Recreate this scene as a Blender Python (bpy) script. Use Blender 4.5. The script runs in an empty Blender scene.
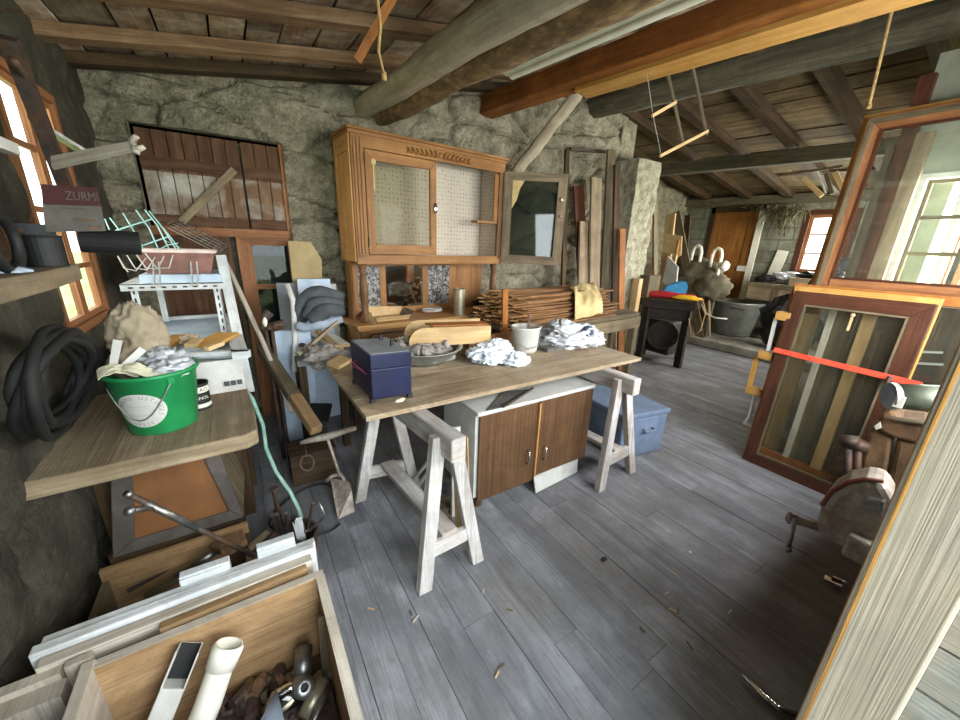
import bpy, bmesh, math, random
from mathutils import Vector, Matrix, noise
C = bpy.context.scene.collection
random.seed(7)

# ---------------------------------------------------------------- camera
CAM = Vector((0.0, 0.0, 1.55))
FPX = 370.0
RX = Vector((0.843585, -0.535961, 0.033309))     # image right
DY = Vector((-0.133412, -0.269263, -0.953781))   # image down
FW = Vector((0.520159, 0.800152, -0.298650))     # viewing direction
cam_data = bpy.data.cameras.new('camera')
cam_data.sensor_width = 36.0
cam_data.lens = 36.0 * FPX / 960.0
cam_data.clip_start = 0.02
cam = bpy.data.objects.new('camera', cam_data)
C.objects.link(cam)
mw = Matrix.Identity(4)
for i in range(3):
    mw[i][0] = RX[i]; mw[i][1] = -DY[i]; mw[i][2] = -FW[i]; mw[i][3] = CAM[i]
cam.matrix_world = mw
bpy.context.scene.camera = cam

# ---------------------------------------------------------------- sky, daylight, added fill lamps, exposure
sc = bpy.context.scene
sc.view_settings.view_transform = 'Standard'
sc.view_settings.look = 'None'
sc.view_settings.gamma = 1.0
sc.view_settings.use_curve_mapping = False
sc.view_settings.exposure = 0.42
w = bpy.data.worlds.new('sky'); sc.world = w; w.use_nodes = True
bg = w.node_tree.nodes['Background']
bg.inputs[0].default_value = (0.86, 0.93, 1.0, 1)
bg.inputs[1].default_value = 5.0

def area(name, loc, target, sx, sy, energy, col):
    d = bpy.data.lights.new(name, 'AREA'); d.shape = 'RECTANGLE'; d.size = sx; d.size_y = sy
    d.energy = energy; d.color = col
    o = bpy.data.objects.new(name, d); C.objects.link(o)
    o.location = loc
    o.rotation_euler = (Vector(target) - Vector(loc)).to_track_quat('-Z', 'Y').to_euler()
    return o
area('doorway_daylight', (0.55, -1.3, 1.7), (1.1, 2.2, 1.0), 1.7, 2.0, 62, (0.86, 0.95, 1.0))
area('near_fill_lamp', (2.35, -0.75, 1.85), (2.6, 2.6, 1.2), 2.2, 1.2, 190, (0.97, 0.98, 1.0))  # added fill lamp out of view, brightens faces turned to the near wall
area('left_window_daylight', (-1.5, 2.45, 1.75), (0.4, 2.6, 1.2), 0.7, 1.0, 26, (1.0, 0.9, 0.72))
area('partition_window_daylight', (4.25, 0.40, 1.75), (2.0, 1.6, 1.0), 0.6, 0.8, 110, (1.0, 0.97, 0.9))
area('far_window_daylight', (8.75, 1.95, 1.75), (5.0, 2.4, 1.0), 1.3, 0.9, 420, (1.0, 0.96, 0.88))
area('side_fill_lamp', (6.3, 0.25, 1.8), (6.2, 3.0, 1.2), 2.4, 1.0, 165, (1.0, 0.96, 0.88))  # added fill lamp behind the frames, brightens the far end and alcove

# ---------------------------------------------------------------- points from pixels (ray meets a real plane)
def ray(px, py):
    return RX * ((px - 480.0) / FPX) + DY * ((py - 360.0) / FPX) + FW
def onz(px, py, z):
    r = ray(px, py); return CAM + r * ((z - CAM.z) / r.z)
def ony(px, py, y):
    r = ray(px, py); return CAM + r * (y / r.y)
def onx(px, py, x):
    r = ray(px, py); return CAM + r * (x / r.x)

# ---------------------------------------------------------------- materials
def hexc(h):
    h = h.lstrip('#'); v = [int(h[i:i+2], 16) / 255 for i in (0, 2, 4)]
    return tuple(((c / 12.92) if c <= 0.04045 else ((c + 0.055) / 1.055) ** 2.4) for c in v) + (1,)
class NT:
    def __init__(s, name):
        s.m = bpy.data.materials.new(name); s.m.use_nodes = True
        s.t = s.m.node_tree; s.b = s.t.nodes['Principled BSDF']
    def n(s, t, **kw):
        q = s.t.nodes.new(t)
        for k, v in kw.items():
            if isinstance(k, str) and hasattr(q, k): setattr(q, k, v)
        return q
    def l(s, a, b): s.t.links.new(a, b)
    def noise(s, vec, scale, detail=4, rough=0.55, dist=0.0):
        q = s.n('ShaderNodeTexNoise'); q.inputs['Scale'].default_value = scale
        q.inputs['Detail'].default_value = detail; q.inputs['Roughness'].default_value = rough
        q.inputs['Distortion'].default_value = dist
        if vec is not None: s.l(vec, q.inputs['Vector'])
        return q.outputs['Fac']
    def ramp(s, fac, stops):
        q = s.n('ShaderNodeValToRGB'); e = q.color_ramp.elements
        while len(e) < len(stops): e.new(0.5)
        for k, (p, c) in enumerate(stops): e[k].position = p; e[k].color = c
        s.l(fac, q.inputs[0]); return q.outputs[0]
    def mix(s, fac, a, b, mode='MIX'):
        q = s.n('ShaderNodeMix'); q.data_type = 'RGBA'; q.blend_type = mode
        for sock, v in ((q.inputs[0], fac), (q.inputs[6], a), (q.inputs[7], b)):
            if hasattr(v, 'node'): s.l(v, sock)
            elif isinstance(v, (int, float)): sock.default_value = v
            else: sock.default_value = v
        return q.outputs[2]
    def math(s, op, a, b=0.0):
        q = s.n('ShaderNodeMath'); q.operation = op
        for sock, v in ((q.inputs[0], a), (q.inputs[1], b)):
            if hasattr(v, 'node'): s.l(v, sock)
            else: sock.default_value = v
        return q.outputs[0]
    def bump(s, h, strength=0.3, dist=0.01):
        q = s.n('ShaderNodeBump'); q.inputs['Strength'].default_value = strength
        q.inputs['Distance'].default_value = dist; s.l(h, q.inputs['Height']); s.l(q.outputs[0], s.b.inputs['Normal'])
    def obj(s): return s.n('ShaderNodeTexCoord').outputs['Object']
    def uv(s, sx, sy):
        mp = s.n('ShaderNodeMapping'); mp.inputs['Scale'].default_value = (sx, sy, 1)
        s.l(s.n('ShaderNodeTexCoord').outputs['UV'], mp.inputs['Vector']); return mp.outputs[0]
    def tint(s, amount):
        a = s.n('ShaderNodeAttribute'); a.attribute_name = 'tint'
        return s.math('ADD', s.math('MULTIPLY', a.outputs['Fac'], amount), 1.0 - amount * 0.5)
    def scalecol(s, col, val):
        q = s.n('ShaderNodeVectorMath'); q.operation = 'SCALE'; s.l(col, q.inputs[0]); s.l(val, q.inputs['Scale']); return q.outputs[0]

def wood(name, dark, mid, light, rough=0.8, gu=1.3, gv=16, tint=0.5, grime=None, grime_amt=0.5, bump=0.35, gscale=2.2, lines=0.6, dirt=0.4):
    t = NT(name)
    f = t.noise(t.uv(gu, gv), 1.6, 5, 0.6, 0.7)
    col = t.ramp(f, [(0.22, hexc(dark)), (0.5, hexc(mid)), (0.8, hexc(light))])
    f2 = t.noise(t.uv(gu * 1.5, gv * 7), 2.0, 3, 0.6, 0.2)
    col = t.mix(t.math('MULTIPLY', t.ramp(f2, [(0.34, (1, 1, 1, 1)), (0.46, (0, 0, 0, 1))]), lines), col, hexc(dark))
    if grime:
        g = t.noise(t.obj(), gscale, 5, 0.65, 0.3)
        col = t.mix(t.math('MULTIPLY', t.ramp(g, [(0.42, (0, 0, 0, 1)), (0.66, (1, 1, 1, 1))]), grime_amt), col, hexc(grime))
    col = t.scalecol(col, t.tint(tint))
    # dust, stains and wear of its own
    d1 = t.noise(t.obj(), 3.1, 7, 0.72, 0.4); d2 = t.noise(t.obj(), 34, 4, 0.7)
    col = t.mix(t.math('MULTIPLY', t.ramp(d1, [(0.40, (1, 1, 1, 1)), (0.56, (0, 0, 0, 1))]), dirt), col, hexc(dark))
    col = t.mix(t.math('MULTIPLY', t.ramp(d2, [(0.30, (1, 1, 1, 1)), (0.44, (0, 0, 0, 1))]), dirt * 0.8), col, hexc(dark))
    t.l(col, t.b.inputs['Base Color']); t.b.inputs['Roughness'].default_value = rough
    t.b.inputs['Specular IOR Level'].default_value = 0.3
    t.bump(t.math('ADD', f, f2), bump, 0.006)
    return t.m
def plain(name, c, c2=None, rough=0.6, metal=0.0, scale=14, bump=0.15, stain=None, stain_amt=0.5, spec=0.4, sheen=0, detail=5):
    t = NT(name); co = t.obj()
    f = t.noise(co, scale, detail, 0.6, 0.2)
    col = t.ramp(f, [(0.35, hexc(c)), (0.68, hexc(c2 or c))])
    if stain:
        g = t.noise(co, scale * 0.35, 6, 0.7, 0.4)
        col = t.mix(t.math('MULTIPLY', t.ramp(g, [(0.46, (0, 0, 0, 1)), (0.62, (1, 1, 1, 1))]), stain_amt), col, hexc(stain))
    col = t.scalecol(col, t.tint(0.15))
    t.l(col, t.b.inputs['Base Color']); t.b.inputs['Roughness'].default_value = rough; t.b.inputs['Metallic'].default_value = metal
    t.b.inputs['Specular IOR Level'].default_value = spec
    if bump: t.bump(f, bump, 0.006)
    return t.m
def glass(name, alpha_col=(0.9, 0.95, 0.92, 1), mirror=0.12, haze=0.12, hazecol='#8f978c', fres=0.2):
    # thin dusty pane: clear, a little mirror and a film of dust
    t = NT(name); nt = t.t
    out = nt.nodes['Material Output']; nt.nodes.remove(t.b)
    tr = t.n('ShaderNodeBsdfTransparent'); tr.inputs[0].default_value = alpha_col
    gl = t.n('ShaderNodeBsdfGlossy'); gl.inputs['Roughness'].default_value = 0.03
    df = t.n('ShaderNodeBsdfDiffuse'); df.inputs[0].default_value = hexc(hazecol)
    fr = t.n('ShaderNodeLayerWeight'); fr.inputs[0].default_value = 0.35
    a = t.math('ADD', t.math('MULTIPLY', fr.outputs['Fresnel'], fres), mirror)
    m1 = t.n('ShaderNodeMixShader'); t.l(a, m1.inputs[0]); t.l(tr.outputs[0], m1.inputs[1]); t.l(gl.outputs[0], m1.inputs[2])
    g = t.noise(t.obj(), 5.0, 5, 0.6)
    h = t.math('MULTIPLY', g, haze * 2)
    m2 = t.n('ShaderNodeMixShader'); t.l(h, m2.inputs[0]); t.l(m1.outputs[0], m2.inputs[1]); t.l(df.outputs[0], m2.inputs[2])
    t.l(m2.outputs[0], out.inputs[0])
    return t.m
def rubble_wall(name, cols, scale, dark, bump=0.9):
    t = NT(name); co = t.obj()
    f = t.noise(co, scale * 1.3, 8, 0.7, 0.3); f3 = t.noise(co, scale * 9, 6, 0.7)
    col = t.ramp(f, [(0.32, hexc(cols[0])), (0.5, hexc(cols[1])), (0.7, hexc(cols[2]))])
    col = t.mix(t.math('MULTIPLY', t.ramp(f3, [(0.36, (1, 1, 1, 1)), (0.52, (0, 0, 0, 1))]), 0.55), col, hexc(dark))
    t.l(col, t.b.inputs['Base Color']); t.b.inputs['Roughness'].default_value = 0.95
    t.b.inputs['Specular IOR Level'].default_value = 0.15
    t.bump(t.math('ADD', f3, f), bump, 0.02)
    return t.m
M = {}
M['floor'] = wood('floor_wood', '#595a5d', '#7c7e82', '#989a9d', 0.6, 1.4, 7, 0.30, '#57524b', 0.6, 0.6, 1.9, 0.5, 0.5)
M['roofboard'] = wood('roof_board_wood', '#453022', '#80624a', '#a98f70', 0.9, 1.0, 9, 1.1, '#c2b8a2', 0.6, 0.5, 5.0)
M['roofboard_r'] = wood('weathered_board_wood', '#3f3420', '#6d5c3e', '#94815a', 0.9, 1.0, 9, 0.7, '#251d15', 0.5, 0.5, 3.0)
M['batten'] = wood('batten_wood', '#4d3825', '#84664a', '#a88b6a', 0.85, 1.0, 14, 0.5)
M['darkwood'] = wood('dark_wood', '#241a0e', '#463420', '#675034', 0.8, 1.0, 14, 0.4)
M['log'] = wood('bare_log_wood', '#8a7f6c', '#b0a58c', '#cfc6ae', 0.85, 0.8, 10, 0.2, '#5a5040', 0.3, 0.8, 5)
M['bark'] = wood('bark_log_wood', '#54432f', '#8f7654', '#c6a572', 0.9, 5.0, 11, 0.3, '#3a2c20', 0.5, 1.0, 9)
M['orange'] = wood('orange_beam_wood', '#6b3f18', '#9c622b', '#b97d3e', 0.7, 0.9, 9, 0.2, '#5b3416', 0.5, 0.3, 4)
M['yellow'] = wood('new_pine_wood', '#966a2c', '#b88b47', '#cda562', 0.65, 0.9, 12, 0.25)
M['greybeam'] = wood('grey_beam_wood', '#37342b', '#69644f', '#8f8a70', 0.9, 0.8, 8, 0.2, '#22201a', 0.5, 0.8, 3)
M['jamb'] = wood('old_grey_jamb_wood', '#a0947d', '#c3b79f', '#d6ccb8', 0.85, 0.5, 13, 0.1, '#9d9a90', 0.4, 0.3, 4, 0.18, 0.22)
M['jambedge'] = wood('worn_orange_jamb_wood', '#8f6228', '#c28d47', '#d9ad6c', 0.8, 0.8, 14, 0.1)
M['hutch'] = wood('hutch_wood', '#694725', '#976a3a', '#b1834c', 0.55, 1.0, 12, 0.15, '#7a4b20', 0.4, 0.15)
M['hutch_light'] = wood('hutch_side_wood', '#936738', '#b98b53', '#cc9f68', 0.55, 1.0, 12, 0.1)
M['hutch_dark'] = wood('turned_leg_wood', '#3f2917', '#6b4a2c', '#8a643f', 0.5, 1.0, 10, 0.2)
M['greydoor'] = wood('weathered_door_wood', '#4a4032', '#786a54', '#97896f', 0.85, 1.0, 14, 0.2)
M['table'] = wood('table_board_wood', '#6d5b44', '#ab9678', '#cdb99a', 0.8, 0.7, 9, 0.25, '#7b766b', 0.6, 0.35, 3, 0.6, 0.65)
M['trestle'] = wood('whitewashed_wood', '#85807a', '#bbb8b4', '#dad8d6', 0.8, 1.2, 14, 0.2, '#8a7456', 0.45, 0.4, 6)
M['veneer'] = wood('brown_veneer', '#36261a', '#60462f', '#7a5b3f', 0.4, 0.5, 34, 0.1, None, 0, 0.05)
M['walnut'] = wood('sideboard_wood', '#3f2a17', '#6d4b2b', '#8c6640', 0.5, 1.0, 10, 0.2)
M['plank'] = wood('thick_plank_wood', '#6d5c45', '#97866b', '#b6a68a', 0.85, 0.8, 10, 0.2, '#5c5044', 0.5, 0.5, 4)
M['pale'] = wood('pale_wood', '#a18258', '#c9ab7a', '#dcc394', 0.7, 1.0, 12, 0.3)
M['crate'] = wood('crate_wood', '#6a5136', '#9f805a', '#bc9c74', 0.75, 1.0, 8, 0.3, '#6a4c2c', 0.35, 0.3, 4)
M['cratedge'] = wood('greyed_crate_rim_wood', '#8b8071', '#b8ad9c', '#d0c8ba', 0.8, 1.0, 12, 0.2)
M['whitemould'] = wood('white_painted_wood', '#9da1a0', '#d3d7d6', '#e8ebea', 0.6, 1.0, 8, 0.1, '#8b7e6a', 0.4, 0.2, 6)
M['mahog'] = wood('dark_mahogany_wood', '#2f1a10', '#4f2e1d', '#66402a', 0.45, 1.0, 12, 0.2)
M['redwood'] = wood('red_brown_frame_wood', '#6d4427', '#94623c', '#ad7c52', 0.6, 1.0, 14, 0.2)
M['greybrown'] = wood('grey_brown_wood', '#40382b', '#685c45', '#85775c', 0.85, 1.0, 12, 0.6)
M['lathpile'] = wood('split_strip_wood', '#4a311d', '#7c5836', '#a67c50', 0.85, 1.0, 16, 0.9)
M['strip_end'] = plain('fresh_cut_wood', '#b98a52', '#d6ae74', 0.8)
M['doororange'] = wood('orange_door_wood', '#6a3f18', '#93602c', '#ab7a3f', 0.6, 1.0, 10, 0.1)
M['shutter'] = wood('old_shutter_wood', '#3a2619', '#60432e', '#7f5f45', 0.8, 1.0, 12, 0.4, '#c3bfb0', 0.0, 0.4, 3)
M['shutter_peel'] = wood('peeling_shutter_wood', '#5a402c', '#7d6048', '#9a8064', 0.8, 1.0, 12, 0.3, '#b9b8ac', 0.95, 0.4, 4)
M['ply'] = plain('plywood', '#a08a5c', '#b5a073', 0.7, 0, 6, 0.05)
M['siding'] = wood('blue_grey_siding', '#6d716d', '#959a94', '#b0b4ad', 0.85, 1.0, 14, 0.3, '#b98d58', 0.35, 0.4, 5)
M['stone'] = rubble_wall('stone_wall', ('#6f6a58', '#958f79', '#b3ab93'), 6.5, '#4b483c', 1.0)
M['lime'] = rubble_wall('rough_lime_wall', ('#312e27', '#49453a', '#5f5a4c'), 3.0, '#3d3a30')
M['concrete'] = plain('concrete', '#7d7c70', '#98968a', 0.9, 0, 9, 0.3, '#5c5a50', 0.5)
M['pillar'] = rubble_wall('pebble_render', ('#7a7764', '#a5a18a', '#c4c0a8'), 9.0, '#5a584a')
M['steel'] = plain('worn_steel', '#7a7a78', '#a2a09c', 0.4, 0.9, 20, 0.1, '#5c4a3a', 0.5)
M['chrome'] = plain('chrome', '#c8c8c6', '#e6e6e4', 0.15, 1.0, 20, 0.0)
M['iron'] = plain('rusty_iron', '#3f3733', '#5d5048', 0.65, 0.5, 25, 0.3, '#6b4a30', 0.6)
M['rust'] = plain('rusty_brown_cast_iron', '#5b4431', '#8a6b4c', 0.75, 0.15, 14, 0.4, '#a98a64', 0.5)
M['castgrey'] = plain('grey_cast_iron', '#7d756a', '#a89f92', 0.6, 0.2, 30, 0.4, '#6a4a3a', 0.5)
M['zinc'] = plain('zinc', '#8a8d86', '#a9aca4', 0.5, 0.55, 6, 0.15, '#6d6f66', 0.5)
M['tin'] = plain('tin_can_metal', '#9a937c', '#b8b197', 0.4, 0.7, 10, 0.1, '#6d5c40', 0.5)
M['black'] = plain('black_plastic', '#161616', '#242424', 0.6)
M['darkiron'] = plain('sooty_iron', '#1c1a18', '#302b27', 0.7, 0.3, 12, 0.3, '#4a3a2c', 0.4)
M['blackrubber'] = plain('black_rubber', '#111110', '#1d1c1a', 0.75, 0, 9)
M['bluemetal'] = plain('navy_enamel', '#0c1030', '#13183e', 0.35, 0, 8, 0.05, '#2a2b3c', 0.35)
M['bluebox'] = plain('blue_grey_plastic', '#56667b', '#6c7b90', 0.6, 0, 6, 0.05, '#5c6470', 0.4)
M['greyblue'] = plain('dusty_grey_lid', '#6f7273', '#888b8c', 0.8, 0, 8, 0.05)
M['white'] = plain('white_paint', '#b9b7af', '#d0cec7', 0.6, 0, 9, 0.05, '#978f80', 0.4)
M['cream'] = plain('cream_enamel', '#d6d3c2', '#e6e3d3', 0.45, 0, 9, 0.03)
M['formica'] = plain('pale_laminate', '#b9bab4', '#cfcfc8', 0.4, 0, 8, 0.03, '#a39c8c', 0.5)
M['cloth'] = plain('white_cloth', '#cfd6dd', '#eaf0f4', 0.95, 0, 30, 0.2)
M['plastic'] = plain('milky_plastic_film', '#a5a8aa', '#cdd0d2', 0.3, 0, 12, 0.4, '#9c9a96', 0.4)
M['clearbag'] = glass('clear_plastic_film', (0.92, 0.92, 0.92, 1), 0.14, 0.25, '#d0d0d0')
M['navycloth'] = plain('dark_blue_cloth', '#2b3348', '#4a5670', 0.95, 0, 30, 0.3)
M['greycloth'] = plain('dark_grey_tarpaulin', '#33373a', '#4d5254', 0.75, 0, 10, 0.3)
M['greycloth2'] = plain('pale_blue_grey_lining', '#78828f', '#97a1ac', 0.85, 0, 10, 0.3)
M['canvas'] = plain('olive_canvas', '#3f3b2c', '#5c5642', 0.95, 0, 8, 0.4)
M['paperbag'] = plain('brown_paper', '#8a7c66', '#a89a82', 0.85, 0, 7, 0.5)
M['papery'] = plain('yellowed_cloth', '#b09a66', '#d3bf8c', 0.9, 0, 8, 0.4)
M['paper'] = plain('cream_paper', '#cfc9a8', '#e3dfc6', 0.9, 0, 10, 0.2)
M['foam'] = plain('pale_blue_insulation', '#a9bacb', '#c4d2df', 0.8, 0, 10, 0.05)
M['green'] = plain('green_plastic', '#1b7c46', '#2a9656', 0.4, 0, 5, 0.03, '#156638', 0.4)
M['mint'] = plain('mint_hose_rubber', '#7fa896', '#a9cbb9', 0.5, 0, 14, 0.1, '#6a6a60', 0.5)
M['red'] = plain('red_cloth', '#8f141c', '#b52029', 0.8)
M['redstrap'] = plain('red_webbing', '#d1402b', '#e2573c', 0.7)
M['yellowcloth'] = plain('yellow_plastic', '#c79a10', '#dfb523', 0.6)
M['bluescoop'] = plain('bright_blue_plastic', '#2f86b8', '#47a0d0', 0.4)
M['mintwire'] = plain('mint_coated_wire', '#8fc4bd', '#b4dcd5', 0.5)
M['greywire'] = plain('grey_wire', '#7c7d78', '#9c9d98', 0.5, 0.5)
M['pinkbox'] = plain('faded_terracotta_plastic', '#755148', '#90695e', 0.7, 0, 8, 0.1, '#543a32', 0.5)
M['pinkrim'] = plain('pale_pink_plastic', '#c9b0a6', '#dcc9c0', 0.7)
M['rubble'] = plain('dusty_rubble', '#77706a', '#9d968e', 0.95, 0, 16, 0.5)
M['slate'] = plain('grey_slate', '#4d4b47', '#67645e', 0.85, 0, 8, 0.2)
M['rope'] = plain('hemp_rope', '#97794a', '#bb9d68', 0.9, 0, 40, 0.4)
M['lamp_white'] = plain('lamp_enamel', '#c9cbb4', '#dfe0cb', 0.4, 0, 8, 0.0)
M['hay'] = plain('dry_twigs', '#4a4530', '#6f6948', 0.95)
M['brownpanel'] = plain('brown_hardboard', '#6b4423', '#82562e', 0.8, 0, 5, 0.1, '#553418', 0.4)
M['rustframe'] = plain('dark_dusty_iron_edge', '#46403a', '#5d564e', 0.85, 0.1, 12, 0.2)
M['pink'] = plain('pink_string', '#c25a86', '#d878a0', 0.8)
M['tan'] = plain('grey_green_plaster', '#7d8070', '#989b88', 0.9, 0, 5, 0.2, '#6a6c5e', 0.4)
M['mirror'] = plain('old_mirror', '#b9b6a8', '#c9c6b8', 0.06, 1.0, 8, 0.0)
M['winglass'] = glass('window_glass', (0.95, 0.97, 0.95, 1), 0.04, 0.04)
M['shadedcard'] = plain('shaded_white_card', '#4d4943', '#5f5a52', 0.85)  # white card with the shade beside the window put into its colour
M['dustglass'] = glass('dusty_glass', (0.84, 0.84, 0.79, 1), 0.0, 0.04, '#8f8a7c', 0.03)
M['darkglass'] = glass('dark_dusty_glass', (0.42, 0.47, 0.44, 1), 0.01, 0.12, '#5e665e')
def block_wall():
    t = NT('concrete_block_wall'); co = t.obj()
    mp = t.n('ShaderNodeMapping'); mp.inputs['Rotation'].default_value = (math.pi/2, 0, math.pi/2); t.l(co, mp.inputs[0])
    sep = t.n('ShaderNodeSeparateXYZ'); t.l(co, sep.inputs[0]); cb = t.n('ShaderNodeCombineXYZ')
    t.l(sep.outputs[1], cb.inputs[0]); t.l(sep.outputs[2], cb.inputs[1])
    b = t.n('ShaderNodeTexBrick'); t.l(cb.outputs[0], b.inputs['Vector']); b.inputs['Scale'].default_value = 1.0
    b.inputs['Brick Width'].default_value = 0.4; b.inputs['Row Height'].default_value = 0.2; b.inputs['Mortar Size'].default_value = 0.012
    b.inputs['Color1'].default_value = hexc('#8f9180'); b.inputs['Color2'].default_value = hexc('#7f8070'); b.inputs['Mortar'].default_value = hexc('#5f6356')
    f = t.noise(co, 5, 6, 0.7)
    f9 = t.noise(co, 2.2, 7, 0.75)
    col = t.mix(t.ramp(f9, [(0.38, (0, 0, 0, 1)), (0.62, (.85, .85, .85, 1))]), b.outputs['Color'], hexc('#5a5848'))
    t.l(col, t.b.inputs['Base Color']); t.b.inputs['Roughness'].default_value = 0.95
    t.bump(t.math('SUBTRACT', f, b.outputs['Fac']), 0.4, 0.01)
    return t.m
M['block'] = block_wall()
def wallpaper():
    t = NT('dotted_wallpaper')
    v = t.n('ShaderNodeTexVoronoi'); v.inputs['Scale'].default_value = 1.0; v.inputs['Randomness'].default_value = 0.25
    t.l(t.uv(28, 28), v.inputs['Vector'])
    f = t.noise(t.obj(), 3, 5, 0.6)
    col = t.ramp(v.outputs['Distance'], [(0.12, hexc('#8f7b6d')), (0.30, hexc('#cdc3b2'))])
    col = t.mix(t.math('MULTIPLY', f, 0.5), col, hexc('#b3a690'))
    t.l(col, t.b.inputs['Base Color']); t.b.inputs['Roughness'].default_value = 0.9
    return t.m
M['wallpaper'] = wallpaper()
def marbled():
    t = NT('black_and_white_marbled_paper')
    f = t.noise(t.uv(1, 1), 26, 4, 0.6, 1.5)
    t.l(t.ramp(f, [(0.46, hexc('#22211f')), (0.56, hexc('#8d8a82'))]), t.b.inputs['Base Color']); return t.m
M['marbled'] = marbled()

# ---------------------------------------------------------------- mesh helpers
class MB:
    def __init__(s): s.v = []; s.f = []; s.uv = []; s.t = []; s.mi = []
    def _face(s, idx, fr, off, tint, mi):
        s.f.append(idx); L, A, B = fr
        p = [s.v[i] for i in idx]
        n = (p[1] - p[0]).cross(p[-1] - p[0])
        ax = A if abs(n.dot(B)) >= abs(n.dot(A)) else B
        if abs(n.dot(L)) > 0.75 * n.length: uvs = [(q.dot(A) + off[0], q.dot(B) + off[1]) for q in p]
        else: uvs = [(q.dot(L) + off[0], q.dot(ax) + off[1]) for q in p]
        s.uv.append(uvs); s.t.append(tint); s.mi.append(mi)
    def _new(s): return (random.uniform(0, 40), random.uniform(0, 40)), random.random()
    def hexa(s, pts, fr=None, mi=0, endmi=None):
        """eight corners: 0-3 one end (loop), 4-7 the other end"""
        pts = [Vector(p) for p in pts]; o, ti = s._new(); b = len(s.v); s.v += pts
        if fr is None:
            L = (pts[4] - pts[0]).normalized(); A = (pts[1] - pts[0]).normalized(); B = L.cross(A).normalized(); fr = (L, A, B)
        for k, q in enumerate(((3, 2, 1, 0), (4, 5, 6, 7), (0, 1, 5, 4), (1, 2, 6, 5), (2, 3, 7, 6), (3, 0, 4, 7))):
            s._face([b + i for i in q], fr, o, ti, endmi if (endmi is not None and k < 2) else mi)
        return s
    def bar(s, p0, p1, wd, ht, up=(0, 0, 1), mi=0, taper=1.0, endmi=None):
        """timber from p0 to p1, width across, height along up (centred)"""
        p0 = Vector(p0); p1 = Vector(p1); L = (p1 - p0).normalized(); up = Vector(up)
        if abs(L.dot(up.normalized())) > 0.98: up = Vector((1, 0, 0)) if abs(L.x) < 0.9 else Vector((0, 1, 0))
        A = up.cross(L).normalized(); B = L.cross(A).normalized()
        q = []
        for p, k in ((p0, 1.0), (p1, taper)):
            for sa, sb in ((-1, -1), (1, -1), (1, 1), (-1, 1)): q.append(p + A * (sa * wd * k / 2) + B * (sb * ht * k / 2))
        return s.hexa(q, (L, A, B), mi, endmi)
    def box(s, lo, hi, mi=0, grain=None):
        lo = Vector(lo); hi = Vector(hi); d = hi - lo; c = (lo + hi) / 2
        g = grain if grain is not None else max(range(3), key=lambda i: d[i])
        e = Vector((0, 0, 0)); e[g] = d[g] / 2
        if g == 0: return s.bar(c - e, c + e, d[1], d[2], (0, 0, 1), mi)
        if g == 1: return s.bar(c - e, c + e, d[0], d[2], (0, 0, 1), mi)
        return s.bar(c - e, c + e, d[1], d[0], (1, 0, 0), mi)
    def quadplate(s, a, b, c, d, th, nrm=None, mi=0):
        """four corners in a loop, given thickness along the normal (away)"""
        a, b, c, d = map(Vector, (a, b, c, d)); n = (b - a).cross(d - a).normalized() if nrm is None else Vector(nrm).normalized()
        L = (b - a).normalized(); A = (d - a); A = (A - L * A.dot(L)).normalized()
        if A.length and (d - a).length > (b - a).length: L, A = A, L
        t = n * th
        return s.hexa([a, b, c, d, a + t, b + t, c + t, d + t], (L, A, n), mi)
    def prism(s, pts, vec, mi=0, L=None):
        pts = [Vector(p) for p in pts]; vec = Vector(vec); o, ti = s._new(); b = len(s.v); n = len(pts)
        s.v += pts + [p + vec for p in pts]
        if L is None: L = max(((pts[(i + 1) % n] - pts[i]) for i in range(n)), key=lambda q: q.length).normalized()
        N = vec.normalized(); A = N.cross(L).normalized(); fr = (L, A, N)
        nn = sum(((pts[i] - pts[0]).cross(pts[(i + 1) % n] - pts[0]) for i in range(n)), Vector())
        flip = nn.dot(vec) > 0
        r = list(range(n)); s._face([b + i for i in (r[::-1] if flip else r)], fr, o, ti, mi)
        s._face([b + n + i for i in (r if flip else r[::-1])], fr, o, ti, mi)
        for i in range(n):
            j = (i + 1) % n; q = [b + i, b + j, b + n + j, b + n + i]
            s._face(q if flip else q[::-1], fr, o, ti, mi)
        return s
    def tube(s, pts, r, n=8, mi=0, caps=True, closed=False, wob=0.0, seed=0.0):
        pts = [Vector(p) for p in pts]; o, ti = s._new(); b = len(s.v); m = len(pts)
        rr = r if isinstance(r, (list, tuple)) else [r] * m
        A = None; fr0 = None; dist = 0; rows = []
        for i, p in enumerate(pts):
            if closed: T = (pts[(i + 1) % m] - pts[i - 1]).normalized()
            else: T = (pts[min(i + 1, m - 1)] - pts[max(i - 1, 0)]).normalized()
            if A is None: A = T.orthogonal().normalized()
            A = (A - T * A.dot(T)).normalized(); B = T.cross(A)
            if i: dist += (p - pts[i - 1]).length
            rows.append(dist)
            for k in range(n):
                a = 2 * math.pi * k / n; q = A * math.cos(a) + B * math.sin(a)
                R = rr[i] * (1 + (wob * noise.noise((q * 1.3 + p * 4 + Vector((seed, seed, 0)))) if wob else 0))
                s.v.append(p + q * R)
        fr = (Vector((1, 0, 0)), Vector((0, 1, 0)), Vector((0, 0, 1)))
        R0 = max(rr)
        for i in range(m if closed else m - 1):
            i2 = (i + 1) % m
            for k in range(n):
                k2 = (k + 1) % n
                s.f.append([b + i * n + k, b + i * n + k2, b + i2 * n + k2, b + i2 * n + k])
                du = rows[i2] if i2 else rows[-1] + 0.1
                a0 = 6.283 * k / n * R0; a1 = 6.283 * (k + 1) / n * R0
                s.uv.append([(rows[i] + o[0], a0 + o[1]), (rows[i] + o[0], a1 + o[1]), (du + o[0], a1 + o[1]), (du + o[0], a0 + o[1])]); s.t.append(ti); s.mi.append(mi)
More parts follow.
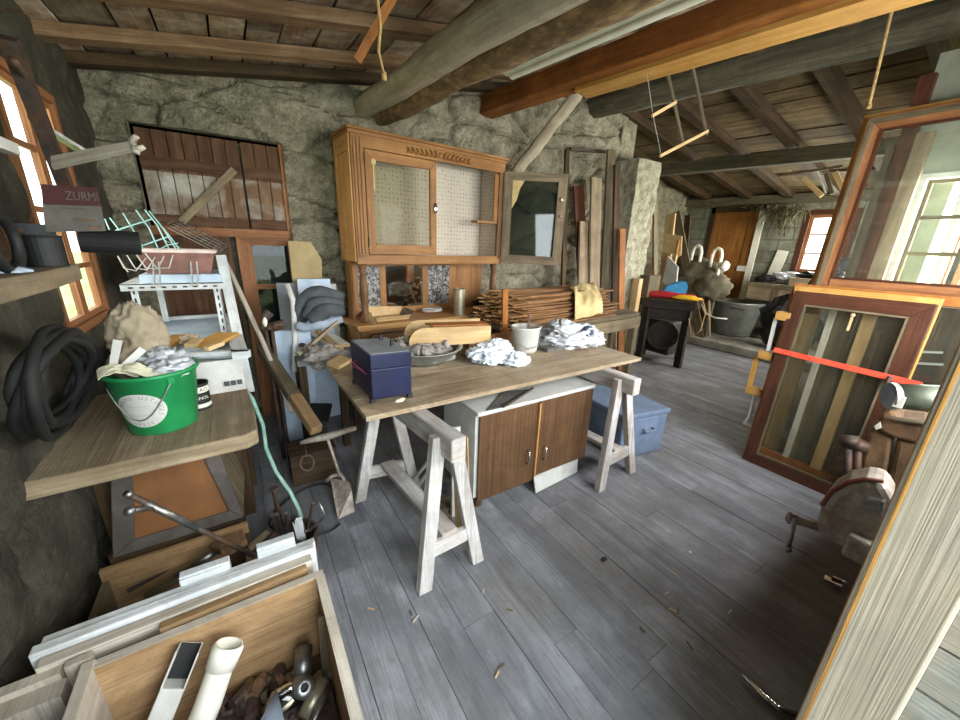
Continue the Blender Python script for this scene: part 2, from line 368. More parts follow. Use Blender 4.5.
        if caps and not closed:
            for base, rev in ((b, True), (b + (m - 1) * n, False)):
                idx = [base + k for k in range(n)]
                if rev: idx = idx[::-1]
                s.f.append(idx); s.uv.append([(s.v[q].x + o[0], s.v[q].z + s.v[q].y + o[1]) for q in idx]); s.t.append(ti); s.mi.append(mi)
        return s
    def lathe(s, prof, c=(0, 0, 0), n=28, axis=(0, 0, 1), mi=0, sq=(1, 1)):
        """profile of (radius, height) revolved; closed ends when radius is 0"""
        c = Vector(c); Z = Vector(axis).normalized(); A = Z.orthogonal().normalized() if abs(Z.z) < 0.99 else Vector((1, 0, 0)); B = Z.cross(A)
        o, ti = s._new(); b = len(s.v)
        for r, h in prof:
            for k in range(n):
                a = 6.28318 * k / n; s.v.append(c + Z * h + A * (r * math.cos(a) * sq[0]) + B * (r * math.sin(a) * sq[1]))
        d = 0
        for i in range(len(prof) - 1):
            d2 = d + math.hypot(prof[i + 1][0] - prof[i][0], prof[i + 1][1] - prof[i][1])
            for k in range(n):
                k2 = (k + 1) % n; s.f.append([b + i * n + k, b + i * n + k2, b + (i + 1) * n + k2, b + (i + 1) * n + k])
                R = max(prof[i][0], 0.02); u0 = 6.283 * k / n * R; u1 = 6.283 * (k + 1) / n * R
                s.uv.append([(d + o[0], u0 + o[1]), (d + o[0], u1 + o[1]), (d2 + o[0], u1 + o[1]), (d2 + o[0], u0 + o[1])]); s.t.append(ti); s.mi.append(mi)
            d = d2
        return s
    def blob(s, c, rad, amp=0.2, fq=3.0, nu=28, nv=16, seed=0, mi=0, ridge=False, flat=None, rot=0.0):
        c = Vector(c); o, ti = s._new(); b = len(s.v); cr, sr = math.cos(rot), math.sin(rot)
        for j in range(nv + 1):
            th = math.pi * j / nv
            for i in range(nu):
                ph = 6.28318 * i / nu
                q = Vector((math.sin(th) * math.cos(ph), math.sin(th) * math.sin(ph), math.cos(th)))
                h = noise.fractal(q * fq + Vector((seed * 3.1, seed, 0)), 0.8, 2.0, 4)
                if ridge: h = 0.5 - abs(h) * 1.6
                q2 = q * (1 + amp * h); x, y, z = q2.x * rad[0], q2.y * rad[1], q2.z * rad[2]
                if flat is not None: z = max(z, flat)
                s.v.append(c + Vector((x * cr - y * sr, x * sr + y * cr, z)))
        for j in range(nv):
            for i in range(nu):
                i2 = (i + 1) % nu; s.f.append([b + j * nu + i, b + (j + 1) * nu + i, b + (j + 1) * nu + i2, b + j * nu + i2])
                s.uv.append([(0.02 * i + o[0], 0.02 * j), (0.02 * i + o[0], 0.02 * j + .02), (0.02 * i + .02 + o[0], 0.02 * j + .02), (0.02 * i + .02 + o[0], 0.02 * j)]); s.t.append(ti); s.mi.append(mi)
        return s
    def sheet(s, fn, nu, nv, th=0.0, mi=0):
        """surface fn(u,v), u and v from 0 to 1; th > 0 gives it a second side"""
        o, ti = s._new()
        P = [[Vector(fn(i / nu, j / nv)) for i in range(nu + 1)] for j in range(nv + 1)]
        def emit(Q, flip):
            b = len(s.v); w_ = nu + 1
            for row in Q: s.v.extend(row)
            for j in range(nv):
                for i in range(nu):
                    q = [b + j * w_ + i, b + j * w_ + i + 1, b + (j + 1) * w_ + i + 1, b + (j + 1) * w_ + i]
                    uvq = [(i * .03, j * .03), (i * .03 + .03, j * .03), (i * .03 + .03, j * .03 + .03), (i * .03, j * .03 + .03)]
                    if flip: q = q[::-1]; uvq = uvq[::-1]
                    s.f.append(q); s.uv.append([(a + o[0], c_ + o[1]) for a, c_ in uvq]); s.t.append(ti); s.mi.append(mi)
        emit(P, False)
        if th:
            Q = []
            for j in range(nv + 1):
                row = []
                for i in range(nu + 1):
                    du = P[j][min(i + 1, nu)] - P[j][max(i - 1, 0)]; dv = P[min(j + 1, nv)][i] - P[max(j - 1, 0)][i]
                    row.append(P[j][i] - du.cross(dv).normalized() * th)
                Q.append(row)
            emit(Q, True)
            b = len(s.v) - 2 * (nu + 1) * (nv + 1); w_ = nu + 1; tot = w_ * (nv + 1)
            rim = [(j * w_, (j + 1) * w_) for j in range(nv)] + [(j * w_ + nu, (j + 1) * w_ + nu) for j in range(nv)] + [(i, i + 1) for i in range(nu)] + [(nv * w_ + i, nv * w_ + i + 1) for i in range(nu)]
            for a, c_ in rim:
                s.f.append([b + a, b + c_, b + tot + c_, b + tot + a]); s.uv.append([(0, 0), (.03, 0), (.03, .03), (0, .03)]); s.t.append(ti); s.mi.append(mi)
        return s
    def build(s, name, mat, parent=None, smooth=False, bevel=0.0, sub=0):
        me = bpy.data.meshes.new(name)
        if parent is not None: org = parent['_org'] if '_org' in parent else (0, 0, 0); org = Vector(org)
        else:
            xs = [p.x for p in s.v]; ys = [p.y for p in s.v]; zs = [p.z for p in s.v]
            org = Vector(((min(xs) + max(xs)) / 2, (min(ys) + max(ys)) / 2, min(zs)))
        me.from_pydata([p - org for p in s.v], [], s.f)
        uvl = me.uv_layers.new(name='UVMap'); fl = [c_ for q in s.uv for uvp in q for c_ in uvp]
        uvl.data.foreach_set('uv', fl)
        at = me.attributes.new('tint', 'FLOAT', 'FACE'); at.data.foreach_set('value', s.t)
        for m in (mat if isinstance(mat, (list, tuple)) else [mat]): me.materials.append(M[m] if isinstance(m, str) else m)
        me.polygons.foreach_set('material_index', s.mi)
        if smooth: me.polygons.foreach_set('use_smooth', [True] * len(me.polygons))
        bm = bmesh.new(); bm.from_mesh(me); bmesh.ops.recalc_face_normals(bm, faces=bm.faces); bm.to_mesh(me); bm.free()
        me.update()
        o = bpy.data.objects.new(name, me); C.objects.link(o)
        if parent is not None: o.parent = parent
        else: o.location = org
        o['_org'] = tuple(org)
        if bevel:
            md = o.modifiers.new('bevel', 'BEVEL'); md.width = bevel; md.segments = 2; md.limit_method = 'ANGLE'; md.angle_limit = 0.7
        if sub:
            md = o.modifiers.new('sub', 'SUBSURF'); md.levels = sub; md.render_levels = sub
        return o
def tag(o, label, cat, group=None):
    o['label'] = label; o['category'] = cat
    if group: o['group'] = group
    return o
def thing(name, label, cat, loc=(0, 0, 0), group=None):
    o = bpy.data.objects.new(name, None); C.objects.link(o); o.location = loc; o.empty_display_size = 0.05
    o['_org'] = tuple(loc); return tag(o, label, cat, group)
def struct(o): o['kind'] = 'structure'; return o
def text_mb(mb, txt, size, fn, depth=0.001, mi=0):
    """letters laid on a surface: fn(x, y) -> point"""
    cu = bpy.data.curves.new('lettering', 'FONT'); cu.body = txt; cu.size = size; cu.align_x = 'CENTER'; cu.align_y = 'CENTER'; cu.resolution_u = 2
    ob = bpy.data.objects.new('lettering', cu); C.objects.link(ob)
    dg = bpy.context.evaluated_depsgraph_get(); me = ob.evaluated_get(dg).to_mesh()
    b = len(mb.v)
    mb.v += [Vector(fn(v.co.x, v.co.y)) for v in me.vertices]
    for p in me.polygons:
        mb.f.append([b + i for i in p.vertices]); mb.uv.append([(0, 0)] * len(p.vertices)); mb.t.append(0.5); mb.mi.append(mi)
    ob.evaluated_get(dg).to_mesh_clear(); bpy.data.objects.remove(ob); bpy.data.curves.remove(cu)
def frame4(mb, a, b, c, d, wd, th, back, mi=0):
    """four-sided frame in the plane a-b-c-d (a bottom left, b bottom right, c top right, d top left), rails of width wd, depth th along back"""
    a, b, c, d = map(Vector, (a, b, c, d)); t = Vector(back).normalized() * th
    ws = wd if isinstance(wd, (list, tuple)) else [wd] * 4      # bottom, right, top, left
    U = (b - a).normalized(); V = (d - a).normalized()
    ia = a + U * ws[3] + V * ws[0]; ib = b - U * ws[1] + V * ws[0]; ic = c - U * ws[1] - V * ws[2]; id_ = d + U * ws[3] - V * ws[2]
    for q, L in (((a, b, ib, ia), U), ((d, id_, ic, c), U), ((a, ia, id_, d), V), ((b, c, ic, ib), V)):
        mb.prism(q, t, mi, L)
    return ia, ib, ic, id_

# ================================================================ SETTING
def zl(x, y): return 2.47 + 0.165 * (x + 0.6) + 0.05 * (y - 3.5)
def zr(x, y): return 3.24 - 0.17 * (x - 4.0) + 0.05 * (y - 3.5)
YB = 3.56          # inner face of the back wall
XL = -0.66         # inner face of the left wall

# floor boards run away from the doorway
m = MB(); x = -1.1; random.seed(3)
while x < 8.9:
    wd = random.uniform(0.11, 0.16); y = -2.0
    while y < 5.2:
        y2 = min(y + random.uniform(1.6, 4.0), 5.2)
        if not (x < XL - 0.3 and False):
            dz = random.uniform(-0.004, 0.0)
            m.box((x, y, -0.04), (x + wd - 0.0016, y2 - 0.0015, dz), grain=1)
        y = y2
    x += wd
struct(m.build('floor', 'floor', bevel=0.0012))
m = MB(); m.box((-1.2, -2.1, -0.12), (8.95, 5.3, -0.042))
struct(m.build('floor_subfloor', 'darkwood'))
m = MB(); N = 26
m.prism([(6.45, 0.8, 0), (8.25, 0.8, 0), (8.25, 4.75, 0), (6.6, 4.75, 0)] , (0, 0, 0.14))
struct(m.build('floor_step', 'concrete', bevel=0.02))

def wallgrid(name, P, U, V, N_, nu, nv, mat, amp, cell, holes=(), top=None, th=0.3, seed=0):
    """rough masonry: P corner, U along, V up, N_ inward normal; holes as (u0,u1,v0,v1) in metres"""
    m = MB(); P = Vector(P); U = Vector(U); V = Vector(V); N_ = Vector(N_); lu = U.length; lv = V.length; u_ = U / lu; v_ = V / lv
    def inhole(a, b):
        return any(h[0] < a < h[1] and h[2] < b < h[3] for h in holes)
    us = [lu * i / nu for i in range(nu + 1)]; vs = [lv * j / nv for j in range(nv + 1)]
    for h in holes:
        for arr, ks in ((us, h[:2]), (vs, h[2:])):
            for k in ks:
                i = min(range(len(arr)), key=lambda q: abs(arr[q] - k)); arr[i] = k
    idx = {}
    o, ti = m._new(); fr = (u_, v_, N_)
    for j, b in enumerate(vs):
        for i, a in enumerate(us):
            q = P + u_ * a + v_ * b
            s_ = Vector((a / cell[0] + seed, b / cell[1], 0.5)) + noise.noise_vector(Vector((a * 2.1, b * 2.1, seed))) * 0.22
            d, pts = noise.voronoi(s_)
            e = min((d[1] - d[0]) * 2.2, 1.0)
            h = amp * (e ** 0.5 - 0.75) - (amp * 0.9 * max(0.0, 1 - e / 0.22)) + amp * 0.55 * noise.fractal(q * 5.0, 0.9, 2.1, 5) + amp * 0.25 * noise.noise(q * 26)
            if top is not None: pass
            m.v.append(q + N_ * h)
    w_ = len(us)
    for j in range(len(vs) - 1):
        for i in range(w_ - 1):
            ca = (us[i] + us[i + 1]) / 2; cb = (vs[j] + vs[j + 1]) / 2
            if inhole(ca, cb): continue
            if top is not None and vs[j] > top(us[i]): continue
            m._face([j * w_ + i, j * w_ + i + 1, (j + 1) * w_ + i + 1, (j + 1) * w_ + i], fr, o, ti, 0)
    # reveals of the openings and the solid behind
    for h in holes:
        c = [P + u_ * a + v_ * b for a, b in ((h[0], h[2]), (h[1], h[2]), (h[1], h[3]), (h[0], h[3]))]
        for k in range(4):
            a, b = c[k], c[(k + 1) % 4]; bb = len(m.v)
            m.v += [a, b, b - N_ * th, a - N_ * th]; m._face([bb, bb + 1, bb + 2, bb + 3], ((b - a).normalized(), N_, (b - a).normalized().cross(N_)), o, ti, 0)
    us2 = sorted({0, lu} | {h[0] for h in holes} | {h[1] for h in holes}); vs2 = sorted({0, lv} | {h[2] for h in holes} | {h[3] for h in holes})
    for i in range(len(us2) - 1):
        for j in range(len(vs2) - 1):
            if inhole((us2[i] + us2[i + 1]) / 2, (vs2[j] + vs2[j + 1]) / 2): continue
            c = [P + u_ * a + v_ * b - N_ * (amp * 1.6) for a, b in ((us2[i], vs2[j]), (us2[i + 1], vs2[j]), (us2[i + 1], vs2[j + 1]), (us2[i], vs2[j + 1]))]
            m.hexa(c + [q - N_ * (th - amp * 1.6) for q in c], fr)
    return struct(m.build(name, mat, smooth=False))
# back wall with the shutter recess
wallgrid('wall_back', (-0.74, YB, 0), (5.14, 0, 0), (0, 0, 3.45), (0, -1, 0), 250, 150, 'stone', 0.045, (0.75, 0.26), [(0.26, 1.16, 0.0, 2.24)], th=0.4, seed=2)
# left wall with the window
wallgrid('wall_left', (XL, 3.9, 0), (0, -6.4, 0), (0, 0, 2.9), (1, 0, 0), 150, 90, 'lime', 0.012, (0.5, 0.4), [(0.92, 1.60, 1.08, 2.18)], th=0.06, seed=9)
# beyond the pillar, far wall, outer walls
wallgrid('wall_alcove', (4.35, 4.75, 0), (4.2, 0, 0), (0, 0, 3.2), (0, -1, 0), 80, 60, 'stone', 0.05, (0.5, 0.3), th=0.3, seed=5)
m = MB()
FX = 8.22
for (y0, y1, z0, z1) in ((4.22, 5.1, 0, 3.2), (3.36, 4.22, 2.34, 3.2), (2.72, 3.36, 0, 3.2), (2.0, 2.72, 0, 1.2), (2.0, 2.72, 2.28, 3.2), (0.5, 2.0, 0, 3.2)):
    m.box((FX, y0, z0), (FX + 0.3, y1, z1))
struct(m.build('wall_far', 'block'))
m = MB()
# partition that the window frames lean on, with its window opening, and the walls of the near side
PX = 3.78
for (y0, y1, z0, z1) in ((0.70, 0.80, 0, 2.75), (0.22, 0.70, 0, 1.33), (0.22, 0.70, 2.07, 2.75), (-0.2, 0.22, 0, 2.75)):
    m.box((PX, y0, z0), (PX + 0.22, y1, z1))
m.box((PX + 0.22, 0.58, 0), (4.9, 0.80, 2.75)); m.box((7.7, 0.58, 0), (FX + .1, 0.80, 2.75)); m.box((4.9, 0.58, 0), (7.7, 0.80, 1.1)); m.box((4.9, 0.58, 2.3), (7.7, 0.80, 2.75))  # side wall opening added to let the fill lamp into the alcove
struct(m.build('wall_right', 'tan'))
m = MB()
m.box((1.06, -0.42, 0), (1.45, -0.2, 2.8)); m.box((3.35, -0.42, 0), (PX + 0.22, -0.2, 3.1)); m.box((1.45, -0.42, 0), (3.35, -0.2, 1.15)); m.box((1.45, -0.42, 2.2), (3.35, -0.2, 3.1)); m.box((-1.1, -0.3, 0), (-0.25, -0.1, 2.8)); m.box((-0.55, -0.3, 2.14), (1.06, -0.1, 2.8))  # opening right of the doorway added to let the near fill lamp in
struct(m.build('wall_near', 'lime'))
m = MB(); m.box((4.35, 3.56, 0), (4.62, 4.8, 3.3)); struct(m.build('wall_alcove_return', 'stone'))
# rendered pillar
m = MB()
def pil(c0, c1, sd):
    c0 = Vector(c0)
    for (A_, B_, nn) in ((Vector((0, -0.42, 0)), c0 + Vector((0, 0.42, 0)), (-1, 0, 0)), (Vector((0.46, 0, 0)), c0, (0, -1, 0)), (Vector((0, 0.42, 0)), c0 + Vector((0.46, 0, 0)), (1, 0, 0))):
        m.sheet(lambda u, v: B_ + A_ * u + Vector((0, 0, 2.62 * v)) + Vector(nn) * (0.018 * noise.fractal((B_ + A_ * u + Vector((0, 0, 2.62 * v))) * 9, 0.8, 2, 4)), 14, 70)
    m.box(c0 + Vector((0.03, 0.03, 0)), c0 + Vector((0.43, 0.40, 2.6)))
pil((4.30, 3.22, 0), None, 1)
struct(m.build('pillar', 'pillar'))

# ---- roof: boards on battens on logs
def roof_boards(name, mat, zf, x0, x1, y0, y1, wmin, wmax, seed, gap=0.012):
    random.seed(seed); m = MB(); x = x0
    while x < x1:
        wd = random.uniform(wmin, wmax); y = y0 - random.uniform(0, 0.8)
        while y < y1:
            y2 = min(y + random.uniform(0.6, 2.2), y1); xe = min(x + wd - gap, x1); th = 0.025; o = random.uniform(0, 0.015)
            c = [(x, y, zf(x, y) + o), (xe, y, zf(xe, y) + o), (xe, y, zf(xe, y) + o + th), (x, y, zf(x, y) + o + th)]
            d = [(x, y2 - .004, zf(x, y2) + o), (xe, y2 - .004, zf(xe, y2) + o), (xe, y2 - .004, zf(xe, y2) + o + th), (x, y2 - .004, zf(x, y2) + o + th)]
            m.hexa(c + d, (Vector((0, 1, .05)).normalized(), Vector((1, 0, 0)), Vector((0, 0, 1))))
            y = y2
        x += wd
    return struct(m.build(name, mat))
roof_boards('ceiling_left', 'roofboard', lambda x, y: zl(x, y) + 0.055, -0.95, 4.05, -0.4, 3.75, 0.15, 0.24, 11)
roof_boards('ceiling_right', 'roofboard_r', lambda x, y: zr(x, y) + 0.05, 4.0, 8.6, 0.3, 5.1, 0.2, 0.3, 12, 0.02)
m = MB()
m.hexa([(-1.1, -0.5, zl(-1.1, -.5) + .12), (4.02, -0.5, zl(4.02, -.5) + .12), (4.02, 3.9, zl(4.02, 3.9) + .12), (-1.1, 3.9, zl(-1.1, 3.9) + .12)] + [(-1.1, -0.5, zl(-1.1, -.5) + .16), (4.02, -0.5, zl(4.02, -.5) + .16), (4.02, 3.9, zl(4.02, 3.9) + .16), (-1.1, 3.9, zl(-1.1, 3.9) + .16)])
m.hexa([(4.0, -0.5, zr(4, -.5) + .12), (8.8, -0.5, zr(8.8, -.5) + .12), (8.8, 5.2, zr(8.8, 5.2) + .12), (4.0, 5.2, zr(4, 5.2) + .12)] + [(4.0, -0.5, zr(4, -.5) + .16), (8.8, -0.5, zr(8.8, -.5) + .16), (8.8, 5.2, zr(8.8, 5.2) + .16), (4.0, 5.2, zr(4, 5.2) + .16)])
struct(m.build('roof_covering', 'darkwood'))
random.seed(5)
for y, h, wd, mt in ((0.72, .06, .1, 'batten'), (1.29, .06, .1, 'batten'), (1.86, .06, .09, 'batten'), (2.42, .06, .09, 'batten'), (3.0, .06, .09, 'batten'), (3.42, .06, .1, 'darkwood')):
    m = MB(); x0, x1 = -0.72, 3.9
    m.hexa([(x0, y - wd / 2, zl(x0, y) - h * .1), (x0, y + wd / 2, zl(x0, y) - h * .1), (x0, y + wd / 2, zl(x0, y) + .055), (x0, y - wd / 2, zl(x0, y) + .055),
            (x1, y - wd / 2, zl(x1, y) - h * .1), (x1, y + wd / 2, zl(x1, y) - h * .1), (x1, y + wd / 2, zl(x1, y) + .055), (x1, y - wd / 2, zl(x1, y) + .055)])
    struct(m.build('ceiling_batten', mt))
for y in (0.95, 1.6, 2.25, 2.9, 3.55, 4.3):
    m = MB(); x0, x1 = 3.95, 8.5
    m.bar((x0, y, zr(x0, y) - 0.0), (x1, y + 0.05, zr(x1, y) - 0.0), .11, .1)
    struct(m.build('ceiling_rafter', 'darkwood'))
DV = Vector((-0.05, 1, 0.05))
def beamline(px, py, y0, ya, yb):
    p = ony(px, py, y0); return p + DV * (ya - y0), p + DV * (yb - y0)
def logtube(name, px, py, r0, r1, mat, wob, ya=0.15, yb=3.75, seed=0):
    a, b = beamline(px, py, 3.5, ya, yb); m = MB()
    pts = []; rr = []
    for i in range(29):
        t = i / 28; p = a.lerp(b, t) + Vector((noise.noise(Vector((t * 3, seed, 0))) * .03, 0, noise.noise(Vector((t * 3, seed, 7))) * .02)); pts.append(p); rr.append(r0 + (r1 - r0) * t)
    m.tube(pts, rr, 20, wob=wob, seed=seed); return struct(m.build(name, mat, smooth=True))
logtube('ceiling_log_smooth', 367, 104, 0.088, 0.088, 'log', 0.10, seed=1)
logtube('ceiling_log_bark', 384, 113, 0.085, 0.082, 'bark', 0.22, seed=4)
a, b = beamline(490, 106, 3.5, 0.15, 3.75); m = MB(); m.bar(a, b, 0.16, 0.17, (0.15, 0, 1)); struct(m.build('ceiling_beam_orange', 'orange', bevel=0.012))
a, b = beamline(494, 119, 3.5, 0.15, 2.4); m = MB(); m.bar(a, b, 0.15, 0.035, (0.1, 0, 1)); struct(m.build('ceiling_beam_strip', 'yellow'))
a, b = beamline(600, 105, 3.5, 0.15, 4.0); m = MB()
m.tube([a.lerp(b, i / 20) for i in range(21)], 0.135, 10, wob=0.18, seed=3); struct(m.build('ceiling_beam_grey', 'greybeam', smooth=True))
a = onx(655, 171, 5.9); b = onx(868, 149, 5.9); d = (b - a) * 0.3
m = MB(); m.bar(a, b + d, 0.13, 0.16); struct(m.build('ceiling_purlin', 'greybeam', bevel=0.01))
m = MB(); m.bar((8.12, 0.8, 2.42), (8.12, 4.75, 2.50), 0.14, 0.14); struct(m.build('ceiling_wall_plate', 'greybeam'))
m = MB(); m.bar((7.2, 0.8, 2.62), (7.2, 4.75, 2.9), 0.1, 0.1); struct(m.build('ceiling_purlin_far', 'darkwood'))

# ---- windows
def casement(par, y0, y1, z0, z1, x, bars, mat, wd=0.04, th=0.035, glassm='winglass'):
    m = MB(); ia, ib, ic, id_ = frame4(m, (x, y0, z0), (x, y1, z0), (x, y1, z1), (x, y0, z1), wd, th, (-1, 0, 0))
    for k in range(1, bars + 1):
        z = z0 + (z1 - z0) * k / (bars + 1); m.box((x - th * .8, y0 + wd, z - .012), (x - .005, y1 - wd, z + .012))
    s_ = m.build('sash', mat, par)
    g = MB(); g.quadplate((x - th * .5, y0 + wd, z0 + wd), (x - th * .5, y1 - wd, z0 + wd), (x - th * .5, y1 - wd, z1 - wd), (x - th * .5, y0 + wd, z1 - wd), 0.004); p_ = g.build('pane', glassm, s_)
    return s_
def wroot(name, loc):
    o = bpy.data.objects.new(name, None); C.objects.link(o); o.location = loc; o['_org'] = tuple(loc); o['kind'] = 'structure'; return o
w1 = wroot('window_1', (XL - 0.06, 2.5, 1.1))
m = MB(); frame4(m, (XL - 0.0, 2.30, 1.08), (XL - 0.0, 2.98, 1.08), (XL - 0.0, 2.98, 2.18), (XL - 0.0, 2.30, 2.18), 0.04, 0.05, (-1, 0, 0)); m.build('window_frame', 'redwood', w1)
casement(w1, 2.34, 2.635, 1.12, 2.14, XL - 0.015, 3, 'redwood', .03, .025); casement(w1, 2.645, 2.94, 1.12, 2.14, XL - 0.015, 3, 'redwood', .03, .025)
w2 = wroot('window_2', (FX, 2.36, 1.2))
m = MB(); frame4(m, (FX - .01, 2.0, 1.20), (FX - .01, 2.72, 1.20), (FX - .01, 2.72, 2.28), (FX - .01, 2.0, 2.28), 0.08, 0.12, (1, 0, 0)); m.build('window_frame', 'mahog', w2)
casement(w2, 2.08, 2.64, 1.28, 2.20, FX + 0.08, 2, 'redwood', 0.05)
w3 = wroot('window_3', (PX, 0.46, 1.33))
m = MB(); frame4(m, (PX - .01, 0.22, 1.33), (PX - .01, 0.70, 1.33), (PX - .01, 0.70, 2.07), (PX - .01, 0.22, 2.07), 0.03, 0.1, (1, 0, 0)); m.build('window_frame', 'white', w3)
casement(w3, 0.25, 0.67, 1.36, 2.04, PX + 0.1, 2, 'greybrown', 0.02, 0.03)
w4 = wroot('added_near_window', (2.4, -.3, 1.15))  # unseen window, added to go with the near fill lamp
m = MB()
for k in range(3): frame4(m, (1.45 + .635 * k, -.3, 1.15), (2.08 + .635 * k, -.3, 1.15), (2.08 + .635 * k, -.3, 2.2), (1.45 + .635 * k, -.3, 2.2), .05, .05, (0, -1, 0))
m.build('window_frame', 'redwood', w4)
w5 = wroot('added_side_window', (6.3, .7, 1.1))  # hidden window, added to go with the side fill lamp
m = MB()
for k in range(3): frame4(m, (4.9 + .933 * k, .72, 1.1), (5.833 + .933 * k, .72, 1.1), (5.833 + .933 * k, .72, 2.3), (4.9 + .933 * k, .72, 2.3), .05, .05, (0, -1, 0))
m.build('window_frame', 'redwood', w5)
# ---- far door: two tall panels and a lock
d1 = wroot('door_1', (FX, 3.8, 0.14))
m = MB(); x = FX + 0.03; m.box((x, 3.40, .14), (x + .04, 4.18, 2.30), grain=2)
for z0, z1 in ((0.30, 1.18), (1.32, 2.16)):
    frame4(m, (x - .02, 3.52, z0), (x - .02, 4.06, z0), (x - .02, 4.06, z1), (x - .02, 3.52, z1), 0.03, 0.02, (1, 0, 0))
for y0, y1, z0, z1 in ((3.40, 3.52, .14, 2.3), (4.06, 4.18, .14, 2.3), (3.52, 4.06, .14, .3), (3.52, 4.06, 1.18, 1.32), (3.52, 4.06, 2.16, 2.3)): m.box((x - .025, y0, z0), (x, y1, z1))
m.build('door_leaf', 'doororange', d1)
m = MB(); m.box((x - .06, 3.41, 1.22), (x - .025, 3.56, 1.32)); m.build('lock_case', 'cream', d1)
m = MB(); m.box((FX - .03, 3.30, .14), (FX + .02, 3.40, 2.40)); m.build('white_jamb', 'cream', d1)
m = MB(); m.box((FX - .03, 4.18, .14), (FX + .02, 4.25, 2.40)); m.box((FX - .03, 3.30, 2.30), (FX + .02, 4.25, 2.40)); m.build('door_frame', 'darkwood', d1)

# ---- old double shutters in the recess of the back wall
s1 = wroot('door_2', (-0.03, YB + 0.1, 0)); YS = YB + 0.06
def shutter(x0, x1, seed):
    random.seed(seed); m = MB(); n = max(2, round((x1 - x0) / 0.09)); wd = (x1 - x0) / n
    for k in range(n):
        for z0, z1, mi in ((1.60, 1.68, 0), (1.68, 1.96, 1), (1.96, 2.22, 0)):
            m.box((x0 + k * wd, YS, z0), (x0 + (k + 1) * wd - .006, YS + .03, z1), mi, grain=2)
    lf = m.build('shutter_leaf', ['shutter', 'shutter_peel'], s1)
    m = MB(); m.box((x0, YS - .022, 1.98), (x1 - .005, YS, 2.05)); m.box((x0, YS - .022, 1.61), (x1 - .005, YS, 1.67)); m.build('ledge', 'shutter', lf)
    return lf
l1 = shutter(-0.46, 0.13, 3)
m = MB(); m.bar((-0.30, YS - .03, 1.63), (0.08, YS - .03, 2.02), .02, .05, (1, 0, 0.9)); m.build('brace', 'plank', l1)
l2 = shutter(0.14, 0.40, 4)
m = MB(); m.box((-0.48, YS - .03, 1.54), (0.42, YS + .08, 1.60)); m.box((0.395, YS - .03, 1.6), (0.425, YS + .05, 2.24)); m.build('transom', 'redwood', s1)
m = MB(); m.box((-0.48, YS, 0), (-0.02, YS + .04, 1.54)); m.build('lower_panel', 'shutter', s1)
m = MB(); fr_ = frame4(m, (0.02, YS - .01, 0.5), (0.42, YS - .01, 0.5), (0.42, YS - .01, 1.54), (0.02, YS - .01, 1.54), [.12, .04, .06, .1], .05, (0, 1, 0)); m.box((.12, YS - .012, 1.13), (.38, YS + .03, 1.17)); m.box((0.02, YS, 0), (0.42, YS + .04, .5)); gl_ = m.build('glazed_leaf', 'redwood', s1)
m = MB(); m.quadplate((.12, YS + .02, .62), (.38, YS + .02, .62), (.38, YS + .02, 1.48), (.12, YS + .02, 1.48), .005); m.build('pane', 'darkglass', gl_)
m = MB(); m.box((-0.5, YB + 0.25, 0), (0.45, YB + 0.3, 2.3)); struct(m.build('wall_recess_back', 'stone'))

# ---- the doorway the picture is taken from: jamb post, with siding behind
m = MB(); m.box((0.90, -0.045, -0.02), (1.06, 0.066, 2.2), 0, grain=2)
j = m.build('door_jamb', 'jamb', bevel=0.006); struct(j)
m = MB()
m.hexa([(0.899, 0.056, 0.0), (0.935, 0.069, 0.0), (0.935, 0.0675, 0), (0.9, 0.05, 0)] + [(0.899, 0.06, 2.1), (0.935, 0.069, 2.1), (0.935, 0.0675, 2.1), (0.9, 0.056, 2.1)]); struct(m.build('door_jamb_worn_edge', 'jambedge'))
m = MB(); random.seed(2)
for k in range(20):
    z = k * 0.11; m.box((0.985, -0.6, z), (1.01, -0.047, z + 0.105), grain=1)
struct(m.build('wall_entrance', 'siding', bevel=0.003))

# ---- outside
m = MB(); m.box((-40, -40, -0.6), (50, 50, -0.4)); o = m.build('ground', plain('meadow', '#7f9650', '#a8b878', 0.95, 0, 0.6, 0)); o['kind'] = 'structure'

# ================================================================ THINGS ON THE ROOF TIMBERS
V3 = Vector
# fluorescent batten lamp under the bark log
t = thing('fluorescent_lamp', 'long white fluorescent lamp fitting fixed beside the bark-covered log overhead', 'lamp', (1.5, 2.2, 2.5))
a = ony(505, 72, 2.15); b = a + DV * (-1.4)
m = MB(); m.bar(a, b, .042, .035, (0.3, 0, 1)); m.build('housing', 'lamp_white', t, bevel=.004)
s_ = V3((0.02, 0, -0.028)); m = MB(); m.bar(a + s_ + DV * -.03, b + s_ + DV * .03, .034, .026, (0.3, 0, 1)); m.build('diffuser', 'lamp_white', t, bevel=.01)
m = MB(); m.bar(a + V3((-.02, 0, .03)), a + V3((-.02, 0, .03)) + DV * -.2, .05, .04, (.3, 0, 1)); m.build('end_cap', 'cream', t, bevel=.003)
